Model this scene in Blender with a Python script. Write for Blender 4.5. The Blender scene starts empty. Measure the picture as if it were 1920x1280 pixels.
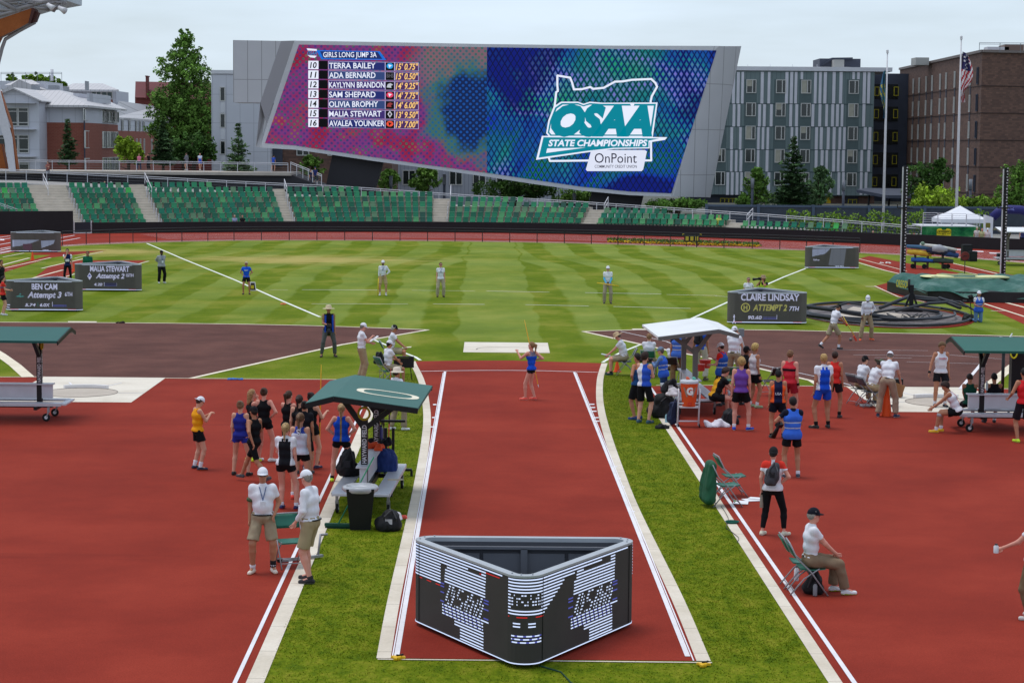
import bpy, bmesh, math, random
import numpy as np
from mathutils import Vector, Matrix
random.seed(7); np.random.seed(7)
SC = bpy.context.scene
COL = SC.collection
F_PX = 3850.0; CAM_Z = 7.14
PITCH = math.atan(367.0/F_PX); ROLL = 0.0085
cam_d = bpy.data.cameras.new('camera'); cam = bpy.data.objects.new('camera', cam_d); COL.objects.link(cam)
cam_d.sensor_width = 36.0; cam_d.lens = F_PX/1920*36.0; cam_d.clip_end = 4000; cam_d.clip_start = 0.5
CAM_R = Matrix.Rotation(math.pi/2-PITCH, 3, 'X') @ Matrix.Rotation(ROLL, 3, 'Z')
cam.matrix_world = Matrix.Translation((0, 0, CAM_Z)) @ CAM_R.to_4x4()
SC.camera = cam
cam_d.dof.use_dof = False
SUN_EL = math.radians(76); SUN_AZ = math.radians(-60)     # azimuth measured from +Y towards +X
w = bpy.data.worlds.new('World'); SC.world = w; w.use_nodes = True
nt = w.node_tree; nt.nodes.clear()
o_ = nt.nodes.new('ShaderNodeOutputWorld'); bg = nt.nodes.new('ShaderNodeBackground')
sky = nt.nodes.new('ShaderNodeTexSky'); sky.sky_type = 'NISHITA'; sky.sun_disc = False
sky.sun_elevation = SUN_EL; sky.sun_rotation = SUN_AZ; sky.air_density = 1.0; sky.dust_density = 1.5; sky.ozone_density = 2.0
tc = nt.nodes.new('ShaderNodeTexCoord'); mp = nt.nodes.new('ShaderNodeMapping'); mp.inputs['Scale'].default_value = (2.2, 2.2, 13)
nz = nt.nodes.new('ShaderNodeTexNoise'); nz.inputs['Scale'].default_value = 1.6; nz.inputs['Detail'].default_value = 5; nz.inputs['Roughness'].default_value = .55
cr = nt.nodes.new('ShaderNodeValToRGB'); cr.color_ramp.elements[0].position = .36; cr.color_ramp.elements[1].position = .66
cr.color_ramp.elements[0].color = (.5, .5, .5, 1); cr.color_ramp.elements[1].color = (.8, .8, .8, 1)
mx = nt.nodes.new('ShaderNodeMix'); mx.data_type = 'RGBA'
nt.links.new(tc.outputs['Generated'], mp.inputs['Vector']); nt.links.new(mp.outputs[0], nz.inputs['Vector'])
nt.links.new(nz.outputs['Fac'], cr.inputs['Fac']); nt.links.new(cr.outputs['Color'], mx.inputs[0])
nt.links.new(sky.outputs[0], mx.inputs[6]); mx.inputs[7].default_value = (8.6, 10.1, 11.7, 1)
nt.links.new(mx.outputs[2], bg.inputs['Color']); bg.inputs['Strength'].default_value = 0.1
nt.links.new(bg.outputs[0], o_.inputs['Surface'])
sd = bpy.data.lights.new('sun', 'SUN'); sd.energy = 1.6; sd.angle = math.radians(22); sd.color = (1, .95, .88)
sun = bpy.data.objects.new('sun', sd); COL.objects.link(sun)
_d = Vector((math.sin(SUN_AZ)*math.cos(SUN_EL), math.cos(SUN_AZ)*math.cos(SUN_EL), math.sin(SUN_EL)))
sun.rotation_euler = _d.to_track_quat('Z', 'Y').to_euler(); sun.location = (-30, -20, 80)
SC.view_settings.view_transform = 'Standard'; SC.view_settings.look = 'None'; SC.view_settings.exposure = 0; SC.view_settings.gamma = 1
SC.render.engine = 'CYCLES'
SC.cycles.use_denoising = True
SC.cycles.max_bounces = 5; SC.cycles.diffuse_bounces = 3; SC.cycles.glossy_bounces = 2; SC.cycles.transparent_max_bounces = 6
def ray(x, y):
 return CAM_R @ Vector(((x-960)/F_PX, (640-y)/F_PX, -1))
def G(x, y, z=0.0):
 d = ray(x, y); t = (z-CAM_Z)/d.z; return Vector((d.x*t, d.y*t, z))
def W(x, y, D):
 d = ray(x, y); t = D/d.y; return Vector((d.x*t, D, CAM_Z+d.z*t))
def lin(c):
 def f(u):
  u /= 255.0
  return u/12.92 if u <= .04045 else ((u+.055)/1.055)**2.4
 return tuple(f(u) for u in c)
_mats = {}
def mat(name, rgb, rough=.8, noise=0.0, nscale=20.0, bump=0.0, metal=0.0, spec=.3, emit=None, rgb2=None, key=None):
 """rgb in sRGB 0..255"""
 k = key or (name, tuple(rgb), rough, noise, nscale, bump, metal, emit, rgb2)
 if k in _mats: return _mats[k]
 m = bpy.data.materials.new(name); m.use_nodes = True; t = m.node_tree; b = t.nodes['Principled BSDF']
 c = lin(rgb)
 b.inputs['Base Color'].default_value = (*c, 1); b.inputs['Roughness'].default_value = rough
 b.inputs['Metallic'].default_value = metal; b.inputs['Specular IOR Level'].default_value = spec
 if emit:
  b.inputs['Specular IOR Level'].default_value = .05
  b.inputs['Emission Color'].default_value = (*c, 1); b.inputs['Emission Strength'].default_value = emit
  b.inputs['Base Color'].default_value = (.01, .01, .01, 1)
 if noise or bump:
  tcn = t.nodes.new('ShaderNodeTexCoord'); n = t.nodes.new('ShaderNodeTexNoise'); n.inputs['Scale'].default_value = nscale
  n.inputs['Detail'].default_value = 5; t.links.new(tcn.outputs['Object'], n.inputs['Vector'])
  if noise:
   r = t.nodes.new('ShaderNodeValToRGB'); r.color_ramp.elements[0].position = .3; r.color_ramp.elements[1].position = .7
   c2 = lin(rgb2) if rgb2 else tuple(min(1, u*(1+noise)) for u in c)
   c1 = c if rgb2 else tuple(u*(1-noise) for u in c)
   r.color_ramp.elements[0].color = (*c1, 1); r.color_ramp.elements[1].color = (*c2, 1)
   t.links.new(n.outputs['Fac'], r.inputs['Fac']); t.links.new(r.outputs['Color'], b.inputs['Base Color'])
   if emit: t.links.new(r.outputs['Color'], b.inputs['Emission Color'])
  if bump:
   bp = t.nodes.new('ShaderNodeBump'); bp.inputs['Strength'].default_value = min(1, bump); bp.inputs['Distance'].default_value = .02
   t.links.new(n.outputs['Fac'], bp.inputs['Height']); t.links.new(bp.outputs['Normal'], b.inputs['Normal'])
 _mats[k] = m; return m
class MB:
 """collects shapes with material slots; build() links ONE mesh object"""
 def __init__(s): s.v = []; s.f = []; s.mi = []; s.cur = 0; s.sm = []; s.smooth = False
 def add(s, vs, fs):
  o = len(s.v); s.v += [tuple(v) for v in vs]; s.f += [tuple(i+o for i in f) for f in fs]
  s.mi += [s.cur]*len(fs); s.sm += [s.smooth]*len(fs); return s
 def box(s, c, d, R=None):
  hx, hy, hz = d[0]/2, d[1]/2, d[2]/2; c = Vector(c)
  vs = [Vector((x, y, z)) for x in (-hx, hx) for y in (-hy, hy) for z in (-hz, hz)]
  if R is not None: vs = [R @ v for v in vs]
  return s.add([v+c for v in vs], [(0, 1, 3, 2), (4, 6, 7, 5), (0, 4, 5, 1), (2, 3, 7, 6), (0, 2, 6, 4), (1, 5, 7, 3)])
 def box2(s, a, b):
  a, b = Vector(a), Vector(b); return s.box((a+b)/2, [abs(q) for q in (b-a)])
 def tube(s, pts, r, n=6, caps=True):
  pts = [Vector(p) for p in pts]; rs = r if isinstance(r, (list, tuple)) else [r]*len(pts)
  rings = []; u = None
  for i, p in enumerate(pts):
   d = (pts[min(i+1, len(pts)-1)]-pts[max(i-1, 0)])
   if d.length < 1e-9: d = Vector((0, 0, 1))
   d.normalize()
   if u is None: u = d.orthogonal().normalized()
   else:
    u = u-d*u.dot(d); u = u.normalized() if u.length > 1e-6 else d.orthogonal().normalized()
   v = d.cross(u); rings.append([p+(u*math.cos(2*math.pi*k/n)+v*math.sin(2*math.pi*k/n))*rs[i] for k in range(n)])
  vs = [q for rg in rings for q in rg]; fs = []
  for i in range(len(pts)-1):
   for k in range(n): fs.append((i*n+k, i*n+(k+1) % n, (i+1)*n+(k+1) % n, (i+1)*n+k))
  if caps: fs.append(tuple(range(n-1, -1, -1))); fs.append(tuple((len(pts)-1)*n+k for k in range(n)))
  sm = s.smooth; s.smooth = n > 5; s.add(vs, fs); s.smooth = sm; return s
 def bar(s, a, b, w, h, up=(0, 0, 1)):
  a, b = Vector(a), Vector(b); d = (b-a); L = d.length; d.normalize(); up = Vector(up)
  x = d.cross(up)
  if x.length < 1e-5: x = d.orthogonal()
  x.normalize(); z = x.cross(d); R = Matrix((x, d, z)).transposed()
  return s.box((a+b)/2, (w, L, h), R)
 def prism(s, poly, ext):
  """poly list of 3D points (planar), ext vector"""
  n = len(poly); poly = [Vector(p) for p in poly]; e = Vector(ext)
  vs = poly+[p+e for p in poly]; fs = [tuple(range(n)), tuple(range(2*n-1, n-1, -1))]
  for i in range(n): fs.append((i, i+n, (i+1) % n+n, (i+1) % n))
  return s.add(vs, fs)
 def lathe(s, prof, c=(0, 0, 0), n=16, sx=1, sy=1):
  c = Vector(c); vs = []; fs = []
  for r, z in prof:
   for k in range(n): vs.append(c+Vector((r*math.cos(2*math.pi*k/n)*sx, r*math.sin(2*math.pi*k/n)*sy, z)))
  for i in range(len(prof)-1):
   for k in range(n): fs.append((i*n+k, i*n+(k+1) % n, (i+1)*n+(k+1) % n, (i+1)*n+k))
  sm = s.smooth; s.smooth = True; s.add(vs, fs); s.smooth = False
  s.add(vs[:n], [tuple(range(n-1, -1, -1))]); s.add(vs[-n:], [tuple(range(n))]); s.smooth = sm; return s
 def blob(s, c, r, n=10, jit=0.0):
  c = Vector(c); r = (r, r, r) if not isinstance(r, (tuple, list)) else r
  prof = []; vs = []; fs = []; m = n//2+1
  for i in range(m+1):
   th = math.pi*i/m
   for k in range(n):
    ph = 2*math.pi*k/n; j = 1+random.uniform(-jit, jit)
    vs.append(c+Vector((r[0]*math.sin(th)*math.cos(ph)*j, r[1]*math.sin(th)*math.sin(ph)*j, r[2]*math.cos(th)*j)))
  for i in range(m):
   for k in range(n): fs.append((i*n+k, (i+1)*n+k, (i+1)*n+(k+1) % n, i*n+(k+1) % n))
  sm = s.smooth; s.smooth = True; s.add(vs, fs); s.smooth = sm; return s
 def build(s, name, mats, parent=None, loc=None, recalc=False):
  me = bpy.data.meshes.new(name); me.from_pydata(s.v, [], s.f)
  if not isinstance(mats, (list, tuple)): mats = [mats]
  for m in mats: me.materials.append(m)
  if len(mats) > 1: me.polygons.foreach_set('material_index', s.mi)
  me.polygons.foreach_set('use_smooth', s.sm); me.validate(); me.update()
  return link(name, me, parent, loc)
def link(name, me, parent=None, loc=None):
 o = bpy.data.objects.new(name, me); COL.objects.link(o)
 if parent is not None: o.parent = parent
 if loc is not None: o.location = loc
 return o
def tag(o, label=None, cat=None, group=None, kind=None):
 if label: o['label'] = label
 if cat: o['category'] = cat
 if group: o['group'] = group
 if kind: o['kind'] = kind
 return o
def empty(name, loc, rz=0, label=None, cat=None, group=None):
 o = bpy.data.objects.new(name, None); COL.objects.link(o); o.location = loc; o.rotation_euler = (0, 0, rz)
 o.empty_display_size = .2
 return tag(o, label, cat, group)
def copy_tree(o, parent=None):
 c = o.copy(); COL.objects.link(c); c.parent = parent
 for ch in list(o.children): copy_tree(ch, c)
 return c
_txt = {}
def text_polys(s, bold=0.0, shear=0.0):
 """glyph mesh of a string: verts (x,y) and faces, normalised so the capital height is 1, starting at x=0"""
 k = (s, bold, shear)
 if k in _txt: return _txt[k]
 cu = bpy.data.curves.new('t', 'FONT'); cu.body = s; cu.size = 1.0; cu.offset = bold; cu.shear = shear; cu.resolution_u = 3
 ob = bpy.data.objects.new('t', cu); COL.objects.link(ob)
 me = bpy.data.meshes.new_from_object(ob, depsgraph=bpy.context.evaluated_depsgraph_get())
 bpy.data.objects.remove(ob); bpy.data.curves.remove(cu)
 v = np.array([q.co[:] for q in me.vertices]); f = [tuple(p.vertices) for p in me.polygons]; bpy.data.meshes.remove(me)
 x0, x1 = v[:, 0].min(), v[:, 0].max(); v[:, 0] -= x0
 v[:, 1] /= .7; v[:, 0] /= .7
 _txt[k] = (v[:, :2], f, (x1-x0)/.7); return _txt[k]
def text_on(mb, s, origin, ux, uy, height, width=None, bold=.01, shear=0.0, align='L', back=False):
 """origin = baseline start; ux, uy unit vectors"""
 v, f, wd = text_polys(s, bold, shear); sx = height
 if width: sx = width/wd
 tot = wd*sx; off = 0 if align == 'L' else (-tot/2 if align == 'C' else -tot)
 origin, ux, uy = Vector(origin), Vector(ux), Vector(uy)
 mb.add([origin+ux*(p[0]*sx+off)+uy*(p[1]*height) for p in v], f); return tot
def subdiv_line(pts, n):
 """catmull-rom through 2D/3D points"""
 P = [np.array(p, float) for p in pts]; P = [2*P[0]-P[1]]+P+[2*P[-1]-P[-2]]; out = []
 for i in range(1, len(P)-2):
  for k in range(n):
   t = k/n; a, b, c, d = P[i-1], P[i], P[i+1], P[i+2]
   out.append(.5*((2*b)+(-a+c)*t+(2*a-5*b+4*c-d)*t*t+(-a+3*b-3*c+d)*t**3))
 out.append(P[-2]); return out
RW_A = math.atan(56/F_PX)                    # the javelin runway heads slightly left of the view axis
def node_mat(name):
 m = bpy.data.materials.new(name); m.use_nodes = True; t = m.node_tree; return m, t, t.nodes['Principled BSDF']
def N(t, kind, **kw):
 n = t.nodes.new('ShaderNode'+kind)
 for k, v in kw.items():
  if k in n.bl_rna.properties: setattr(n, k, v)
  else: n.inputs[k].default_value = v
 return n
def ramp(t, stops):
 r = t.nodes.new('ShaderNodeValToRGB'); e = r.color_ramp.elements
 while len(e) < len(stops): e.new(.5)
 for i, (p, c) in enumerate(stops): e[i].position = p; e[i].color = (*lin(c), 1)
 return r
def mth(t, op, a, b=None, c=None):
 n = t.nodes.new('ShaderNodeMath'); n.operation = op
 for i, q in enumerate((a, b, c)):
  if q is None: continue
  if isinstance(q, (int, float)): n.inputs[i].default_value = q
  else: t.links.new(q, n.inputs[i])
 return n.outputs[0]
def mixc(t, f, a, b, blend='MIX'):
 n = t.nodes.new('ShaderNodeMix'); n.data_type = 'RGBA'; n.blend_type = blend
 for i, q in ((0, f), (6, a), (7, b)):
  if isinstance(q, (int, float)): n.inputs[i].default_value = q
  elif isinstance(q, tuple): n.inputs[i].default_value = (*lin(q), 1)
  else: t.links.new(q, n.inputs[i])
 return n.outputs[2]
def make_grass():
 m, t, b = node_mat('grass_turf'); L = t.links
 tc = N(t, 'TexCoord'); sp = N(t, 'SeparateXYZ'); L.new(tc.outputs['Object'], sp.inputs[0]); X, Y = sp.outputs[0], sp.outputs[1]
 def noise(sc, det=4, sx=1, sy=1, rough=.6):
  mp = N(t, 'Mapping'); mp.inputs['Scale'].default_value = (sx, sy, 1); L.new(tc.outputs['Object'], mp.inputs['Vector'])
  n = N(t, 'TexNoise'); n.inputs['Scale'].default_value = sc; n.inputs['Detail'].default_value = det; n.inputs['Roughness'].default_value = rough
  L.new(mp.outputs[0], n.inputs['Vector']); return n.outputs['Fac']
 wob = noise(.12, 2)
 u0 = mth(t, 'ADD', mth(t, 'ADD', X, mth(t, 'MULTIPLY', Y, math.tan(RW_A))), mth(t, 'MULTIPLY', mth(t, 'SUBTRACT', wob, .5), 1.2))
 ss = N(t, 'MapRange', interpolation_type='SMOOTHSTEP'); ss.inputs[1].default_value = 116; ss.inputs[2].default_value = 138; ss.inputs[4].default_value = 2.6
 L.new(Y, ss.inputs[0])
 v = mth(t, 'SUBTRACT', mth(t, 'ABSOLUTE', mth(t, 'SUBTRACT', u0, .66)), 1.6)
 vb = mth(t, 'ADD', v, mth(t, 'MULTIPLY', ss.outputs[0], mth(t, 'GREATER_THAN', v, .2)))
 fr = mth(t, 'FRACT', mth(t, 'DIVIDE', vb, 3.2))
 s1 = N(t, 'MapRange', interpolation_type='SMOOTHSTEP'); s1.inputs[1].default_value = .46; s1.inputs[2].default_value = .54; L.new(fr, s1.inputs[0])
 s2 = N(t, 'MapRange', interpolation_type='SMOOTHSTEP'); s2.inputs[1].default_value = .0; s2.inputs[2].default_value = .04; L.new(fr, s2.inputs[0])
 inner = mth(t, 'LESS_THAN', v, 0.0)
 st = mth(t, 'MAXIMUM', mth(t, 'MULTIPLY', s1.outputs[0], 1), inner)
 st = mth(t, 'MAXIMUM', st, mth(t, 'SUBTRACT', 1, mth(t, 'MAXIMUM', s2.outputs[0], inner)))
 far = N(t, 'MapRange', interpolation_type='SMOOTHSTEP'); far.inputs[1].default_value = 70; far.inputs[2].default_value = 80; L.new(Y, far.inputs[0])
 side = N(t, 'MapRange', interpolation_type='SMOOTHSTEP'); side.inputs[1].default_value = 34; side.inputs[2].default_value = 12; L.new(mth(t, 'ABSOLUTE', X), side.inputs[0])
 patch = noise(.05, 2, 1, 2.5)
 pr = N(t, 'MapRange'); pr.inputs[1].default_value = .35; pr.inputs[2].default_value = .6; pr.inputs[3].default_value = .35; L.new(patch, pr.inputs[0])
 stf = mth(t, 'MULTIPLY', mth(t, 'MULTIPLY', st, far.outputs[0]), mth(t, 'MULTIPLY', side.outputs[0], pr.outputs[0]))
 big = noise(.35, 5, 1, .7, .65); fine = noise(20, 6, 1, .6, .75); mid = noise(2.8, 8, 1, .6, .78)
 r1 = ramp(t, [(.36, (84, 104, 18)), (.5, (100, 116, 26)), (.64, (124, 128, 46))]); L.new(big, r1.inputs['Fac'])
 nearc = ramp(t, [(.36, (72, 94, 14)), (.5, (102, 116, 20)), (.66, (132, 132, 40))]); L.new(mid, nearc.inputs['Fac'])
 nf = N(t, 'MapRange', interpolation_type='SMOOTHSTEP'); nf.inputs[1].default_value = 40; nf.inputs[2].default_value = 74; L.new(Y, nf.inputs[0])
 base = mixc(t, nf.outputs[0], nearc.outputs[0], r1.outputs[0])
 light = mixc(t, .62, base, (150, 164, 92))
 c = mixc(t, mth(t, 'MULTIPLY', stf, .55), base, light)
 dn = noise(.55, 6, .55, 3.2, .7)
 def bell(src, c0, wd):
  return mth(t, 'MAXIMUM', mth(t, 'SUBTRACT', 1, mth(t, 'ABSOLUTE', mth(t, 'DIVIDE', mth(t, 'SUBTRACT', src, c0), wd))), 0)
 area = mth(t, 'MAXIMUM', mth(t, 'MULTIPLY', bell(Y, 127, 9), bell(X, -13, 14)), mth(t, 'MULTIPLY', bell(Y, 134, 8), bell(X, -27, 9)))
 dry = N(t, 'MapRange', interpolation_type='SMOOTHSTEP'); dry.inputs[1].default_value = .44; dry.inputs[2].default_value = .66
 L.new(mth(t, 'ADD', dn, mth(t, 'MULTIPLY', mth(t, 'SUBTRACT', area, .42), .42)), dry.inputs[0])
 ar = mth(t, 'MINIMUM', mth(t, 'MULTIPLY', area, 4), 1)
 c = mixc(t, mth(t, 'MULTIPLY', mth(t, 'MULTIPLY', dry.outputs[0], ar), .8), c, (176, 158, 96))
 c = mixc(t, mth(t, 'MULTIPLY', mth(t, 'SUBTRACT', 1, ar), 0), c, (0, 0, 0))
 fr2 = N(t, 'MapRange'); fr2.inputs[1].default_value = .25; fr2.inputs[2].default_value = .75; fr2.inputs[3].default_value = .62; fr2.inputs[4].default_value = 1.38; L.new(fine, fr2.inputs[0])
 hs = N(t, 'HueSaturation'); L.new(c, hs.inputs['Color']); L.new(fr2.outputs[0], hs.inputs['Value'])
 L.new(hs.outputs[0], b.inputs['Base Color']); b.inputs['Roughness'].default_value = .95; b.inputs['Specular IOR Level'].default_value = .04
 bp = N(t, 'Bump'); bp.inputs['Strength'].default_value = .5; bp.inputs['Distance'].default_value = .05; L.new(fine, bp.inputs['Height']); L.new(bp.outputs[0], b.inputs['Normal'])
 return m
def make_surface(name, stops, scale, fine, fstr, rough=.9, bump=.3, cracks=None, streak=None, spec=.15):
 m, t, b = node_mat(name); L = t.links; tc = N(t, 'TexCoord')
 def noise(sc, det=5, sx=1, sy=1):
  mp = N(t, 'Mapping'); mp.inputs['Scale'].default_value = (sx, sy, 1); L.new(tc.outputs['Object'], mp.inputs['Vector'])
  n = N(t, 'TexNoise'); n.inputs['Scale'].default_value = sc; n.inputs['Detail'].default_value = det; n.inputs['Roughness'].default_value = .65; L.new(mp.outputs[0], n.inputs['Vector']); return n.outputs['Fac']
 a = noise(scale); r = ramp(t, stops); L.new(a, r.inputs['Fac']); f = noise(fine, 3)
 mr = N(t, 'MapRange'); mr.inputs[1].default_value = .3; mr.inputs[2].default_value = .7; mr.inputs[3].default_value = 1-fstr; mr.inputs[4].default_value = 1+fstr; L.new(f, mr.inputs[0])
 hs = N(t, 'HueSaturation'); L.new(r.outputs[0], hs.inputs['Color']); L.new(mr.outputs[0], hs.inputs['Value']); out = hs.outputs[0]
 if streak:
  q = noise(streak[0], 4, .25, 3); sr = N(t, 'MapRange'); sr.inputs[1].default_value = .62; sr.inputs[2].default_value = .72; L.new(q, sr.inputs[0])
  out = mixc(t, mth(t, 'MULTIPLY', sr.outputs[0], streak[2]), out, streak[1])
 if cracks:
  mp = N(t, 'Mapping'); mp.inputs['Rotation'].default_value = (0, 0, -RW_A); L.new(tc.outputs['Object'], mp.inputs['Vector'])
  sp = N(t, 'SeparateXYZ'); L.new(mp.outputs[0], sp.inputs[0])
  j = mth(t, 'LESS_THAN', mth(t, 'FRACT', mth(t, 'DIVIDE', sp.outputs[1], cracks)), .012/cracks*1.6)
  out = mixc(t, mth(t, 'MULTIPLY', j, .55), out, (110, 98, 88))
 L.new(out, b.inputs['Base Color']); b.inputs['Roughness'].default_value = rough; b.inputs['Specular IOR Level'].default_value = spec
 bp = N(t, 'Bump'); bp.inputs['Strength'].default_value = bump; bp.inputs['Distance'].default_value = .01; L.new(f, bp.inputs['Height']); L.new(bp.outputs[0], b.inputs['Normal'])
 return m
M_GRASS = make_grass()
M_RED = make_surface('red_track', [(.3, (124, 43, 33)), (.5, (136, 49, 37)), (.7, (148, 56, 42))], .3, 45, .18, streak=(.3, (112, 37, 30), .4), spec=.06)
M_REDN = M_RED
M_CIN = make_surface('cinder', [(.3, (84, 56, 51)), (.5, (96, 64, 58)), (.7, (108, 73, 65))], .5, 30, .2, streak=(.5, (66, 45, 41), .6), spec=.06)
M_CONC = make_surface('pale_concrete', [(.3, (196, 184, 166)), (.5, (212, 200, 184)), (.7, (224, 214, 200))], .6, 22, .06, cracks=1.5, streak=(.6, (172, 160, 146), .35))
M_PAD = make_surface('smooth_concrete', [(.3, (204, 193, 178)), (.5, (218, 208, 194)), (.7, (228, 219, 206))], .5, 18, .05, streak=(.7, (180, 168, 156), .4))
M_RING = make_surface('worn_concrete', [(.3, (176, 164, 152)), (.6, (190, 178, 166))], .9, 20, .06)
M_LINE = make_surface('white_line', [(.3, (214, 210, 214)), (.7, (232, 228, 232))], 1.5, 25, .06)
M_CHALK = make_surface('chalk', [(.3, (216, 220, 206)), (.7, (238, 238, 232))], 1.5, 9, .12)
M_CREAM = make_surface('cream_kerb', [(.3, (214, 200, 176)), (.7, (232, 220, 200))], 1.0, 20, .06)
def sheet(name, pts, z, m, kind='structure', px=True):
 P = [G(x, y, z) for x, y in pts] if px else [Vector((p[0], p[1], z)) for p in pts]
 a = sum(P[i].x*P[(i+1) % len(P)].y-P[(i+1) % len(P)].x*P[i].y for i in range(len(P)))
 if a < 0: P = P[::-1]
 mb = MB(); mb.add(P, [tuple(range(len(P)))]); o = mb.build(name, m)
 if kind: o['kind'] = kind
 return o
def strip(pl, wd, z, mb=None, px=True):
 """flat ribbon of metric width along a pixel polyline"""
 P = [G(p[0], p[1], z) if px else Vector((p[0], p[1], z)) for p in pl]; mb = mb or MB(); vs = []; n = len(P)
 for i, p in enumerate(P):
  d = (P[min(i+1, n-1)]-P[max(i-1, 0)]); d.z = 0; d.normalize(); q = Vector((d.y, -d.x, 0))*wd/2; vs += [p-q, p+q]
 mb.add(vs, [(2*i, 2*i+1, 2*i+3, 2*i+2) for i in range(n-1)]); return mb
def lines(name, items, z, m):
 mb = MB()
 for pl, wd in items: strip(pl, wd, z, mb)
 o = mb.build(name, m); o['kind'] = 'structure'; return o
mb = MB(); mb.add([(-1500, -100, 0), (1500, -100, 0), (1500, 2500, 0), (-1500, 2500, 0)], [(0, 1, 2, 3)])
o = mb.build('grass', M_GRASS); o['kind'] = 'structure'
WALL_PX = [(-140, 440), (0, 439.8), (130, 439.5), (220, 438), (300, 436.5), (450, 434.7), (560, 434), (700, 434.5), (900, 437), (1050, 439.5), (1200, 442.5), (1400, 448), (1560, 454), (1700, 461), (1800, 465.5), (1920, 471), (2060, 479)]
_wg = [G(*p) for p in WALL_PX]
_wp = np.polyfit([p.x for p in _wg], [p.y for p in _wg], 4)
def wall_pt(X, off=0.0, z=0.0):
 y = float(np.polyval(_wp, X)); s = float(np.polyval(np.polyder(_wp), X)); n = Vector((-s, 1, 0)).normalized()
 return Vector((X, y, z))+n*off
INNER_PX = [(117, 461.5), (160, 459), (207, 457), (290, 454), (375, 452), (475, 450.5), (640, 450.5), (800, 451.5), (960, 453.5), (1090, 456), (1200, 459), (1320, 463), (1400, 465.5), (1520, 469.5), (1612, 474), (1700, 478), (1772, 481.5), (1870, 488), (1960, 496), (2080, 508)]
inner = subdiv_line(INNER_PX, 4)
outer = [wall_pt(x, .3) for x in np.linspace(-42, 48, 60)]
P = [Vector((p.x, p.y, .004)) for p in outer]+[G(p[0], p[1], .004) for p in inner[::-1]]+[G(x, y, .004) for x, y in [(90, 464), (60, 468), (0, 477), (-60, 486), (-200, 505)]]+[Vector((-60, 150, .004))]
sheet('running_track', P, .004, M_RED, px=False)
mbl = MB()
cx = [(p[0], p[1]-1.2) for p in inner]; strip(cx, .18, .012, mbl)
for k in range(1, 9):        # lane lines following the curve
 pl = []
 for i, X in enumerate(np.linspace(-30, 44, 60)):
  a = wall_pt(X, 0); px_in = None
  pl.append(wall_pt(X, -1.2-k*1.15))
 strip([(p.x, p.y) for p in pl], .07, .012, mbl, px=False)
for pts in [[(-20, 453), (60, 439.8)], [(-20, 462), (100, 440.5)], [(-20, 470), (140, 441)], [(-20, 477), (150, 446)], [(-20, 448), (20, 442)], [(0, 475), (24, 470)], [(-10, 472), (22, 465)]]:
 strip(pts, .14, .013, mbl)
for a, b_ in [((0, 448), (8, 450.5)), ((30, 440), (48, 440.6)), ((60, 440.7), (78, 441.4)), ((88, 441.6), (104, 442.3))]:
 P = [a, (b_[0], a[1]), b_, (a[0], b_[1])]; mbl.add([G(x, y, .014) for x, y in P], [(0, 3, 2, 1)])
for x, y in [(1795, 466.5), (1832, 470), (1865, 473.5), (1900, 478)]:
 mbl.add([G(x-11, y, .014), G(x+11, y+.8, .014), G(x+13, y+2.4, .014), G(x-9, y+1.6, .014)], [(0, 3, 2, 1)])
o = mbl.build('lane_lines', M_LINE); o['kind'] = 'structure'
lines('track_kerb', [([(p[0], p[1]+.3) for p in inner], .22)], .016, M_CREAM)
sheet('jump_runway', [(-60, 519), (95, 478), (60, 478), (58, 474), (200, 469.5), (192, 470.5), (130, 479), (95, 483), (-60, 532)], .005, M_RED)
sheet('jump_runway', [(90, 501), (140, 488), (275, 488), (262, 493), (150, 500), (128, 520), (95, 533), (40, 530), (62, 522)], .005, M_RED)
lines('runway_lines', [([(-20, 503), (55, 483.5)], .16), ([(-10, 507), (95, 483)], .12), ([(78, 503), (157, 485)], .14), ([(140, 484), (193, 471.5)], .08), ([(62, 521), (118, 506)], .16), ([(105, 524), (145, 512)], .12),
 ([(12, 505.5), (24, 505.5)], .12), ([(5, 482), (45, 474.5)], .12), ([(60, 491.5), (85, 491.5)], .08), ([(262, 494), (279, 489.5)], .12), ([(180, 491.5), (240, 493)], .55)], .013, M_CREAM)
sheet('vault_runway', [(1600, 487), (1700, 520), (1760, 548), (1860, 580), (1990, 640), (1990, 560), (1850, 523), (1790, 510), (1630, 480)], .005, M_RED)
sheet('vault_runway', [(1757, 492), (1775, 502), (1800, 507), (1893, 526), (2000, 545), (2000, 533), (1880, 512), (1770, 490)], .006, M_RED)
sheet('vault_apron', [(1638, 537), (1680, 556), (1735, 567), (1845, 569), (2010, 572), (2010, 520), (1690, 523)], .007, M_RED)
lines('runway_lines', [([(1598, 489), (1660, 507), (1690, 514)], .14), ([(1603, 483), (1700, 508)], .10), ([(1768, 501), (1856, 519)], .10), ([(1772, 490), (1899, 520)], .14), ([(1640, 536), (1684, 556), (1734, 566)], .10),
 ([(1842, 568), (1920, 593), (1960, 606)], .14), ([(1886, 567), (1925, 577)], .2), ([(1858, 582.5), (1884, 582.5)], .14), ([(1623, 537), (1642, 537)], .14)], .014, M_CREAM)
LP = [(-200, 603), (0, 604), (240, 605), (480, 608), (640, 612), (803, 618), (640, 646), (500, 677), (357, 709), (52, 706.5), (22, 680), (0, 664), (-60, 632), (-200, 606)]
sheet('cinder_pit', LP, .006, M_CIN)
RP = [(1093, 621), (1200, 618), (1300, 617.5), (1480, 619), (1640, 623.5), (1800, 627), (1920, 630.5), (2060, 636), (1912, 678), (1853, 728), (1700, 727), (1530, 723), (1520, 713), (1400, 685), (1248, 655.5)]
sheet('cinder_pit', RP, .006, M_CIN)
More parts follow.
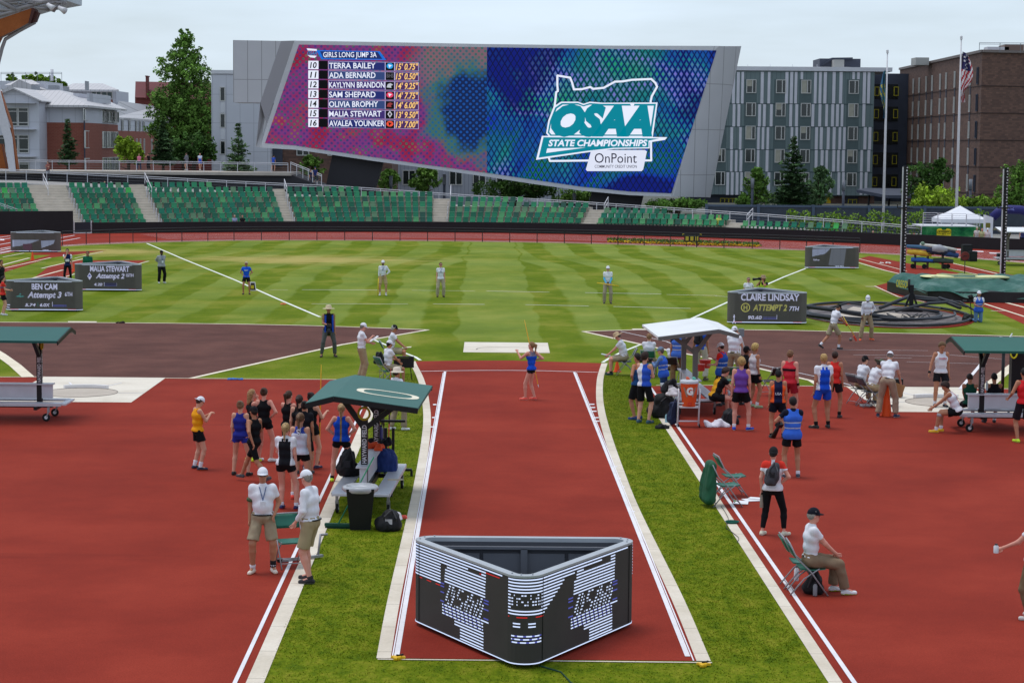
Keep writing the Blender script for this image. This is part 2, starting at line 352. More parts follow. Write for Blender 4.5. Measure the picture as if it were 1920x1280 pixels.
lines('pit_edging', [(subdiv_line([(-200, 602.5), (0, 603.8), (240, 605), (480, 608), (640, 612), (803, 618)], 4), .16), ([(803, 618), (640, 646), (500, 677), (357, 709)], .17), ([(-60, 628), (0, 664), (28, 684), (53, 706.5)], .38),
 (subdiv_line([(1093, 621), (1200, 618), (1300, 617.5), (1480, 619), (1640, 623.5), (1800, 627), (1920, 630.5), (2060, 636)], 4), .17), ([(1093, 621), (1248, 655.5), (1400, 685), (1520, 713), (1531, 720)], .17),
 ([(1928, 664), (1893, 690), (1847, 728)], .34)], .010, M_CREAM)
sheet('edge_slab', [(127, 602), (182, 602.4), (180, 604.6), (128, 604.2)], .012, M_CONC)
sheet('edge_slab', [(1184, 616), (1222, 616), (1222, 618.4), (1188, 618.4)], .012, M_CONC)
lines('chalk_arcs', [([(1164, 621), (1250, 640), (1262, 645)], .05), ([(1424, 683), (1560, 712), (1596, 722)], .05), ([(1560, 655), (1640, 656), (1740, 657)], .03), ([(1600, 665), (1700, 666), (1780, 668)], .03), ([(1700, 678), (1850, 682)], .03), ([(1770, 664), (1840, 670), (1882, 673)], .03), ([(1640, 670), (1710, 671)], .03)], .0135, M_LINE)
lines('throwing_sector_line', [([(1877, 631), (1837, 685), (1800, 729)], .11)], .014, M_LINE)
lines('javelin_sector_line', [([(275, 456), (340, 484), (440, 524.5), (520, 560), (600, 594)], .13), ([(700, 636), (755, 660), (779, 669), (788, 675)], .11),
 ([(1529, 496), (1470, 519), (1420, 541), (1345, 575), (1266, 611)], .13), ([(1200, 646), (1165, 660), (1143, 671), (1130, 679)], .11), ([(130, 400), (131, 400)], .01)], .008, M_CHALK)
lines('distance_arc', [([(566, 543), (700, 543.6), (731, 544.5)], .09), ([(772, 544), (890, 545.5)], .06), ([(912, 545.5), (1030, 547.5)], .10), ([(1097, 548.5), (1240, 551)], .10), ([(1250, 552), (1345, 554)], .07), ([(1340, 554.5), (1378, 557)], .06), ([(505, 543), (540, 543.5)], .05),
 ([(584, 569.5), (680, 569.5), (765, 569.8)], .07), ([(812, 569.6), (909, 570.5)], .10), ([(985, 571), (1104, 573.5)], .10), ([(1150, 574.5), (1295, 578)], .10)], .008, M_CHALK)
def pv(x0, y0, y1):                                # follow a runway-parallel line from (x0,y0) to row y1
 a = G(x0, y0); d = Vector((-math.sin(RW_A), math.cos(RW_A), 0))
 lo, hi = -60, 200
 for _ in range(50):
  mid = (lo+hi)/2; p = a+d*mid; q = CAM_R.transposed() @ (p-Vector((0, 0, CAM_Z))); yy = 640+F_PX*q.y/q.z
  if yy > y1: lo = mid
  else: hi = mid
 return a+d*(lo+hi)/2
def proj(p):
 q = CAM_R.transposed() @ (Vector(p)-Vector((0, 0, CAM_Z))); return (960-F_PX*q.x/q.z, 640+F_PX*q.y/q.z)
def xy(p): return (p.x, p.y)
aL0, aL1 = pv(548, 1120, 711), pv(548, 1120, 1500)
aR0, aR1 = pv(1263, 820, 724), pv(1263, 820, 1500)
sheet('red_apron', [xy(G(-400, 706)), xy(G(0, 706.3)), xy(G(360, 710)), xy(aL0), xy(aL1), (-26, 15), (-40, 30)], .004, M_RED, px=False)
sheet('red_apron', [xy(aR0), xy(G(1400, 722)), xy(G(1540, 723)), xy(G(1850, 728)), xy(G(2300, 733)), (40, 30), (30, 15), xy(aR1)], .004, M_RED, px=False)
def edge_strip(x0, y0, y1, wd, name, m, z, y2=1500):
 a, b_ = pv(x0, y0, y1), pv(x0, y0, y2); o = strip([xy(a), xy(b_)], wd, z, px=False).build(name, m); o['kind'] = 'structure'; return o
edge_strip(546, 1120, 713, .24, 'concrete_edging', M_CONC, .010)
edge_strip(514.5, 1120, 712, .06, 'apron_line', M_LINE, .012)
edge_strip(1488, 1160, 727, .19, 'concrete_edging', M_CONC, .010)
edge_strip(1519, 1160, 727, .07, 'apron_line', M_LINE, .012)
lines('apron_edge_line', [([(-100, 705), (0, 706.3), (83, 706)], .09), ([(311, 708.5), (500, 710), (700, 711.5)], .09), ([(1230, 722), (1400, 722), (1540, 723.5), (1590, 724)], .09), ([(1822, 727.5), (1930, 729)], .10)], .011, M_CREAM)
lines('relay_marks', [([(706, 711.5), (698, 722)], .09), ([(714, 711.8), (707, 722)], .09)], .013, M_LINE)
Li = subdiv_line([(779, 677), (783, 686), (790.5, 700), (797, 716), (802.5, 738), (806, 760), (808, 785), (806, 820), (798, 880), (784, 960), (751, 1120), (732.5, 1233)], 4)
Ri = subdiv_line([(1128, 680.5), (1124, 692), (1120, 706), (1118, 722), (1117.6, 742), (1119, 760), (1123, 782), (1133, 820), (1152, 878), (1183, 960), (1258, 1120), (1306, 1238)], 4)
sheet('javelin_runway', [tuple(p) for p in Li]+[tuple(p) for p in Ri[::-1]]+[(1060, 678.5), (960, 675.5), (860, 675.8)], .006, M_RED)
def offs(pl, w_px0, w_px1, sgn):
 out = []
 for p in pl:
  wd = .19*(p[1]-273)/7.14; out.append((p[0]+sgn*wd, p[1]))
 return out
def widths(pl, sgn):
 Lo = [G(*p, .010) for p in pl]; out = [g+Vector((sgn*.2, 0, 0)) for g in Lo]
 mb = MB(); n = len(Lo)
 mb.add(Lo+out, [(i, i+1, n+i+1, n+i) if sgn > 0 else (i, n+i, n+i+1, i+1) for i in range(n-1)])
 o = mb.build('concrete_edging', M_CONC); o['kind'] = 'structure'
widths(Li, -1); widths(Ri, 1)
lines('runway_end_edging', [([(708, 1234.5), (1335, 1241)], .05)], .0105, M_CONC)
def lane(x0, y0):
 a, b_ = pv(x0, y0, 697 if x0 < 960 else 698), pv(x0, y0, 1231); return [xy(a), xy(b_)]
mbl = MB(); strip(lane(834.5, 697), .075, .012, mbl, px=False); strip(lane(1076.3, 697), .075, .012, mbl, px=False)
strip([(789.5, 695.8), (840, 694.8), (900, 694), (960, 694), (1020, 694.8), (1070, 696.2), (1120.5, 697.6)], .075, .013, mbl)
for x, y in [(815.5, 758), (813.5, 782.3), (811, 799.8)]: mbl.add([G(x-3.5, y-1, .013), G(x+3, y-1, .013), G(x+3, y+1, .013), G(x-3.5, y+1, .013)], [(0, 3, 2, 1)])
for x, y in [(1110, 757.5), (1111.5, 763.5), (1114, 770.5), (1118, 782.5), (1119.5, 789), (1153, 874), (1160, 896), (1167, 912), (1186, 958)]: mbl.add([G(x-5, y-1, .013), G(x+4.5, y-1, .013), G(x+4.5, y+1, .013), G(x-5, y+1, .013)], [(0, 3, 2, 1)])
o = mbl.build('runway_lines', M_LINE); o['kind'] = 'structure'
def tape_measure(x0, y0, sx, yend, label, xe):
 a, b_ = pv(x0, y0, 700), pv(x0, y0, yend); mb = MB()
 d = (b_-a).normalized(); mb.bar(a+Vector((sx*.055, 0, .02)), b_+Vector((sx*.055, 0, .02)), .018, .003)
 o = mb.build('measuring_tape', mat('tape_white', (236, 232, 238), .5)); tag(o, label, 'tape measure')
tape_measure(834.5, 697, -1, 1233, 'white measuring tape laid along the left javelin runway line', 0)
tape_measure(1076.3, 697, 1, 1240, 'white measuring tape laid along the right javelin runway line', 0)
def reel(x, y, lab):
 p = G(x, y); e = empty('tape_reel', p, .3, lab, 'tape reel'); mb = MB(); my = mat('yellow_plastic', (226, 178, 30), .45)
 for k in range(3):
  a = k*2.1; mb.bar((0, 0, .035), (.11*math.cos(a), .09*math.sin(a), .03), .05, .03)
 mb.lathe([(.05, .0), (.06, .02), (.06, .05), (.04, .055)], n=12); mb.build('frame', my, e)
 mb = MB(); mb.bar((.02, 0, .06), (.09, .03, .065), .02, .02); mb.lathe([(.018, .05), (.018, .075)], (.0, 0, 0), 8); mb.build('crank_handle', mat('black_plastic', (25, 25, 25), .5), e)
reel(745, 1236, 'yellow tape reel on the grass at the left foot of the javelin runway')
reel(1318, 1249, 'yellow tape reel on the grass at the right foot of the javelin runway')
sheet('concrete_plate', [(871, 641), (1027, 642.5), (1031, 661.5), (868.5, 660)], .008, M_PAD)
lines('plate_arc', [(subdiv_line([(893, 655), (897, 652.6), (912, 651.2), (940, 650.6), (975, 650.7), (1010, 652.2)], 4), .045)], .012, mat('grey_line', (120, 110, 104), .8))
def shot_pad(corners, cpt, ang_side, lab):
 sheet('throwing_pad', corners, .008, M_PAD)
 c = G(*cpt); r = 1.0675
 mb = MB(); pts = [(c.x+r*math.cos(a), c.y+r*math.sin(a)) for a in np.linspace(0, 2*math.pi, 49)[:-1]]
 mb.add([(p[0], p[1], .012) for p in pts], [tuple(range(48))]); o = mb.build('throwing_circle', M_RING); o['kind'] = 'structure'
 mb = MB(); mb.tube([(c.x+(r+.012)*math.cos(a), c.y+(r+.012)*math.sin(a), .014) for a in np.linspace(0, 2*math.pi, 49)], .009, 4, False)
 o = mb.build('circle_rim', mat('steel_rim', (120, 108, 100), .5, metal=.3)); o['kind'] = 'structure'
 mb = MB(); A = np.linspace(math.radians(90-33+1), math.radians(90+33+1), 15)
 vs = []
 for a in A:
  for rr, z in ((r+.02, .012), (r+.02, .11), (r+.14, .11), (r+.14, .012)): vs.append((c.x+rr*math.cos(a), c.y+rr*math.sin(a), z))
 fs = [(4*i+k, 4*i+(k+1) % 4, 4*i+4+(k+1) % 4, 4*i+4+k) for i in range(14) for k in range(4)]+[(3, 2, 1, 0), (56, 57, 58, 59)]
 mb.add(vs, fs); o = mb.build('stop_board', mat('board_white', (226, 222, 222), .5, .04, 8)); tag(o, lab, 'stop board')
 mbl = MB()
 for sg in (-1, 1):
  a = math.radians(90+sg*17.46+1); q = Vector((math.cos(a), math.sin(a), 0))
  p0 = c+q*(r+.16); p1 = c+q*(r+1.55); strip([xy(p0), xy(p1)], .05, .014, mbl, px=False)
  strip([(c.x+sg*(r+.03), c.y), (c.x+sg*(r+.78), c.y)], .05, .014, mbl, px=False)
 o = mbl.build('sector_marks', M_LINE); o['kind'] = 'structure'
shot_pad([(83, 705.8), (311, 707.8), (246, 754), (-8, 752)], (149, 736.3), 0, 'white curved stop board on the left shot put pad')
shot_pad([(1586, 724), (1820, 726), (1913, 773), (1654, 771.5)], (1769.5, 754.5), 0, 'white curved stop board on the right shot put pad')
M_BLACK = mat('black_board', (28, 26, 30), .6, .12, 3)
M_WHT = mat('white_metal', (206, 204, 210), .45, .05, 6)
M_DK = mat('dark_metal', (34, 34, 38), .5)
M_CN = mat('stand_concrete', (178, 168, 158), .9, .1, 1.5)
M_CHAR = mat('charcoal_panel', (52, 50, 54), .75, .1, .6)
def curved_wall(name, X0, X1, z0, z1, th, m, off=0, n=80):
 mb = MB(); xs = np.linspace(X0, X1, n)
 vs = []
 for X in xs:
  a, b_ = wall_pt(X, off), wall_pt(X, off+th)
  vs += [(a.x, a.y, z0), (a.x, a.y, z1), (b_.x, b_.y, z1), (b_.x, b_.y, z0)]
 fs = [(4*i+k, 4*i+(k+1) % 4, 4*i+4+(k+1) % 4, 4*i+4+k) for i in range(n-1) for k in range(4)]+[(3, 2, 1, 0), (4*n-4, 4*n-3, 4*n-2, 4*n-1)]
 mb.add(vs, fs); return mb.build(name, m)
def X_at(px): return G(px, float(np.interp(px, [p[0] for p in WALL_PX], [p[1] for p in WALL_PX]))).x
o = curved_wall('barrier_wall', X_at(168), 48, 0, .86, .2, M_BLACK); tag(o, 'long low black wall curving round the track in front of the green seats', 'wall')
o = curved_wall('barrier_wall', -46, X_at(130), 0, 1.78, .2, M_BLACK, off=-.2, n=12); tag(o, 'taller black wall block at the far left before the gate gap', 'wall')
g0, g1 = wall_pt(X_at(131)), wall_pt(X_at(167))
e = empty('gate', g0, 0, 'dark gate in a white frame in the gap of the black wall', 'gate')
mb = MB(); d = g1-g0; mb.bar((0, .1, .05), d+Vector((0, .1, .05)), .1, .08); mb.bar(d*.02+Vector((0, .1, 0)), d*.02+Vector((0, .1, 1.0)), .07, .07); mb.bar(d*.97+Vector((0, .1, 0)), d*.97+Vector((0, .1, 1.0)), .07, .07); mb.build('frame', M_WHT, e)
mb = MB(); mb.bar(d*.06+Vector((0, .16, .5)), d*.93+Vector((0, .16, .5)), .05, .78); mb.build('panel', mat('gate_panel', (38, 42, 52), .5, .1, 3), e)
X_C = 0.0
def z0_of(X): return .22+.4*min(1, max(0, (X+30)/55.0))
def st_pt(X, r, z): return wall_pt(X, 1.3+.86*r, z)
SEC = [(-70, 84, 8, 8), (161, 283, 8, 8), (314, 541, 8, 7), (563, 811, 7, 6), (839, 1083, 5, 4), (1112, 1345, 3, 2), (1375, 1572, 1, 1)]
AIS = [(84, 161, 9), (283, 314, 9), (541, 563, 8), (811, 839, 6.2), (1083, 1112, 4), (1345, 1375, 2)]
def terrace(name, pxa, pxb, rows, m, parent, step=1.0):
 mb = MB(); Xa, Xb = X_at(pxa), X_at(pxb); n = max(2, int((Xb-Xa)/2)+1); xs = np.linspace(Xa, Xb, n)
 for k in range(int(rows/step)):
  r = k*step
  vs = []
  for X in xs:
   z = z0_of(X)+.4*r; a, b_ = st_pt(X, r-.62, 0), st_pt(X, r-.62+step+.02, 0)
   vs += [(a.x, a.y, -.05), (a.x, a.y, z), (b_.x, b_.y, z), (b_.x, b_.y, -.05)]
  fs = [(4*i+q, 4*i+(q+1) % 4, 4*i+4+(q+1) % 4, 4*i+4+q) for i in range(n-1) for q in range(4)]+[(3, 2, 1, 0), (4*n-4, 4*n-3, 4*n-2, 4*n-1)]
  mb.add(vs, fs)
 return mb.build(name, m, parent)
GS = empty('grandstand', wall_pt(0, 1.3), 0, 'pale concrete grandstand of stepped terraces and stairs under the green seats', 'grandstand')
for a, b_, r0, r1 in SEC: o = terrace('terrace', a, b_, r0+.4, M_CN, GS); o.location = -GS.location
for a, b_, r in AIS: o = terrace('stairs', a, b_, r, mat('stair_concrete', (196, 186, 174), .9, .1, 1.5), GS, .5); o.location = -GS.location
SEATC = [((14, 96, 72), 'dark green'), ((24, 122, 88), 'green'), ((44, 140, 96), 'mid green'), ((98, 164, 106), 'light green'), ((40, 80, 70), 'blackish green'), ((116, 138, 108), 'grey green'), ((10, 116, 94), 'teal green'), ((76, 186, 84), 'bright green')]
M_SEAT = [mat('seat_'+n.replace(' ', '_'), tuple(int(a*.8+b_*.2) for a, b_ in zip(c, (40, 124, 86))), .45, .06, 4, spec=.35) for c, n in SEATC]
def seat_shape(mb):
 mb.add(*seat_verts()); return mb
def seat_verts(T=None):
 q = MB(); q.bar((0, -.02, .40), (0, -.40, .43), .44, .045); q.bar((0, .0, .42), (0, .1, .78), .44, .05, (0, 1, 0)); q.box((-.235, -.12, .32), (.03, .3, .16)); q.box((0, .05, .2), (.08, .08, .4))
 q.bar((0, .068, .765), (0, .11, .79), .44, .06)
 return [Vector(v) for v in q.v], q.f
SV, SF = seat_verts()
me_seat = []
for k, m in enumerate(M_SEAT):
 mb = MB(); mb.add(SV, SF); o = mb.build('stadium_seat', m); me_seat.append(o.data); bpy.data.objects.remove(o)
allseats = []
for si, (a, b_, r0, r1) in enumerate(SEC):
 Xa, Xb = X_at(a), X_at(b_)
 for r in range(max(r0, r1)):
  n = int((Xb-Xa)/.535); frac = 1.0
  if r == r0-1 and r0 != r1: frac = .52
  for k in range(n):
   if (k+.5)/n > frac: continue
   X = Xa+(k+.5)*(Xb-Xa)/n; p = st_pt(X, r, z0_of(X)+.4*r)
   t = min(1, max(0, (X+10)/40)); wts = [3*(1-.5*t), 3, 2+2*t, 1+3*t+(.8 if X > -17 else 0), 1, .7+2.2*t, 2, .12+4*max(0, t-.45)*(1 if r < 2 else .1)]
   allseats.append((p, random.choices(range(8), wts)[0], si, r, k))
allseats.sort(key=lambda q: (q[0]-Vector((0, 0, CAM_Z))).length)
def yaw_of(X):
 s = float(np.polyval(np.polyder(_wp), X)); return math.atan(s)
ORD = ['lowest', 'second', 'third', 'fourth', 'fifth', 'sixth', 'seventh', 'top']
SECN = ['far left', 'second', 'third', 'middle', 'fifth', 'sixth', 'rightmost']
def ordn(n): return '%d%s' % (n, 'th' if 10 <= n % 100 <= 20 else {1: 'st', 2: 'nd', 3: 'rd'}.get(n % 10, 'th'))
for p, c, si, r, k in allseats[:300]:
 o = link('stadium_seat', me_seat[c], None, p); o.rotation_euler = (0, 0, yaw_of(p.x))
 tag(o, '%s seat, %s from the left, %s row, %s seat block' % (SEATC[c][1], ordn(k+1), ORD[r], SECN[si]), 'seat', 'folding seats of the grandstand')
mb = MB()
for p, c, si, r, k in allseats[300:]:
 R = Matrix.Rotation(yaw_of(p.x), 3, 'Z'); mb.cur = c; mb.add([R @ v+p for v in SV], SF)
o = mb.build('stadium_seats', M_SEAT); tag(o, 'mixed green folding seats filling the farther rows of the stand', 'seats', kind='stuff')
def railing(label, pts, h, m=None, gap=1.6, rails=(1.0, .86), wires=4, posts=True, name='railing', r=.028, cat='railing', mesh=True):
 """pts: 3D foot points"""
 m = m or M_WHT; e = empty(name, pts[0], 0, label, cat); b0 = Vector(pts[0]); P = [Vector(p)-b0 for p in pts]
 for q in rails:
  mb = MB(); mb.tube([p+Vector((0, 0, h*q)) for p in P], r, 5); mb.build('rail', m, e)
 mb = MB()
 for k in range(wires): mb.tube([p+Vector((0, 0, h*(.12+.7*k/max(1, wires-1)))) for p in P], .007, 3)
 if wires: mb.build('wires', mat('wire_grey', (150, 150, 156), .5), e)
 mb = MB(); mb.tube([(0, 0, 0), (0, 0, h)], r*1.1, 5); first = None; seg = 0; acc = 0
 L = [0]
 for i in range(1, len(P)): L.append(L[-1]+(P[i]-P[i-1]).length)
 n = min(99, max(1, int(L[-1]/gap)))
 for k in range(n+1):
  s = L[-1]*k/n; i = max(0, min(len(P)-2, int(np.searchsorted(L, s))-1)); t = (s-L[i])/max(1e-6, L[i+1]-L[i]); q = P[i].lerp(P[i+1], t)
  if first is None: first = mb.build('post', m, e, q)
  else:
   c = first.copy(); COL.objects.link(c); c.parent = e; c.location = q
 return e
def foot_line(tops, Ds, h):
 return [W(x, y, D)-Vector((0, 0, h)) for (x, y), D in zip(tops, Ds)]
lowrail = [(-60, 316.5), (0, 317), (201, 327), (369, 336), (504, 343), (638, 349), (880, 366), (1088, 378), (1236, 388), (1440, 402), (1570, 412), (1729, 425)]
lowD = [178, 180, 181, 181, 180, 178.5, 175.5, 172.5, 169.5, 163.5, 159, 154]
lowfoot = foot_line(lowrail, lowD, 1.05)
railing('white railing descending behind the top row of green seats', lowfoot, 1.05, gap=1.75)
upfoot = foot_line([(-60, 299.5), (0, 300), (250, 302), (540, 306)], [196]*4, 1.05)
railing('white railing along the upper walkway at the left', upfoot, 1.05, gap=1.55)
railing('short white railing sloping down from the end of the upper walkway', [W(545, 325, 195), W(575, 337, 193), W(603, 349, 190)], 1.05, gap=.9, wires=5)
mb = MB(); A, B = W(-80, 319, 195.6), W(546, 324, 195.6)
mb.prism([A, B, B-Vector((0, 0, .28)), A-Vector((0, 0, .28))], (0, 9, 0)); o = mb.build('walkway_slab', M_CN); tag(o, 'pale edged slab of the upper walkway above the dark ramp wall', 'walkway')
mb = MB(); mb.prism([W(-80, 324, 196), W(546, 328, 196), W(604, 350, 196), W(660, 366, 196), W(660, 400, 196), W(-80, 400, 196)], (0, 8, 0)); o = mb.build('ramp_wall', M_CHAR); tag(o, 'dark charcoal wall sloping down under the upper walkway', 'wall')
mb = MB(); lf = [Vector(p) for p in lowfoot]
vs = []
for p in lf: vs += [p+Vector((0, -.6, -.12)), p+Vector((0, -.6, -2.5)), p+Vector((-1, 12, -.12)), p+Vector((-1, 12, -2.5))]
fs = []
for i in range(len(lf)-1): fs += [(4*i, 4*i+1, 4*i+5, 4*i+4), (4*i, 4*i+4, 4*i+6, 4*i+2)]
mb.add(vs, fs); o = mb.build('walkway', mat('walkway_concrete', (150, 146, 144), .9, .1, .6)); o['kind'] = 'structure'
def stair_rail(pxa, r0, r1, lab):
 X = X_at(pxa); pts = [st_pt(X, r, z0_of(X)+.4*r+.05) for r in (r0, r1)]
 e = empty('handrail', pts[0], 0, lab, 'handrail', 'handrails on the grandstand stairs'); b0 = pts[0]
 mb = MB(); mb.tube([Vector((0, 0, .0)), Vector((0, 0, .9)), pts[1]-b0+Vector((0, 0, .9)), pts[1]-b0], .03, 5); mb.tube([Vector((0, 0, .5)), pts[1]-b0+Vector((0, 0, .5))], .02, 4); mb.build('rail', M_WHT, e)
SR = [(118, 6.2, 8.4), (318, 5.6, 8.6), (563, 5.6, 7.2), (840, 4.2, 6), (1112, 2.4, 3.8), (1378, .8, 2)]
NM = ['far left stairs', 'second stairs from the left', 'third stairs from the left', 'fourth stairs from the left', 'fifth stairs, under the screen', 'short stairs at the right']
for (a, r0, r1), n in zip(SR, NM): stair_rail(a, r0, r1, 'white sloping handrail at the head of the '+n)
for i, (a, rows) in enumerate([(163, 7), (314, 7), (563, 6), (840, 4)]):
 for r in range(rows):
  X = X_at(a); p = st_pt(X, r, z0_of(X)+.4*r); mb = MB(); mb.tube([(-.15, -.2, 0), (-.15, -.2, .75), (-.15, .15, .8), (-.15, .15, 0)], .025, 4)
  o = mb.build('hoop_rail', M_WHT, None, p); tag(o, 'small white hoop rail at the %s row beside the %s stairs' % (ORD[r], ['far left', 'second', 'third', 'fourth'][i]), 'hoop rail', 'hoop rails beside the stairs')
railing('white railing sloping before the far left seats', [W(-40, 398, 161), W(0, 405, 161.5), W(56, 424, 162.5)], 1.0, gap=1.4)
fp = [G(p[0], p[1]) for p in subdiv_line([(117, 461), (207, 457.5), (290, 454.5), (375, 452.5), (475, 451), (640, 451), (800, 452.2), (960, 454.5), (1090, 457), (1200, 460), (1320, 464), (1450, 467.5), (1612, 474)], 3)]
railing('long black post and rail fence between the infield grass and the red track', fp, 1.0, M_DK, gap=2.05, rails=(1.0,), wires=2, name='track_fence', cat='fence', r=.03)
SD = 200.0
def S(x, y, dd=0.0): return W(x, y, SD+dd)
SX = empty('video_screen', S(913, 360), 0, 'huge tilted video screen in a grey metal housing showing results and a teal championship emblem', 'video screen')
def spart(mb, name, m, parent=None):
 o = mb.build(name, m, parent or SX)
 if parent is None: o.location = -SX.location
 else: o.location = (0, 0, 0)
 return o
def panel_mat(name, rgb, sx, sz, rgbl, rough=.45, metal=.35):
 """cladding with thin joints every sx / sz metres"""
 m, t, b = node_mat(name); L = t.links; tc = N(t, 'TexCoord'); sp = N(t, 'SeparateXYZ'); L.new(tc.outputs['Object'], sp.inputs[0])
 jx = mth(t, 'LESS_THAN', mth(t, 'FRACT', mth(t, 'DIVIDE', sp.outputs[0], sx)), .05/sx*1.3); jz = mth(t, 'LESS_THAN', mth(t, 'FRACT', mth(t, 'DIVIDE', sp.outputs[2], sz)), .05/sz*1.3)
 n = N(t, 'TexNoise'); n.inputs['Scale'].default_value = .5; L.new(tc.outputs['Object'], n.inputs['Vector'])
 c = mixc(t, mth(t, 'MULTIPLY', n.outputs['Fac'], .35), rgb, tuple(min(255, v+26) for v in rgb))
 c = mixc(t, mth(t, 'MULTIPLY', mth(t, 'MAXIMUM', jx, jz), .8), c, rgbl)
 L.new(c, b.inputs['Base Color']); b.inputs['Roughness'].default_value = rough; b.inputs['Metallic'].default_value = metal; return m
M_CLAD = panel_mat('grey_cladding', (180, 178, 184), 1.35, 4.4, (128, 126, 130), .5, 0.0)
M_FRM = mat('screen_frame', (204, 203, 208), .5, .05, 1.0)
DIS = [(560.5, 84), (1343.5, 95), (1259, 362.5), (1180, 359), (1090, 350), (1000, 337), (913, 324), (800, 309), (700, 294.5), (620, 283), (555, 273), (497, 268.5)]
FR = [(551, 76.5), (700, 79), (913, 83), (1150, 86), (1350, 86.5), (1339, 95), (1262, 368.5), (1230, 368), (1180, 366), (1090, 357.5), (1000, 345), (913, 331.5), (800, 315.5), (700, 302), (620, 290), (555, 281), (487, 277)]
mb = MB(); mb.prism([S(x, y) for x, y in FR], (0, 3.5, 0)); spart(mb, 'housing', M_FRM)
mb = MB(); A0, A1, B0, B1 = (1339, 86.6), (1258, 369), (1390, 87), (1332, 370.5); vs = []; n = 8; mb.smooth = True
for i in range(n+1):
 t = i/n; dd = -.02+5.5*(1-math.cos(t*math.pi/2))
 tp = (A0[0]+(B0[0]-A0[0])*math.sin(t*math.pi/2), A0[1]+.5*math.sin(t*3)); bt = (A1[0]+(B1[0]-A1[0])*math.sin(t*math.pi/2), A1[1]+(B1[1]-A1[1])*t)
 for j in range(7): q = j/6; vs.append(W(tp[0]+(bt[0]-tp[0])*q, tp[1]+(bt[1]-tp[1])*q, SD+dd))
mb.add(vs, [(i*7+j, i*7+j+1, i*7+7+j+1, i*7+7+j) for i in range(n) for j in range(6)])
mb.smooth = False; mb.add([vs[i*7] for i in range(n+1)]+[S(1345, 87, 5.5)], [tuple(range(n+2))]); spart(mb, 'side_fairing', M_CLAD)
mb = MB(); mb.prism([S(437, 75.5, -1.2), S(527, 77.2, -1.2), S(488, 192.5, -1.2), S(437, 192, -1.2)], (0, 5, 0)); spart(mb, 'end_box', M_CLAD)
mb = MB(); mb.add([S(527, 77.2, -1.2), S(552, 76.4, .0), S(500, 232, 0), S(488, 192.5, -1.2)], [(0, 1, 2, 3)][::1]); mb.add([S(488, 193, -1.1), S(500, 195, -.05), S(489, 277, -.02), S(480, 275, .6)], [(0, 1, 2, 3)]); spart(mb, 'folded_edge', mat('fold_grey', (168, 167, 172), .5))
mb = MB(); mb.prism([S(490, 193, 2), S(513, 193, .3), S(489, 277, .4), S(479, 275, 3)], (0, 1, 0)); spart(mb, 'underside', M_FRM)
mb = MB(); mb.prism([S(624, 286, 1), S(719, 298, 1), S(697, 372, 1), S(606, 372, 1)], (0, 2.5, 0)); spart(mb, 'support_pier', M_CHAR)
mb = MB(); mb.prism([S(1112, 352, 1.5), S(1208, 362, 1.5), S(1200, 394, 1.5), S(1105, 394, 1.5)], (0, 2, 0)); spart(mb, 'support_pier', M_CHAR)
